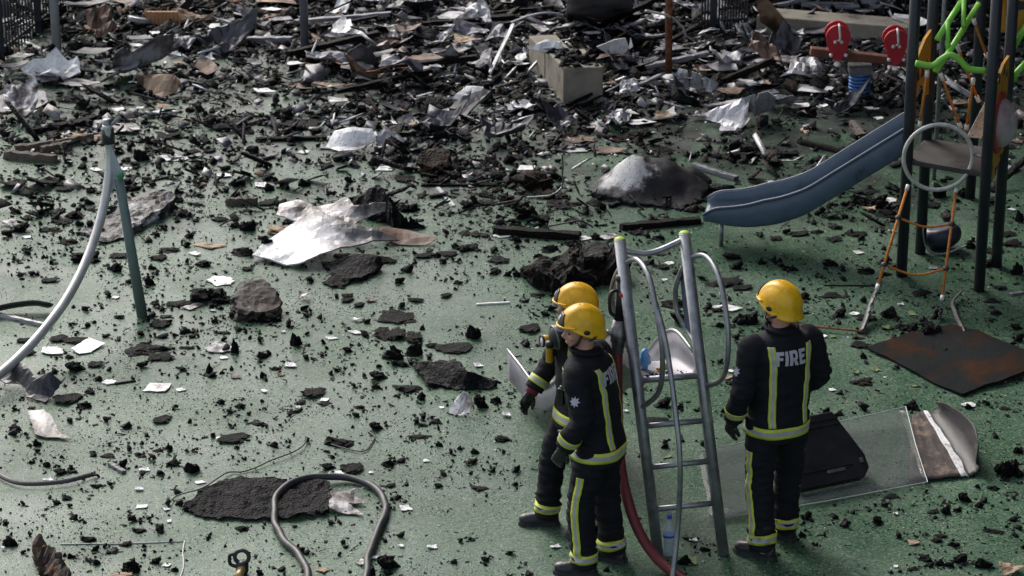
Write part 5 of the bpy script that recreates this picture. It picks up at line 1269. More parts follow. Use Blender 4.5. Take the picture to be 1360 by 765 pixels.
def curled():
    F0, F1, C0, C1 = P(1211, 553, .03), P(1207, 641, .012), P(1228, 547, .05), P(1284, 633, .012)
    W0, Wm, W1 = P(1244, 534, .17), P(1290, 560, .26), P(1296, 612, .12); n = 18; V, F, MI = [], [], []; nf, nw = 10, 12
    cen = (F1 + C1) / 2; cen.z = 0
    for i in range(n + 1):
        t = i / n; f = lerp(F0, F1, t); c = lerp(C0, C1, t); w = (W0 * (1 - t) ** 2 + (Wm * 2 - (W0 + W1) / 2) * 2 * t * (1 - t) + W1 * t * t)
        for j in range(nf + 1): V.append(lerp(f, c, j / nf) + Vector((0, 0, .012 * noise.noise(Vector((t * 5, j * .5, 1))) + .01)))
        for j in range(1, nw + 1):
            q = j / nw; p = lerp(c, w, q); p.z = c.z + (w.z - c.z) * q ** 1.7 ; p += Vector((.05, .01, 0)) * math.sin(q * 3.14) ; V.append(p + Vector((.012, .012, .012)) * noise.noise(Vector((t * 6, q * 5, 4))))
    S = nf + nw + 1
    for i in range(n):
        for j in range(S - 1): F.append((i * S + j, (i + 1) * S + j, (i + 1) * S + j + 1, i * S + j + 1)); MI.append(0 if j < nf - 1 else (2 if j <= nf else 1))
    o = mk('curled_sheet', (V, F), [M['floor_scorch'], M['curl_silver'], M['white']], None, True, off=cen); o.location = cen
    for p, i in zip(o.data.polygons, MI): p.material_index = i
    q = o.modifiers.new('s', 'SOLIDIFY'); q.thickness = .006; q.offset = 0
    tag(o, 'curled silver sheet with scorched inside, behind the clear plastic', 'metal sheet')
M['floor_scorch'] = mat('scorched_metal_floor', [(0.32, (0.03, 0.027, 0.027)), (0.52, (0.075, 0.06, 0.055)), (0.62, (0.17, 0.125, 0.10)), (0.78, (0.26, 0.2, 0.16))], 7, (0.6, 0.8), bump=0.3, spec=0.2)
curled()
poly('scorched_mat', [(1151, 464, .01), (1205, 445, .01), (1262, 432, .02), (1300, 440, .02), (1330, 455, .03), (1368, 470, .05), (1368, 490, .05), (1340, 502, .04), (1300, 517, .015), (1278, 526, .01), (1235, 507, .01), (1190, 482, .01)], 'mat_brown', 'scorched brown mat lying flat by the right edge', 'burnt mat', .014, .012, step=.05)
poly('burnt_log', [(46, 715, .10), (52, 707, .14), (62, 715, .18), (74, 730, .18), (88, 748, .16), (90, 765, .12), (75, 772, .08), (62, 758, .08), (50, 738, .07)], 'log', 'split burnt log with orange-brown core at the bottom left', 'charred debris', solid=True, crumple=.05, step=.025, fine=.03, ncs=8)
poly('leaning_board', [(752, 28, .0), (752, 2, .5), (770, -8, .62), (830, -8, .62), (842, 0, .55), (840, 22, .02), (800, 30, .01)], 'grey', 'dark blue-grey scorched board leaning at the top centre', 'metal panel', .012, .02, step=.08)
poly('rolled_sheet', [(148, 96, .03), (152, 70, .30), (163, 62, .36), (175, 70, .26), (190, 62, .30), (210, 48, .38), (232, 45, .36), (240, 54, .30), (235, 66, .2), (215, 78, .10), (185, 90, .04), (165, 98, .01)], 'sheet_curl', 'rolled metal sheet, pale inside and black outside, at the upper left', 'metal sheet', .008, .02, step=.05)
poly('curved_sheet', [(432, 196, .02), (445, 175, .12), (470, 169, .17), (495, 171, .16), (500, 186, .08), (478, 199, .02), (450, 202, .01)], 'white', 'pale curved panel lying behind the bent white panel', 'metal sheet', .006, .01, step=.05)
poly('pale_sheet', [(497, 184, .08), (512, 168, .15), (530, 178, .1), (538, 188, .05), (520, 196, .02), (503, 195, .01)], 'silver', 'crumpled silvery sheet touching the pale curved panel', 'metal sheet', .006, .015, step=.04)
poly('duct', [(936, 152, .08), (962, 141, .18), (985, 132, .26), (1020, 122, .30), (1030, 128, .28), (1028, 146, .1), (1005, 154, .06), (992, 174, .02), (955, 176, .02), (958, 164, .05), (945, 162, .04)], 'silver', 'crumpled silver duct torn open, right of the rusty pole', 'metal sheet', .006, .02, bumps=((1000, 132, .3, .1),), step=.045)
sheet(952, 150, 996, 175, 'dark_sheet', 'dark inner sheet in the mouth of the crumpled silver duct')
poly('silver_sheet', [(890, 112, .05), (902, 90, .2), (925, 97, .2), (955, 112, .08), (945, 124, .01), (915, 118, .02)], 'silver', 'silver sheet with a ridge just right of the rusty pole', 'metal sheet', .006, .015, step=.05)
poly('white_sheet', [(792, 62, .22), (815, 53, .32), (838, 50, .36), (841, 62, .28), (826, 73, .16), (805, 70, .16)], 'white', 'bright white curved sheet above the concrete bench', 'debris sheet', .006, .01, step=.05)
poly('white_sheet', [(700, 64, .38), (725, 52, .46), (745, 55, .46), (748, 64, .40), (722, 68, .36)], 'white', 'bright white flat sheet at the left end of the concrete bench', 'debris sheet', .006, .01, step=.05)
poly('folded_sheet', [(455, 82, .02), (462, 68, .2), (480, 58, .34), (494, 68, .2), (504, 84, .02), (490, 88, .02), (480, 80, .12), (468, 86, .02)], 'grey', 'tent-like folded grey sheet near the dark grey post', 'metal sheet', .006, .01, bumps=((480, 62, .34, .06),), step=.04)
poly('flat_board', [(583, 159, .02), (612, 132, .12), (640, 120, .17), (652, 122, .16), (632, 142, .08), (612, 162, .01)], 'dark_sheet', 'dark flat board propped at a slant behind mid-ground', 'board', .02, .004, step=.06)
poly('white_sheet', [(598, 131, .12), (620, 115, .18), (642, 116, .18), (640, 124, .14), (612, 133, .1)], 'white', 'bright white folded sheet lying on the dark flat board', 'debris sheet', .006, .01, step=.04, z_min=.06)
poly('rusty_box', [(553, 216, .1), (560, 200, .18), (580, 194, .2), (598, 200, .18), (594, 214, .12), (575, 220, .1)], 'char_rust', 'rusty crumpled box in the upper middle', 'burnt box', solid=True, crumple=.03, step=.03)
plank(650, 112, 683, 76, 5, 'white', 'white metal strip slanting up behind the dark flat board', hz=.02, za=.1, zb=.35)
poly('grey_board', [(-8, 130, .05), (30, 118, .08), (60, 122, .1), (64, 136, .06), (45, 146, .02), (-8, 150, .01)], 'grey', 'pale grey flat board at the left edge below the railings', 'board', .008, .008, step=.06)
poly('tan_sheet', [(180, 98, .16), (232, 100, .18), (240, 108, .16), (234, 124, .02), (212, 130, .01), (190, 118, .02)], 'tan_sheet', 'scorched tan sheet curled under the rolled metal sheet', 'debris sheet', .006, .02, step=.05)
poly('leaning_sheet', [(1010, 30, .2), (1004, 0, .55), (1016, -4, .58), (1045, 30, .25), (1058, 48, .02), (1030, 45, .05)], 'tan_sheet', 'pale scorched sheet leaning on the low concrete wall', 'metal sheet', .006, .015, step=.06)
for a in ((6, 210, 75, 216, 11), (20, 203, 72, 196, 10), (55, 205, 95, 196, 9), (75, 196, 125, 186, 8)):
    plank(*a, 'wood', {6: 'front brown plank of the pile by the left edge', 20: 'middle brown plank of the pile by the left edge', 55: 'short brown plank crossing the pile by the left edge', 75: 'rear brown plank pointing at the arched tube top'}[a[0]], hz=.07)
plank(40, 178, 95, 168, 12, 'char'); plank(92, 172, 127, 160, 13, 'char_brown')
plank(300, 272, 342, 271, 9, 'wood', hz=.06); plank(655, 310, 770, 318, 16, 'char_brown', 'long charred plank left of the ladder top, lying flat'); plank(825, 305, 930, 296, 13, 'char_brown', 'long brown charred plank running to the blue slide tip')
plank(920, 222, 978, 240, 10, 'grey', 'grey slanted board right of the domed scorched sheet'); plank(1060, 190, 1130, 207, 9, 'char_brown')
plank(960, 210, 1060, 208, 10, 'char_brown'); plank(0, 421, 68, 436, 6, 'silver', 'thin white pipe lying under the black trough at the left edge', hz=.03)
wire([(-12, 412, .05), (20, 405, .07), (45, 402, .08), (60, 404, .07), (66, 406, .05)], .04, 'black_rubber', 'rubber_trough', 'black rubber strip curving over the thin white pipe, left edge', 'rubber strip', flat=(.4, 1.2))
wire([(-10, 625, .03), (8, 636, .03), (35, 643, .03), (75, 640, .03), (105, 635, .03), (127, 629, .02)], .014, 'black_rubber', 'rubber_strip', 'long black rubber strip curving across the left foreground', 'rubber strip', flat=(1.3, .4))
wire([(408, 775, .03), (408, 757, .03), (398, 738, .03), (380, 720, .03), (368, 702, .03), (364, 682, .035), (368, 660, .05), (385, 642, .07), (410, 634, .06), (445, 633, .04), (475, 638, .03), (500, 650, .03), (511, 668, .03), (512, 682, .03), (504, 702, .03), (495, 722, .03), (489, 745, .03), (486, 775, .03)], .024, 'black_rubber', 'hose', 'thin black hose making a loop on the ground, bottom centre left', 'hose', seg=12)
wire([(225, 668, .02), (238, 658, .02), (270, 648, .07), (300, 628, .02), (325, 626, .01), (360, 612, .02), (400, 594, .02), (407, 580, .02)], .005, 'black_rubber', 'wire', 'thin black wire trailing over the frayed burnt mat', 'wire')
wire([(440, 590, .01), (468, 598, .01), (485, 598, .01), (497, 582, .01), (490, 573, .01)], .005, 'black_rubber', 'wire', 'thin bent black wire above the hose loop', 'wire')
wire([(80, 722, .004), (150, 722, .004), (245, 719, .004)], .005, 'string', 'cord', 'thin white cord lying straight across the bottom left', 'cord')
wire([(246, 719, .004), (243, 745, .004), (239, 772, .004)], .005, 'string', 'cord', 'thin white cord running down to the bottom edge at left', 'cord')
wire([(62, 748, .004), (58, 772, .004)], .005, 'string', 'cord', 'short white cord end beside the split burnt log', 'cord')
wire([(1062, 432, .02), (1085, 434, .03), (1120, 437, .03), (1148, 440, .02)], .009, 'rust', 'rod', 'thin rusty rod pointing from the rope ladder to the right helmet', 'rod')
wire([(1143, 440, .02), (1152, 415, .08), (1160, 395, .14), (1168, 375, .2)], .03, 'black_rubber', 'rubber_strip', 'black rubber strip leaning against the left ladder chain', 'rubber strip', flat=(1.1, .4))
wire([(1278, 386, .06), (1265, 400, .03), (1268, 415, .02), (1275, 430, .02), (1280, 442, .02)], .018, 'black_rubber', 'rubber_strip', 'black bent rubber strip behind the scorched brown mat', 'rubber strip', flat=(1.2, .4))
wire([(858, 14, .75), (890, 22, .62), (905, 35, .4), (912, 50, .1)], .012, 'white_plastic', 'cable', 'pale bent cable arching behind the rusty pole', 'cable')
wire([(680, 30, .3), (705, 20, .42), (730, 17, .45), (748, 20, .4)], .01, 'pole_grey', 'cable', 'grey bent cable left of the dark leaning board', 'cable')
wire([(700, 262, .02), (735, 258, .25), (747, 242, .35), (747, 205, .8)], .008, 'steel_dark', 'wire', 'thin bent upright wire left of the domed scorched sheet', 'wire')
wire([(720, 302, .02), (750, 296, .06), (770, 293, .08), (788, 302, .02)], .008, 'black_rubber', 'wire', 'thin black bent wire behind the thick burnt beam', 'wire')

# fire hose with its branch pipe, laid over the metal slide
yq = SA.y + 0.12
wire3 = [P(925, 782, .035), P(905, 768, .035), PY(872, 741, P(905, 768).y + .12), PY(846, 700, P(905, 768).y + .25), PY(829, 645, P(905, 768).y + .4), PY(822, 590, yq - .12), PY(820, 520, yq - .05), PY(820, 462, yq)]
for q in wire3: q.z = max(q.z, .035)
t = root('fire_hose', 'dark red fire hose rising from the ground to the metal slide', 'hose', P(905, 768)); o = t.location
mk('hose', tube(spline(wire3, 10), 0.034, 14), M['red_hose'], t, True, off=o)
a, b = PY(820, 468, yq), PY(822, 425, yq + .02)
mk('coupling', tube([a, lerp(a, b, .3), lerp(a, b, .35), lerp(a, b, .8), lerp(a, b, .82), b], [.04, .042, .05, .05, .042, .038], 18), M['steel_dark'], t, True, off=o)
c_ = PY(824, 372, yq + .05)
mk('branch_pipe', tube([b, lerp(b, c_, .5), c_], [.032, .024, .03], 14), M['black_plastic'], t, True, off=o)
mk('nozzle', tube([c_, lerp(b, c_, 1.12)], [.034, .03], 14), M['black_rubber'], t, True, off=o)
mk('handle', tube(spline([lerp(b, c_, .1), PY(811, 415, yq), PY(811, 390, yq), lerp(b, c_, .75)], 6), .012, 8), M['black_plastic'], t, True, off=o)
mk('knob', ellipsoid(lerp(b, c_, .68) + Vector((.01, -.035, 0)), (.016, .016, .016), 12, 8), M['red_plastic'], t, True, off=o)
mk('lever_arm', tube([PY(806, 440, yq - .02), lerp(a, b, .5)], .014, 8), M['steel_dark'], t, True, off=o)

# hose valve at the bottom edge
t = root('hose_valve', 'black hose valve with brass neck at the bottom edge', 'valve', P(321, 766)); o = t.location
q = P(322, 762)
mk('valve_body', lathe([(.03, 0), (.04, .02), (.042, .07), (.03, .09)], 16, q), M['black_plastic'], t, True, off=o)
mk('hand_wheel', tube([q + Vector((.045 * math.cos(x), -.0, .12 + .045 * math.sin(x))) for x in [2 * math.pi * i / 20 for i in range(20)]], .014, 8, closed=True), M['black_rubber'], t, True, off=o)
mk('lever', tube(spline([q + Vector((-.03, 0, .05)), q + Vector((-.075, 0, .07)), q + Vector((-.075, 0, .13)), q + Vector((-.045, 0, .14))], 5), .012, 8), M['black_plastic'], t, True, off=o)
mk('neck', tube([q + Vector((0, -.03, .05)), q + Vector((-.01, -.16, .05))], .026, 14), M['brass'], t, True, off=o)

# black case, clear plastic sheets
poly('clear_sheet', [(926, 600, .02), (1060, 572, .03), (1203, 540, .10), (1216, 590, .08), (1232, 640, .03), (1100, 665, .02), (985, 684, .02), (945, 690, .02)], 'clear_sheet', 'large clear plastic sheet lying under the black case', 'plastic sheet', .006, .0, step=.12, z_min=.012, smooth=True)
_cs = bpy.data.objects['clear_sheet']
for pa in ([(945, 690, .026), (985, 684, .026), (1100, 665, .026), (1232, 640, .036)], [(1232, 640, .036), (1216, 590, .086), (1203, 540, .106)], [(1203, 540, .106), (1060, 572, .036), (926, 600, .026)]):
    mk('edge_glint', tube([P(*q) for q in pa], .0035, 6), M['sheet_glint'], _cs, off=_cs.location)  # pale tubes paint the light caught by the sheet's rim
poly('clear_strip', [(940, 676, .05), (1000, 671, .05), (1000, 683, .035), (940, 690, .035)], 'clear_sheet', 'folded clear plastic strip between the ladder and the right firefighter', 'plastic sheet', .008, .003, step=.1, z_min=.03, smooth=True)
t = root('black_case', 'black plastic case standing behind the right firefighter on clear plastic', 'case', P(1110, 660)); o = t.location
A_, B_ = P(1058, 661), P(1150, 642); ex = (B_ - A_).normalized(); ln = (B_ - A_).length; nv = Vector((-ex.y, ex.x, 0)); upv = (Vector((0, 0, 1)) * .72 + nv * .69).normalized()
ol = [(0, 0), (ln - .03, 0), (ln + .03, .06), (ln + .03, .16), (ln - .1, .5), (0, .5)]
nb = ex.cross(upv); base = A_ + Vector((0, 0, .04))
cs = bevel(mk('shell', prism(ol, ex, upv, base + nb * -.0, nb, .09), M['black_plastic'], t, off=o), .012, 3)
for z0, z1 in ((.1, .12), (.44, .455), (.4, .415)):
    mk('rib', prism([(.02, z0), (ln - .08, z0), (ln - .08, z1), (.02, z1)], ex, upv, base + nb * .05, nb, .015), M['black_plastic'], cs, off=o)
mk('name_plate', prism([(ln - .3, .07), (ln - .16, .07), (ln - .16, .092), (ln - .3, .092)], ex, upv, base + nb * .05, nb, .014), M['steel_dark'], cs, off=o)
mk('catch', prism([(ln - .03, .1), (ln - .005, .1), (ln - .005, .135), (ln - .03, .135)], ex, upv, base + nb * .05, nb, .014), M['steel_dark'], cs, off=o)
mk('handle', tube(spline([base + ex * .1 + upv * .5, base + ex * .12 + upv * .55, base + ex * .26 + upv * .55, base + ex * .28 + upv * .5], 5), .012, 8), M['black_plastic'], t, True, off=o)

# water bottle by the ladder
t = root('water_bottle', 'clear water bottle with blue cap at the foot of the ladder', 'bottle', P(888, 737))
mk('bottle', lathe([(.03, 0), (.038, .006), (.039, .06), (.037, .065), (.039, .07), (.039, .17), (.037, .19), (.026, .225), (.014, .245), (.014, .262)], 20), M['bottle'], t, True)
mk('water', lathe([(.028, .004), (.0355, .008), (.0355, .14)], 20), M['water'], t, True)
mk('cap', lathe([(.0165, .262), (.0165, .284), (.014, .287)], 16), M['blue_label'], t)
mk('label_band', lathe([(.0396, .135), (.0396, .15)], 20), M['blue_label'], t)
# odds and ends on the slide platform
pc = lerp(SL[3], SR[3], .28); r_ = mk('plastic_bag', (lambda vf: ([p + Vector((.02 * noise.noise(p * 30), .02 * noise.noise(p * 30 + Vector((4, 0, 0))), 0)) for p in vf[0]], vf[1]))(ellipsoid((0, 0, .07), (.035, .035, .075), 14, 10)), M['blue_bag'], None, True); r_.location = pc + Vector((0, 0, .01)); tag(r_, 'crumpled light blue plastic bottle on the metal slide platform', 'bottle')
pc = lerp(SL[2], SR[2], .5); r_ = mk('orange_tool', join(tube([(0, 0, .03), (.05, .03, .03)], .022, 10), tube([(-.03, .02, .012), (.0, .0, .012)], .012, 8)), M['yellow_panel'], None, True); r_.location = pc + Vector((0, 0, .008)); tag(r_, 'small orange hand tool on the metal slide platform', 'tool')
wb = [PY(1284, 182, TYM), PY(1303, 184, TYM), PY(1311, 165, TYM), PY(1308, 136, TYM)]; wc = sum(wb, Vector()) / 4
o_ = mk('white_board', flat_poly([p - wc for p in wb], (0.1, -1, 0.3), .012), M['white'], None); o_.location = wc; tag(o_, 'white board propped on the tower platform beside the red ring', 'board')
for k, (ii, s_, lb) in enumerate(((9, .75, 'black charred lump lying on the far rim of the blue slide'), (12, .45, 'black charred lump on the floor of the blue slide'), (16, .6, 'ash-grey charred lump on the floor of the blue slide'))):
    q = lerp(BL[ii], BR[ii], s_); o_ = link('charred_lump', LUMPS['char_grey' if k == 2 else 'char'][k * 2]); o_.location = q + Vector((0, 0, .012)); o_.scale = (.09, .08, .09); tag(o_, lb, 'charred debris')
# fallen bucket seat under the tower
t = root('bucket_seat', 'dark blue bucket seat with wire handle lying under the tower', 'play seat', P(1250, 336)); o = t.location
V, F = ellipsoid((0, 0, 0), (.16, .12, .12), 22, 14); q = P(1250, 330)
mk('bowl', ([Vector((p.x + .02 * p.z / .1, p.y, min(p.z, .085 + .25 * p.x))) + q + Vector((0, 0, .115)) for p in V], F), M['seat_plastic'], t, True, off=o)
mk('wire_handle', tube(spline([PY(1229, 328, q.y - .15), PY(1226, 305, q.y - .15), PY(1232, 292, q.y - .1)], 6), .008, 8), M['galv'], t, True, off=o)
mk('wire_handle', tube(spline([PY(1229, 326, q.y - .15), PY(1240, 336, q.y - .17), PY(1258, 336, q.y - .17), PY(1285, 325, q.y - .15)], 6), .008, 8), M['galv'], t, True, off=o)
# yellow corrugated board at the top left
t = root('slatted_box', 'orange-tan slatted crate showing through debris at the top left', 'crate', P(220, 38)); o = t.location
for i in range(9):
    a = P(199 + i * 5, 38); mk('slat', box(a + Vector((0, 0, .09)), (.032, .02, .18)), M['tan_slat'], t, off=o)
mk('back_board', box((P(199, 38) + P(240, 38)) / 2 + Vector((0, .06, .085)), (.42, .02, .17)), M['tan_slat'], t, off=o)
# ------------------------------------------------------------------ scattered pieces, measured tile by tile in the photograph (4x enlarged)
# codes: L lump, G grey lump, B brown lump, R rusty lump, C charred flake, W white, S sooty white, V silver, Y grey, D dark, N brown, T tan, K leaf; p* = strip or plank a b c d width
TILES = {  # last white piece of the first tile's second row paints wet-ground glare
(0, 0): '''L 1120 600 1360 720|S 530 640 745 720|L 510 560 600 640|T 310 690 530 764|L 290 480 480 560|L 390 520 480 590|D 480 490 590 545|L 650 430 790 510|Y 190 370 320 470|S 320 420 510 480|D 410 285 570 345|
pW 110 215 215 262 22|L 220 230 290 275|L 330 200 450 290|S 380 20 560 90|N 580 5 720 70|T 980 80 1110 230|W 1120 155 1280 195|L 820 150 980 220|W 800 195 845 230|W 700 260 765 310|S 60 315 165 360|W 900 310 960 370|W 1060 320 1130 385|
L 60 440 110 470|L 20 415 70 450|L 990 410 1040 445|L 1110 475 1200 505|L 1280 525 1345 560|L 1185 395 1350 445|L 1105 570 1150 600|L 625 515 675 555|L 980 560 1035 600|L 740 620 810 665|C 830 690 960 750|T 840 560 900 590|W 830 595 930 620|N 930 630 980 660|W 155 590 215 625|W 600 570 655 610|N 225 500 275 580|W 730 560 765 600|pC 320 110 600 165 30|pC 600 165 800 150 34|pC 1100 150 1310 150 32|pC 330 185 480 165 20|L 1190 640 1260 680|L 1300 200 1360 260|L 1050 250 1180 300|L 560 200 700 270|D 700 220 800 260|L 30 610 90 660|pV 150 332 280 322 8''',
(340, 0): '''T 0 0 190 80|S 280 0 415 60|W 40 75 125 110|Y 85 115 180 165|Y 0 120 35 165|pV 80 205 215 245 12|pV 0 205 160 195 12|T 415 95 465 145|N 300 150 380 210|pW 735 185 840 180 14|W 460 190 560 250|S 410 250 500 320|Y 340 270 375 320|pV 860 70 1160 40 18|pW 1150 105 1200 85 14|V 960 155 1040 200|
pV 970 215 1080 225 10|pV 820 255 1010 250 10|T 1075 225 1190 290|N 830 305 990 380|Y 820 390 910 430|W 935 385 980 420|W 540 385 640 440|R 560 400 670 460|L 480 360 640 400|pW 705 410 795 370 18|pC 480 478 900 465 16|L 890 410 1040 500|N 200 440 480 500|L 285 355 370 385|W 180 360 245 395|W 0 480 95 510|L 330 550 400 585|L 160 545 260 590|L 115 545 150 575|S 390 530 480 570|L 480 530 540 580|pC 440 600 590 597 8|L 490 610 600 670|L 600 635 680 690|
W 680 650 750 690|T 820 640 970 700|pC 910 730 1060 690 20|L 0 720 110 764|C 150 620 330 690|L 640 500 740 555|L 760 290 840 345|L 1100 200 1330 330|L 640 120 760 180|L 700 30 900 100|L 1240 90 1350 160|pY 760 140 880 210 14|L 560 90 640 150|L 1180 330 1300 420|W 1250 220 1320 255|V 600 15 700 60|Y 1040 60 1130 110|L 200 250 290 320|pC 0 750 400 740 26''',
(680, 0): '''W 0 35 45 55|W 55 20 100 40|V 260 150 385 210|W 390 205 460 230|T 105 100 150 150|R 20 340 60 362|W 15 360 80 400|W 0 430 30 480|L 60 480 250 600|T 530 525 610 570|L 600 490 720 550|pC 530 575 780 565 20|pC 750 620 800 540 20|W 565 580 660 630|W 620 640 760 680|T 770 570 850 650|Y 960 610 1000 640|W 655 410 720 450|pW 720 440 800 445 10|pC 650 470 880 465 30|N 1090 440 1215 525|W 1215 390 1320 480|V 1090 360 1150 400|Y 770 250 920 330|V 1000 180 1090 240|D 1090 185 1205 300|
pV 1140 165 1240 150 35|W 1280 180 1340 240|N 480 310 600 370|W 145 150 215 185|S 380 660 480 700|C 390 650 490 690|N 255 700 440 764|R 440 690 680 764|L 570 660 740 740|L 860 620 930 640|L 1100 730 1150 760|L 1030 735 1065 755|L 0 520 60 600|L 880 520 960 560|L 930 270 1060 340|L 500 120 620 180|L 900 120 1000 180|B 640 330 760 400|L 480 420 600 500|L 1230 260 1350 340|W 960 330 1050 355|L 560 220 700 300|D 420 90 520 150|pC 440 170 510 110 18|R 990 140 1020 170''',
(1020, 0): '''D 110 425 215 490|V 0 490 160 600|W 150 450 310 510|W 125 555 205 590|L 200 560 270 630|W 265 550 315 600|T 160 595 200 630|pC 260 520 390 590 18|pB 380 580 480 592 24|pN 440 660 510 740 32|W 565 620 605 655|W 545 695 590 720|T 595 670 640 720|L 600 640 680 690|W 520 580 580 600|W 590 510 640 545|L 330 440 430 510|W 225 165 260 210|W 120 190 180 240|pB 0 300 190 340 26|T 990 530 1065 575|L 0 400 110 470|L 620 400 720 480|L 80 250 220 330|L 560 380 640 440|L 480 520 560 580|L 10 620 90 660|L 700 560 760 620|L 830 600 900 660|L 1000 600 1080 660|N 1290 720 1360 764|L 1180 380 1260 440|R 1120 420 1160 455|W 460 85 545 110|L 950 420 1050 500''',
(0, 191): '''C 5 160 130 245|C 150 120 305 250|L 50 335 120 380|L 340 340 435 405|L 205 425 345 475|L 395 395 450 440|S 0 360 85 445|L 45 400 160 475|L 305 490 430 545|L 10 470 70 495|L 360 540 550 640|L 55 585 95 618|L 110 550 165 580|L 575 615 655 685|L 780 630 835 670|L 765 690 825 755|L 670 705 720 745|L 1030 600 1130 660|L 830 535 975 588|L 970 520 1020 550|T 1035 515 1195 560|W 1000 565 1070 598|L 1230 530 1355 605|W 1105 690 1235 745|L 1270 390 1360 470|L 1220 400 1280 450|L 1210 245 1280 290|L 1215 160 1310 235|L 1010 165 1110 215|L 1010 250 1095 285|
L 1020 300 1090 335|L 920 220 975 270|L 925 340 1000 365|pB 760 210 960 165 12|L 660 145 750 185|L 670 195 755 250|L 705 10 800 95|L 640 60 705 105|L 600 15 655 60|L 800 15 860 50|L 865 8 935 55|W 845 45 1000 95|Y 1000 20 1070 80|L 1030 80 1120 140|L 1170 125 1225 150|W 1160 155 1225 180|L 410 105 470 135|W 470 125 545 150|W 620 120 700 145|L 975 460 1035 505|L 770 490 820 525|L 810 470 850 495|L 850 430 890 455|L 925 385 960 420|L 975 368 1025 390|L 145 255 200 295|G 190 340 235 375|W 120 480 165 505|L 170 310 195 335|L 295 280 320 300|G 450 220 520 265|L 180 680 212 700|L 90 675 132 705|L 255 615 290 640''',
(340, 191): '''L 215 165 295 230|L 70 165 125 205|W 0 200 75 235|L 470 165 520 212|L 590 70 655 120|W 710 40 770 90|W 640 110 730 145|L 330 75 375 115|T 375 70 415 115|L 255 75 300 105|L 175 62 220 82|L 1135 60 1225 130|L 1220 75 1305 130|C 940 172 1015 205|C 1065 170 1115 205|pC 880 225 1280 225 18|pV 965 235 1050 335 22|L 1265 360 1325 400|B 1080 450 1250 500|L 1050 510 1205 580|L 940 570 990 610|L 975 600 1015 635|L 770 655 840 680|L 740 710 790 740|L 830 612 860 638|L 1240 555 1290 580|C 1240 600 1330 635|L 1240 672 1290 695|L 1310 665 1360 705|C 360 690 480 764|G 260 700 310 735|L 985 440 1030 480|W 1265 465 1360 500|L 1035 515 1090 560|T 65 405 220 490|
W 645 0 700 25|Y 340 0 480 35|W 225 25 285 55|L 805 390 895 420|L 1170 230 1280 290|L 700 50 780 110|L 500 40 590 75|B 1290 240 1360 320|L 1080 290 1180 350|L 750 300 860 370''',
(680, 191): '''W 30 85 120 145|R 0 110 240 270|B 110 220 300 310|L 280 295 385 340|B 0 310 140 410|L 180 340 215 362|W 85 435 150 475|W 355 475 425 515|S 460 445 575 520|L 415 460 480 515|L 125 385 180 420|L 365 340 410 380|L 430 340 485 370|L 720 380 800 425|L 700 470 740 500|L 740 470 820 520|W 795 705 825 730|W 810 615 860 645|L 735 630 835 670|L 750 570 830 600|L 630 610 740 650|L 1010 690 1230 764|L 975 555 1040 590|B 1110 560 1220 620|L 1150 610 1230 670|L 1300 600 1360 645|L 1300 465 1340 498|L 910 30 990 80|L 1065 50 1120 80|L 1125 220 1165 260|W 1170 230 1205 260|L 1120 10 1250 35|L 730 0 870 50|pC 520 340 660 285 26|pC 960 285 1090 325 22|V 270 0 430 50|N 430 0 600 60|W 0 10 40 35|L 850 650 960 700|L 880 540 960 575|L 0 660 55 710|L 0 480 60 530''',
(1020, 191): '''L 435 250 560 330|B 540 260 640 350|W 600 270 680 315|T 500 320 570 360|L 560 330 690 400|L 430 220 600 280|L 310 415 402 460|L 220 445 310 485|C 320 490 385 525|W 455 560 510 588|L 280 595 375 655|L 370 630 415 670|L 70 630 165 680|L 45 625 90 655|L 470 640 580 700|L 575 590 650 640|L 580 665 665 705|L 0 595 45 625|L 75 455 120 480|L 470 485 520 510|L 590 440 630 475|W 640 445 680 475|L 205 95 280 135|L 240 65 290 95|L 170 130 215 160|W 60 80 125 95|W 0 190 35 215|L 1235 490 1360 555|L 1290 610 1360 700|L 1310 340 1360 420|W 1275 335 1320 360|V 1190 90 1340 160|L 1040 500 1110 560|Y 850 640 910 670|pC 300 755 600 757 8|B 870 200 950 290|B 1000 220 1070 290|L 1100 600 1200 660''',
(0, 382): '''L 550 22 600 50|W 595 35 632 60|L 810 65 850 95|L 840 95 880 125|R 780 128 830 160|L 880 155 915 192|L 1120 150 1165 192|L 1170 130 1200 165|L 1245 195 1292 232|L 950 195 1025 245|L 1130 220 1230 255|L 1310 245 1345 272|G 650 280 940 365|L 820 232 900 272|L 940 300 1040 335|C 785 345 900 395|L 735 395 785 425|C 335 262 470 295|W 230 312 335 355|L 340 345 400 380|L 345 375 462 455|C 475 395 538 425|L 270 425 310 455|S 1095 270 1235 350|L 1225 255 1270 350|W 1170 355 1215 382|L 1090 390 1130 460|L 1105 445 1150 480|L 1165 430 1195 460|N 1225 450 1275 485|B 445 520 515 568|W 545 485 620 515|pC 610 515 720 498 12|W 770 485 898 552|W 940 532 988 552|L 950 420 985 445|L 1145 580 1200 622|L 1195 640 1240 670|L 1240 600 1310 645|C 820 680 905 720|L 908 625 938 652|L 60 625 95 655|L 40 712 125 764|L 350 680 395 718|C 290 545 420 620|L 400 590 498 650|L 545 690 585 712|L 640 730 700 748|L 495 468 545 495|L 380 175 402 200|L 445 185 485 210|L 525 95 550 115|L 430 100 475 125|C 895 75 980 100|S 960 70 1080 120|W 1110 110 1150 130|L 390 232 415 255|L 725 235 770 258|L 490 175 515 190|L 690 455 722 490''',
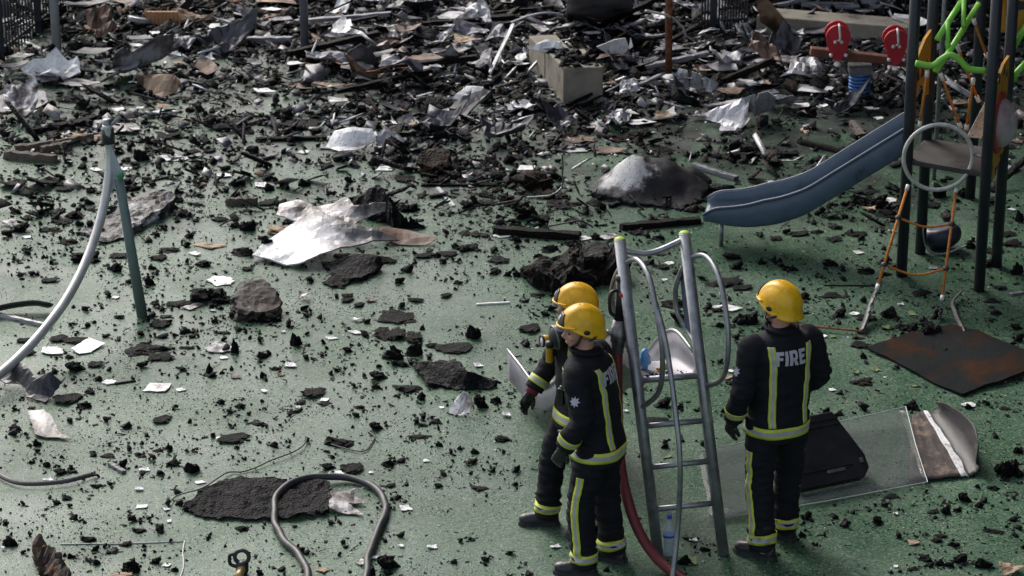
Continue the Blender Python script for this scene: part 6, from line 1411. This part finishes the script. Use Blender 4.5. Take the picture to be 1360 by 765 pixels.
(340, 382): '''L 175 222 245 315|L 0 130 70 190|L 235 90 280 122|L 245 125 285 160|L 315 140 365 172|L 460 305 518 350|L 75 408 138 442|L 15 430 60 482|L 1108 175 1200 278|C 970 290 1135 345|C 655 120 820 190|B 620 190 890 300|G 665 275 800 390|L 790 280 890 370|L 745 375 820 425|L 720 490 890 562|L 850 540 905 600|L 1155 560 1240 650|L 1240 565 1310 620|L 600 430 705 498|L 612 498 668 540|L 600 700 682 764|L 860 670 910 700|L 830 685 870 720|L 920 685 992 728|L 850 705 920 740|L 510 652 550 690|L 520 615 585 650|C 245 525 355 585|L 195 588 268 622|L 318 595 410 630|W 340 586 385 605|L 172 640 245 675|S 200 622 240 645|
S 225 10 290 70|W 500 140 550 185|W 485 228 565 250|W 370 258 435 278|N 575 52 645 80|pW 1170 92 1350 82 14|W 160 402 215 425|N 110 445 155 472|W 1155 390 1210 425|W 1312 655 1355 690|W 20 540 65 560|W 970 628 1000 645|W 135 222 160 242|L 572 165 612 192|L 410 420 445 448|L 330 338 368 368|L 250 348 280 375|L 500 505 535 530|L 140 185 205 205|L 550 235 605 262|L 0 255 45 285|L 0 345 65 372|C 985 30 1035 55|L 410 30 448 55|L 745 90 800 108''',
(680, 382): '''L 90 15 190 58|L 150 115 208 155|L 185 95 245 125|C 40 185 145 245|L 45 290 100 315|L 100 130 130 148|L 30 90 55 110|L 60 60 90 80|L 780 40 955 120|B 840 110 950 200|W 1055 80 1220 130|L 1080 170 1130 215|L 1165 110 1310 205|L 1020 80 1075 112|W 1140 428 1185 455|L 1190 285 1235 318|T 1120 465 1180 490|L 1130 475 1215 520|L 1170 250 1210 275|K 1170 540 1230 570|L 1085 375 1130 400|L 745 570 845 640|L 870 610 915 645|C 690 690 820 720|W 590 640 620 665|C 600 490 690 525|L 1105 640 1140 665|L 965 640 995 660''',
(680, 574): '''L 0 165 45 215|L 0 260 40 285|L 670 105 725 130|W 700 110 722 128|K 790 120 850 148|L 785 62 835 85|L 990 45 1045 70|W 205 600 258 620|W 195 385 225 402|L 60 690 80 708|L 65 750 105 764|L 900 540 980 580|W 940 555 985 585|L 985 590 1060 635|L 870 640 960 710|K 925 670 995 720''',
(1020, 382): '''L 155 10 225 65|L 265 10 405 65|L 330 95 418 160|W 435 120 488 150|L 355 172 395 195|L 595 85 695 168|L 760 0 890 50|L 670 170 800 235|L 800 170 940 270|L 860 90 930 170|L 1135 45 1235 88|L 1165 160 1202 185|L 1178 108 1250 152|L 1285 180 1360 230|L 1300 230 1360 290|L 1280 285 1320 312|pY 1285 42 1360 30 18|K 725 120 800 165|K 595 205 655 228|K 310 240 365 280|K 1010 285 1075 310|K 440 440 490 470|K 540 425 595 452|K 750 515 800 535|W 270 245 315 268|L 485 335 530 380|C 445 290 520 322|B 450 470 565 525|L 275 625 330 680|L 655 250 675 275|pW 565 350 650 325 12|W 1125 405 1165 445|S 960 400 1020 435|L 1175 285 1270 340|L 905 315 960 355|L 750 345 785 370|L 665 405 700 430|L 275 335 315 360|W 325 525 365 552|L 365 540 405 570|L 470 635 540 652|L 350 645 405 685|L 715 585 805 655|W 1025 590 1100 640|L 1040 605 1090 648|B 1130 585 1180 625|L 1225 622 1300 655|L 440 250 525 280|W 690 80 722 98''',
(0, 574): '''L 40 0 100 20|L 170 20 225 75|L 180 90 215 110|L 218 150 270 182|L 285 180 370 232|L 360 175 400 198|L 150 150 182 168|W 230 240 280 265|L 475 258 550 298|L 570 262 605 285|L 620 130 680 188|L 525 100 620 142|L 485 105 520 130|L 660 75 712 98|L 705 95 762 128|L 740 35 770 65|L 565 55 600 72|L 805 80 880 112|L 880 50 920 98|pY 580 172 660 220 24|L 828 190 875 226|W 740 190 795 212|L 735 205 770 230|L 880 130 960 185|L 970 135 1065 220|W 1040 258 1095 275|L 315 120 340 140|L 920 300 968 328|W 720 295 762 312|W 720 385 782 405|W 865 395 905 418|L 860 365 920 392|L 930 370 980 392|L 970 380 1020 425|W 880 450 912 482|L 320 328 388 364|L 278 352 330 388|L 675 440 728 475|L 735 445 760 468|L 780 450 805 465|L 690 490 785 538|L 820 512 890 530|L 415 528 520 588|L 482 590 530 632|L 625 568 703 608|L 560 625 590 648|L 640 650 755 755|L 790 650 860 700|L 485 672 535 702|L 352 628 405 670|L 12 532 100 610|W 0 590 28 628|T 560 745 700 780|L 1240 480 1330 528|L 1095 545 1125 565|L 1010 80 1040 105|C 1175 5 1310 55|W 1150 25 1190 42|W 865 695 905 715|L 905 705 955 745|L 460 665 485 690|L 370 440 420 465|L 10 455 48 490''',
(340, 574): '''L 355 0 535 80|L 70 38 122 82|L 168 35 195 58|L 255 18 288 48|L 385 105 420 138|L 345 152 430 205|W 390 200 480 240|C 460 155 565 215|L 670 130 740 190|L 730 125 800 165|L 790 0 935 38|L 950 38 998 78|L 1065 70 1100 96|L 1135 75 1190 118|L 1120 128 1180 168|L 1300 88 1332 115|L 1258 0 1360 55|L 1240 172 1280 210|L 970 198 1020 230|L 1130 268 1242 315|L 945 262 1000 298|L 1020 95 1050 108|W 890 142 925 160|W 600 210 628 222|B 710 325 780 365|L 670 260 745 295|L 690 380 725 415|W 760 388 835 418|L 445 560 480 595|L 380 470 418 492|W 750 595 790 615|W 910 598 962 622|L 640 630 775 740|W 615 645 650 678|S 525 650 590 710|L 600 700 640 764|L 675 725 730 764|L 248 628 288 650|T 320 710 390 748|L 1025 672 1072 698|L 1195 668 1240 690|L 1325 630 1352 652|L 1125 558 1152 575|L 0 720 45 764|L 745 535 795 558|L 672 568 698 585|L 820 35 845 50''',
(1020, 574): '''L 1195 105 1360 248|B 1155 270 1235 312|L 1005 305 1085 375|L 915 375 975 440|L 980 390 1035 430|L 1095 355 1148 405|K 970 360 1000 395|L 830 400 910 435|L 610 315 705 358|L 600 365 642 398|L 555 432 620 492|L 435 415 465 435|B 170 410 240 470|L 375 475 435 502|L 150 530 205 555|L 280 528 315 555|L 668 525 718 560|T 748 570 810 602|L 862 550 930 590|L 880 528 960 565|L 955 565 1020 612|B 795 630 880 690|L 885 665 942 712|L 940 678 985 715|B 985 630 1060 700|L 1085 640 1200 725|L 745 705 805 738|T 1235 670 1360 764|L 1135 498 1268 540|L 1265 435 1330 475|L 1290 520 1335 555|L 1310 485 1355 518|L 1285 330 1322 358|L 1295 60 1360 115|B 1185 0 1230 30|W 665 430 690 442|W 665 705 690 720|L 840 690 885 718|L 640 730 665 752|L 240 585 270 605'''}
LUMPC = {'L': 'char', 'G': 'char_grey', 'B': 'char_brown', 'R': 'char_rust'}
SHEETC = {'W': 'white', 'S': 'white_soot', 'V': 'silver', 'Y': 'grey', 'D': 'dark_sheet', 'N': 'brown_sheet', 'T': 'tan_sheet'}
PLC = {'C': 'char', 'W': 'white', 'V': 'silver', 'B': 'char_brown', 'Y': 'grey', 'N': 'wood'}
lumps = []
for (x0, y0), txt in TILES.items():
    for it in txt.replace('\n', '').split('|'):
        q = it.split()
        if not q: continue
        c = q[0]; n = [float(a) / 4 for a in q[1:]]
        if c[0] == 'p':
            plank(x0 + n[0], y0 + n[1], x0 + n[2], y0 + n[3], n[4] * 1.2, PLC[c[1]], hz=0.012 if c[1] in 'WV' else None); continue
        b = (x0 + n[0], y0 + n[1], x0 + n[2], y0 + n[3])
        if c in LUMPC: lumps.append((b, LUMPC[c]))
        elif c in SHEETC: (lambda o_: setattr(o_, 'location', o_.location + Vector((0, 0, .09 if b[3] < 110 else .03 if b[3] < 180 else 0))))(sheet(*b, SHEETC[c]))
        elif c == 'C': cflake(*b)
        elif c == 'K':
            pm, w, d, h = bbox_dims(*b, 1.0); lb, gp = auto_label('fallen', 'green', 'leaf', (b[0] + b[2]) / 2, b[3])
            put('leaf', rng.choice(LEAFM), (b[0] + b[2]) / 2, (b[1] + b[3]) / 2, (w, w * .7, .04), rng.uniform(0, 6), lb, 'leaf', gp, lift=.004, thick=.002)
lumps.sort(key=lambda t: -(t[0][2] - t[0][0]) * (t[0][3] - t[0][1]))
for b, m in lumps[:295]: lump(*b, m)
SMALL = lumps[295:]

# random sheets and planks in the burnt strip at the back, where single pieces are only just seen
def back_point():
    while True:
        u, v = rng.uniform(-10, 1370), rng.uniform(-70, 205)
        w = (1.0 if v < 60 else 0.75 if v < 110 else 0.35 if v < 160 else 0.12)
        if u < 430: w *= 0.75 if v < 50 else 0.3
        if u > 1200: w *= 0.4
        if 690 < u < 815 and 55 < v < 175: continue
        if 1085 < u < 1205 and 70 < v < 165: continue
        if rng.random() < w: return u, v
for i in range(190):
    u, v = back_point(); w = rng.uniform(12, 42); h = w * rng.uniform(.3, .75)
    pal = ('dark_sheet', 'dark_sheet', 'grey', 'grey', 'white_soot', 'brown_sheet', 'tan_sheet', 'white', 'silver', 'white_soot') if u < 480 else ('dark_sheet', 'dark_sheet', 'dark_sheet', 'dark_sheet', 'grey', 'grey', 'white_soot', 'brown_sheet', 'white', 'silver', 'tan_sheet')
    o_ = sheet(u - w / 2, v - h, u + w / 2, v, rng.choice(pal), rz=rng.uniform(0, 6.28)); o_.location.z += rng.uniform(.04, .14) * (1 if v < 110 else .2)
    o_.rotation_euler = (rng.uniform(-.25, .25), rng.uniform(-.25, .25), o_.rotation_euler.z)
for i in range(80):
    u, v = back_point(); ln = rng.uniform(15, 60); a = rng.uniform(-.6, .6)
    plank(u - ln / 2 * math.cos(a), v - ln * .25 * math.sin(a), u + ln / 2 * math.cos(a), v + ln * .25 * math.sin(a), rng.uniform(3, 9), rng.choice(('char', 'char', 'char', 'char_brown', 'wood', 'grey', 'silver')))

# big twisted sheets, long beams and bent rods tangled in the burnt strip
BIGS = {m: [flake_mesh('big_sheet', 1500 + 20 * i + j, m, curl=.5, n=11, rag=.4, crumple=.22) for j in range(4)] for i, m in enumerate(('dark_sheet', 'grey', 'white_soot', 'brown_sheet', 'silver', 'white', 'tan_sheet'))}
spots = [(60, 108), (120, 60), (170, 30), (255, 28), (290, 12), (330, 40), (365, 22), (300, 70), (430, 40), (455, 18), (500, 30), (520, 55), (560, 22), (590, 60), (640, 35), (660, 70), (690, 95), (620, 95), (540, 110), (700, 15), (480, 110), (430, 95),
         (820, 90), (850, 60), (870, 30), (930, 70), (960, 95), (990, 60), (1010, 100), (1040, 75), (1060, 110), (920, 130), (830, 125), (700, 150), (660, 185), (740, 175), (560, 140), (350, 110), (240, 70), (20, 165), (905, 20), (1080, 20), (1150, 20), (1120, 150), (820, 165), (590, 180)]
for i, (u, v) in enumerate(spots):
    u += rng.uniform(-12, 12); v += rng.uniform(-5, 5); w = rng.uniform(.26, .6); m = rng.choice(('dark_sheet', 'dark_sheet', 'grey', 'white_soot', 'brown_sheet', 'silver', 'grey', 'white', 'tan_sheet') if u < 450 else ('dark_sheet', 'dark_sheet', 'dark_sheet', 'grey', 'grey', 'white_soot', 'brown_sheet', 'silver', 'white'))
    lb, gp = auto_label('big twisted', LOOK[m], 'sheet', u, v)
    o_ = put('twisted_sheet', rng.choice(BIGS[m]), u, v, (w, w * rng.uniform(.5, .9), w * rng.uniform(.35, .75)), rng.uniform(0, 6.28), lb, 'debris sheet', gp, tilt=(rng.uniform(-.3, .3), rng.uniform(-.3, .3)), lift=.03, thick=.006)
for i in range(34):
    u, v = back_point(); v = min(v, 150); ln = rng.uniform(60, 130); a = rng.uniform(-.5, .5); z0 = rng.uniform(0, .1); z1 = rng.uniform(.02, .3)
    plank(u - ln / 2, v - ln * .18 * math.sin(a), u + ln / 2, v + ln * .18 * math.sin(a), rng.uniform(5, 12), rng.choice(('char', 'char', 'char', 'char_brown', 'grey')), za=z0, zb=z1)
for i in range(26):
    u, v = back_point(); v = min(v, 170); pts = []; x_, y_ = u, v; a = rng.uniform(-.4, .4)
    for k in range(5): pts.append((x_, y_, rng.uniform(.02, .22))); x_ += rng.uniform(8, 22); y_ += rng.uniform(-6, 6)
    lb, gp = auto_label('bent', 'thin dark', 'rod', u, v); o_ = wire(pts, rng.uniform(.005, .011), rng.choice(('chain', 'rust', 'steel_dark', 'black_rubber')), 'bent_rod', lb, 'rod'); o_['group'] = gp
# torn flat flakes between the lumps of the middle ground
for i in range(90):
    u, v = rng.uniform(0, 1350), rng.uniform(190, 480) ** 1.0
    if 690 < u < 1000 and v > 420: continue
    w = rng.uniform(9, 24); h = w * rng.uniform(.25, .5); cflake(u - w / 2, v - h, u + w / 2, v)

# ------------------------------------------------------------------ crumbs nobody could count
def base_octa(k):
    r = np.random.RandomState(k); v = np.array([(1, 0, 0), (0, 1, 0), (-1, 0, 0), (0, -1, 0), (0, 0, 1), (0, 0, -.35)], float) * .5
    v += r.uniform(-.16, .16, v.shape); f = np.array([(0, 1, 4), (1, 2, 4), (2, 3, 4), (3, 0, 4), (1, 0, 5), (2, 1, 5), (3, 2, 5), (0, 3, 5)])
    v[:, 2] -= v[:, 2].min(); return v, f
def mesh_arrays(me):
    n = len(me.vertices); v = np.empty(n * 3); me.vertices.foreach_get('co', v)
    f = np.array([tuple(p.vertices) for p in me.polygons]); return v.reshape(-1, 3), f
def scatter(name, bases, pts, size, flat, m, label, cat, lift=None):
    """pts (n,2) world xy, size (n,) metres, flat (n,) height factor; everything in one mesh"""
    n = len(pts); rs = np.random.RandomState(5); which = rs.randint(0, len(bases), n); VV, FF = [], []; off = 0
    for b in range(len(bases)):
        idx = np.where(which == b)[0]
        if not len(idx): continue
        v, f = bases[b]; a = rs.uniform(0, 6.283, len(idx)); ca, sa = np.cos(a), np.sin(a)
        s = size[idx]; el = rs.uniform(.55, 1.0, len(idx))
        X = v[None, :, 0] * s[:, None]; Y = v[None, :, 1] * (s * el)[:, None]; Z = v[None, :, 2] * (s * flat[idx])[:, None]
        W = np.stack([X * ca[:, None] - Y * sa[:, None] + pts[idx, 0][:, None], X * sa[:, None] + Y * ca[:, None] + pts[idx, 1][:, None], Z + (0.0 if lift is None else lift[idx][:, None])], -1)
        VV.append(W.reshape(-1, 3)); F_ = f[None] + (off + np.arange(len(idx)) * len(v))[:, None, None]; FF.append(F_.reshape(-1, 3)); off += len(idx) * len(v)
    V = np.concatenate(VV); F = np.concatenate(FF)
    me = bpy.data.meshes.new(name); me.vertices.add(len(V)); me.vertices.foreach_set('co', V.ravel())
    me.loops.add(F.size); me.loops.foreach_set('vertex_index', F.ravel().astype(np.int32)); me.polygons.add(len(F))
    me.polygons.foreach_set('loop_start', np.arange(0, F.size, 3, dtype=np.int32)); me.polygons.foreach_set('loop_total', np.full(len(F), 3, np.int32))
    me.update(calc_edges=True); me.validate(); me.materials.append(M[m]); o = link(name, me)
    return tag(o, label, cat, kind='stuff')
BLOBS = [(150, 330, 160, 60, .8), (330, 400, 120, 60, .7), (560, 450, 110, 60, .6), (450, 560, 170, 70, .35), (130, 540, 150, 80, .35), (250, 690, 200, 60, .35), (640, 560, 80, 60, .35), (820, 290, 150, 50, .9),
         (1000, 380, 120, 40, .7), (1200, 420, 140, 40, .7), (1270, 690, 110, 50, .6), (1330, 560, 60, 60, .5), (1130, 300, 90, 40, .5), (600, 230, 120, 60, .9), (250, 250, 120, 50, .7), (700, 340, 90, 40, .8), (700, 245, 70, 22, 1.6), (600, 165, 130, 25, 1.2), (1000, 210, 70, 14, 1.4), (900, 265, 60, 14, 1.2), (760, 310, 90, 12, 1.3), (1160, 270, 60, 18, 1.5), (1235, 425, 40, 12, 1.6), (510, 270, 50, 14, 1.4), (100, 180, 90, 18, 1.0), (330, 160, 60, 12, 1.0), (210, 455, 45, 8, 1.0), (530, 445, 40, 16, 1.0)]
def dens(u, v):
    w = np.interp(v, [-40, 40, 110, 170, 230, 330, 480, 640, 765], [3.2, 3.2, 2.6, 1.9, 1.05, .75, .55, .42, .36])
    w = np.where((u < 400) & (v > 55) & (v < 160), w * .75, w); w = np.where((u > 700) & (u < 960) & (v > 560), w * .35, w)
    w = np.where((u > 900) & (v > 140) & (v < 330), w * .62, w)
    for cu, cv, su, sv, k in BLOBS: w = w + k * np.exp(-((u - cu) / su) ** 2 - ((v - cv) / sv) ** 2)
    return w
def ground_xy(u, v):
    dz = -_sp * FPX + _cp * (382.5 - v); t = -CAM_H / dz
    return np.stack([(u - 680.0) * t, (_cp * FPX + _sp * (382.5 - v)) * t], -1)
def sample(n, seed, vmin=-115, vmax=800, clump=1.0, power=1.0):
    rs = np.random.RandomState(seed); out = []; tot = 0
    # smooth clumping field
    gx = rs.rand(64, 96)
    def field(x, y, s):
        fx = (x * s) % 96; fy = (y * s) % 64; i = fx.astype(int); j = fy.astype(int); a = fx - i; b = fy - j
        g_ = lambda p, q: gx[q % 64, p % 96]
        return (g_(i, j) * (1 - a) + g_(i + 1, j) * a) * (1 - b) + (g_(i, j + 1) * (1 - a) + g_(i + 1, j + 1) * a) * b
    while tot < n:
        u = rs.uniform(-60, 1420, n); v = rs.uniform(vmin, vmax, n); xy = ground_xy(u, v)
        w = (dens(u, v) / 3.2) ** power
        c = field(xy[:, 0] + 20, xy[:, 1], 2.3) * .6 + field(xy[:, 0] + 50, xy[:, 1] + 7, 5.5) * .4
        w = w * np.clip(1 + clump * (c - .5) * 4, .08, 2.4) / 2.0
        k = rs.rand(n) < w; out.append(np.stack([u[k], v[k]], -1)); tot += k.sum()
    q = np.concatenate(out)[:n]; return q, ground_xy(q[:, 0], q[:, 1])
OCT = [base_octa(k) for k in range(8)]
LOWL = [mesh_arrays(facet_mesh('low_lump', 300 + k, 2, 7, .45, fine=.35)) for k in range(6)]
def shard(k, dims):
    r = np.random.RandomState(70 + k); v = np.array([(x, y, z) for z in (-1, 1) for y in (-1, 1) for x in (-1, 1)], float) * .5 * np.array(dims)
    v += r.uniform(-.5, .5, v.shape) * np.array(dims) * .45; a, b = r.uniform(-.6, .6, 2)
    rx = np.array([[1, 0, 0], [0, math.cos(a), -math.sin(a)], [0, math.sin(a), math.cos(a)]]); ry = np.array([[math.cos(b), 0, math.sin(b)], [0, 1, 0], [-math.sin(b), 0, math.cos(b)]])
    v = v @ rx.T @ ry.T; v[:, 2] -= v[:, 2].min() + .04
    q = [(0, 2, 3, 1), (4, 5, 7, 6), (0, 1, 5, 4), (2, 6, 7, 3), (0, 4, 6, 2), (1, 3, 7, 5)]
    return v, np.array([t for a_ in q for t in ((a_[0], a_[1], a_[2]), (a_[0], a_[2], a_[3]))])
PLATES = [shard(k, (1, .7, .09)) for k in range(8)]
STICKS = [shard(20 + k, (1.4, .16, .12)) for k in range(6)]
rs_ = np.random.RandomState(11)
def px2m(q, px): return px / (FPX * (_sp + (q[:, 1] - 382.5) / FPX * _cp) / CAM_H)
# crumbs shed round every lump
cu = []
for (b, m) in lumps:
    w = b[2] - b[0]; k = int(4 + w * .7); c = np.stack([rs_.normal((b[0] + b[2]) / 2, w * .75, k), rs_.normal(b[3] - 2, w * .32 + 1, k)], -1); cu.append(c)
cu = np.concatenate(cu); scatter('shed_crumbs', LOWL[:3] + PLATES[:6] + STICKS[:1], ground_xy(cu[:, 0], cu[:, 1]), px2m(cu, 1.4 + rs_.gamma(1.5, 1.3, len(cu))), rs_.uniform(.35, .9, len(cu)), 'char', 'black crumbs shed around the charred lumps', 'charred crumbs')
q, xy = sample(74000, 1, clump=2.0); scatter('char_grit', OCT, xy, px2m(q, rs_.uniform(.9, 2.8, len(q))), rs_.uniform(.3, .8, len(q)), 'crumb', 'fine black char grit sprinkled all over the green ground', 'grit')
q, xy = sample(10500, 2, clump=2.4); scatter('char_crumbs', LOWL[:4] + PLATES[:5] + STICKS[:1], xy, px2m(q, 2.6 + rs_.gamma(1.6, 1.3, len(q))), rs_.uniform(.35, .8, len(q)), 'char', 'small black charred crumbs scattered over the ground', 'charred crumbs')
def layer(n, seed, name, bases, lo, sc, m, label, vmax=300, power=2.0, fl=(.6, 1.1), lift=0.05):
    n = int(n * 1.55); q, xy = sample(n, seed, vmax=vmax, clump=1.2, power=power); sz = px2m(q, lo + rs_.gamma(1.7, sc, len(q)))
    up_ = np.clip(rs_.uniform(-.3, 1, len(q)), 0, 1) * lift * np.clip(1.2 - q[:, 1] / 160, 0, 1)
    scatter(name, bases, xy, sz, rs_.uniform(fl[0], fl[1], len(q)), m, label, 'rubble', lift=up_)
layer(2600, 3, 'charred_rubble', LOWL, 4, 3.0, 'char', 'dense bed of black charred rubble at the back of the playground', fl=(.35, .8))
layer(2600, 21, 'charred_shards', PLATES, 4, 4.0, 'char', 'black flat burnt shards lying criss-cross at the back')
layer(1100, 22, 'charred_splinters', STICKS, 5, 5.0, 'char', 'black burnt splinters lying criss-cross at the back')
layer(700, 9, 'ash_rubble', LOWL, 4, 2.5, 'char_grey', 'ash-grey rubble mixed into the black rubble at the back', 260, fl=(.35, .8))
layer(1100, 23, 'grey_shards', PLATES, 4, 4.0, 'grey', 'grey metal shards mixed into the black rubble at the back', 260)
layer(800, 24, 'white_shards', PLATES, 4, 3.5, 'white_soot', 'whitish shards glinting in the black rubble at the back', 260)
layer(600, 13, 'brown_rubble', PLATES, 4, 3.0, 'char_rust', 'rust-brown shards mixed into the black rubble at the back', 260)
layer(300, 25, 'tan_shards', PLATES, 4, 3.0, 'tan_sheet', 'scorched tan shards mixed into the black rubble at the back', 260)
layer(350, 26, 'silver_splinters', STICKS, 6, 5.0, 'silver', 'thin silver metal splinters among the rubble at the back', 230)
if SMALL:
    c = np.array([[(b[0] + b[2]) / 2, b[3] - 1] for b, m in SMALL]); scatter('small_lumps', LOWL, ground_xy(c[:, 0], c[:, 1]), px2m(c, np.array([b[2] - b[0] for b, m in SMALL])), np.full(len(c), .6), 'char', 'smallest black charred lumps strewn between the larger ones', 'charred crumbs')
FLK = []
for k in range(5):
    r = np.random.RandomState(40 + k); a = np.sort(r.uniform(0, 6.28, 5)); v = np.stack([np.cos(a) * .5 * r.uniform(.6, 1, 5), np.sin(a) * .4 * r.uniform(.6, 1, 5), r.uniform(.02, .25, 5)], -1)
    v = np.concatenate([v, v * [1, 1, 1] - [0, 0, .05]]); f = [(0, 1, 2), (0, 2, 3), (0, 3, 4), (7, 6, 5), (8, 7, 5), (9, 8, 5)]
    for i in range(5): j = (i + 1) % 5; f += [(i, 5 + i, 5 + j), (i, 5 + j, j)]
    v[:, 2] -= v[:, 2].min(); FLK.append((v, np.array(f)))
q, xy = sample(4600, 4, clump=1.0, power=.7); scatter('pale_grit', FLK, xy, px2m(q, 1.2 + rs_.gamma(1.3, 1.1, len(q))), rs_.uniform(.5, 1.2, len(q)), 'ash_crumb', 'tiny pale ash flakes sprinkled over the ground', 'ash flakes')
q, xy = sample(1400, 6, vmax=240, clump=1.0, power=1.5); scatter('pale_flakes', FLK, xy, px2m(q, 3 + rs_.gamma(1.6, 2.2, len(q))), rs_.uniform(.5, 1.2, len(q)), 'ash_crumb', 'pale flakes among the black rubble at the back', 'ash flakes', lift=rs_.uniform(0, .06, len(q)))
# rubble heaped on the concrete bench
fp3 = [(748, 96), (801, 95), (776, 72), (724, 72)]
pts = []
for i in range(60):
    a, b = rs_.rand(2); p = P(748 + 53 * a, 138) * (1 - b) + P(724 + 52 * a, 113) * b; pts.append((p.x, p.y))
pts = np.array(pts); scatter('bench_rubble', LOWL + PLATES[:4], pts, rs_.uniform(.03, .13, len(pts)), rs_.uniform(.4, .8, len(pts)), 'char', 'loose burnt rubble heaped on top of the concrete bench', 'rubble', lift=np.full(len(pts), .355))
q = rs_.rand(60, 2); pts = np.array([list(lerp(lerp(SL[0], SR[0], .08 + .84 * a), lerp(SL[8], SR[8], .08 + .84 * a), b)) for a, b in q])
scatter('slide_crumbs', LOWL[:3], pts[:, :2], rs_.uniform(.012, .035, len(pts)), rs_.uniform(.4, .8, len(pts)), 'char', 'black crumbs lying on the metal slide platform', 'charred crumbs', lift=pts[:, 2] + .008)
# ------------------------------------------------------------------ make shared labels differ by a second landmark
by = {}
for o_ in bpy.data.objects:
    if o_.parent is None and 'label' in o_ and 'group' in o_: by.setdefault(o_['label'], []).append(o_)
for lb, os_ in by.items():
    if len(os_) < 2: continue
    for o_ in os_:
        u, v = wu(o_.location); ds = sorted(((u - a) ** 2 + ((v - b) * 2) ** 2, ph) for a, b, ph in LM if ph not in lb)
        nl = lb.replace(' lying', '') + ', towards ' + ds[0][1]
        if len(nl.split()) <= 16: o_['label'] = nl
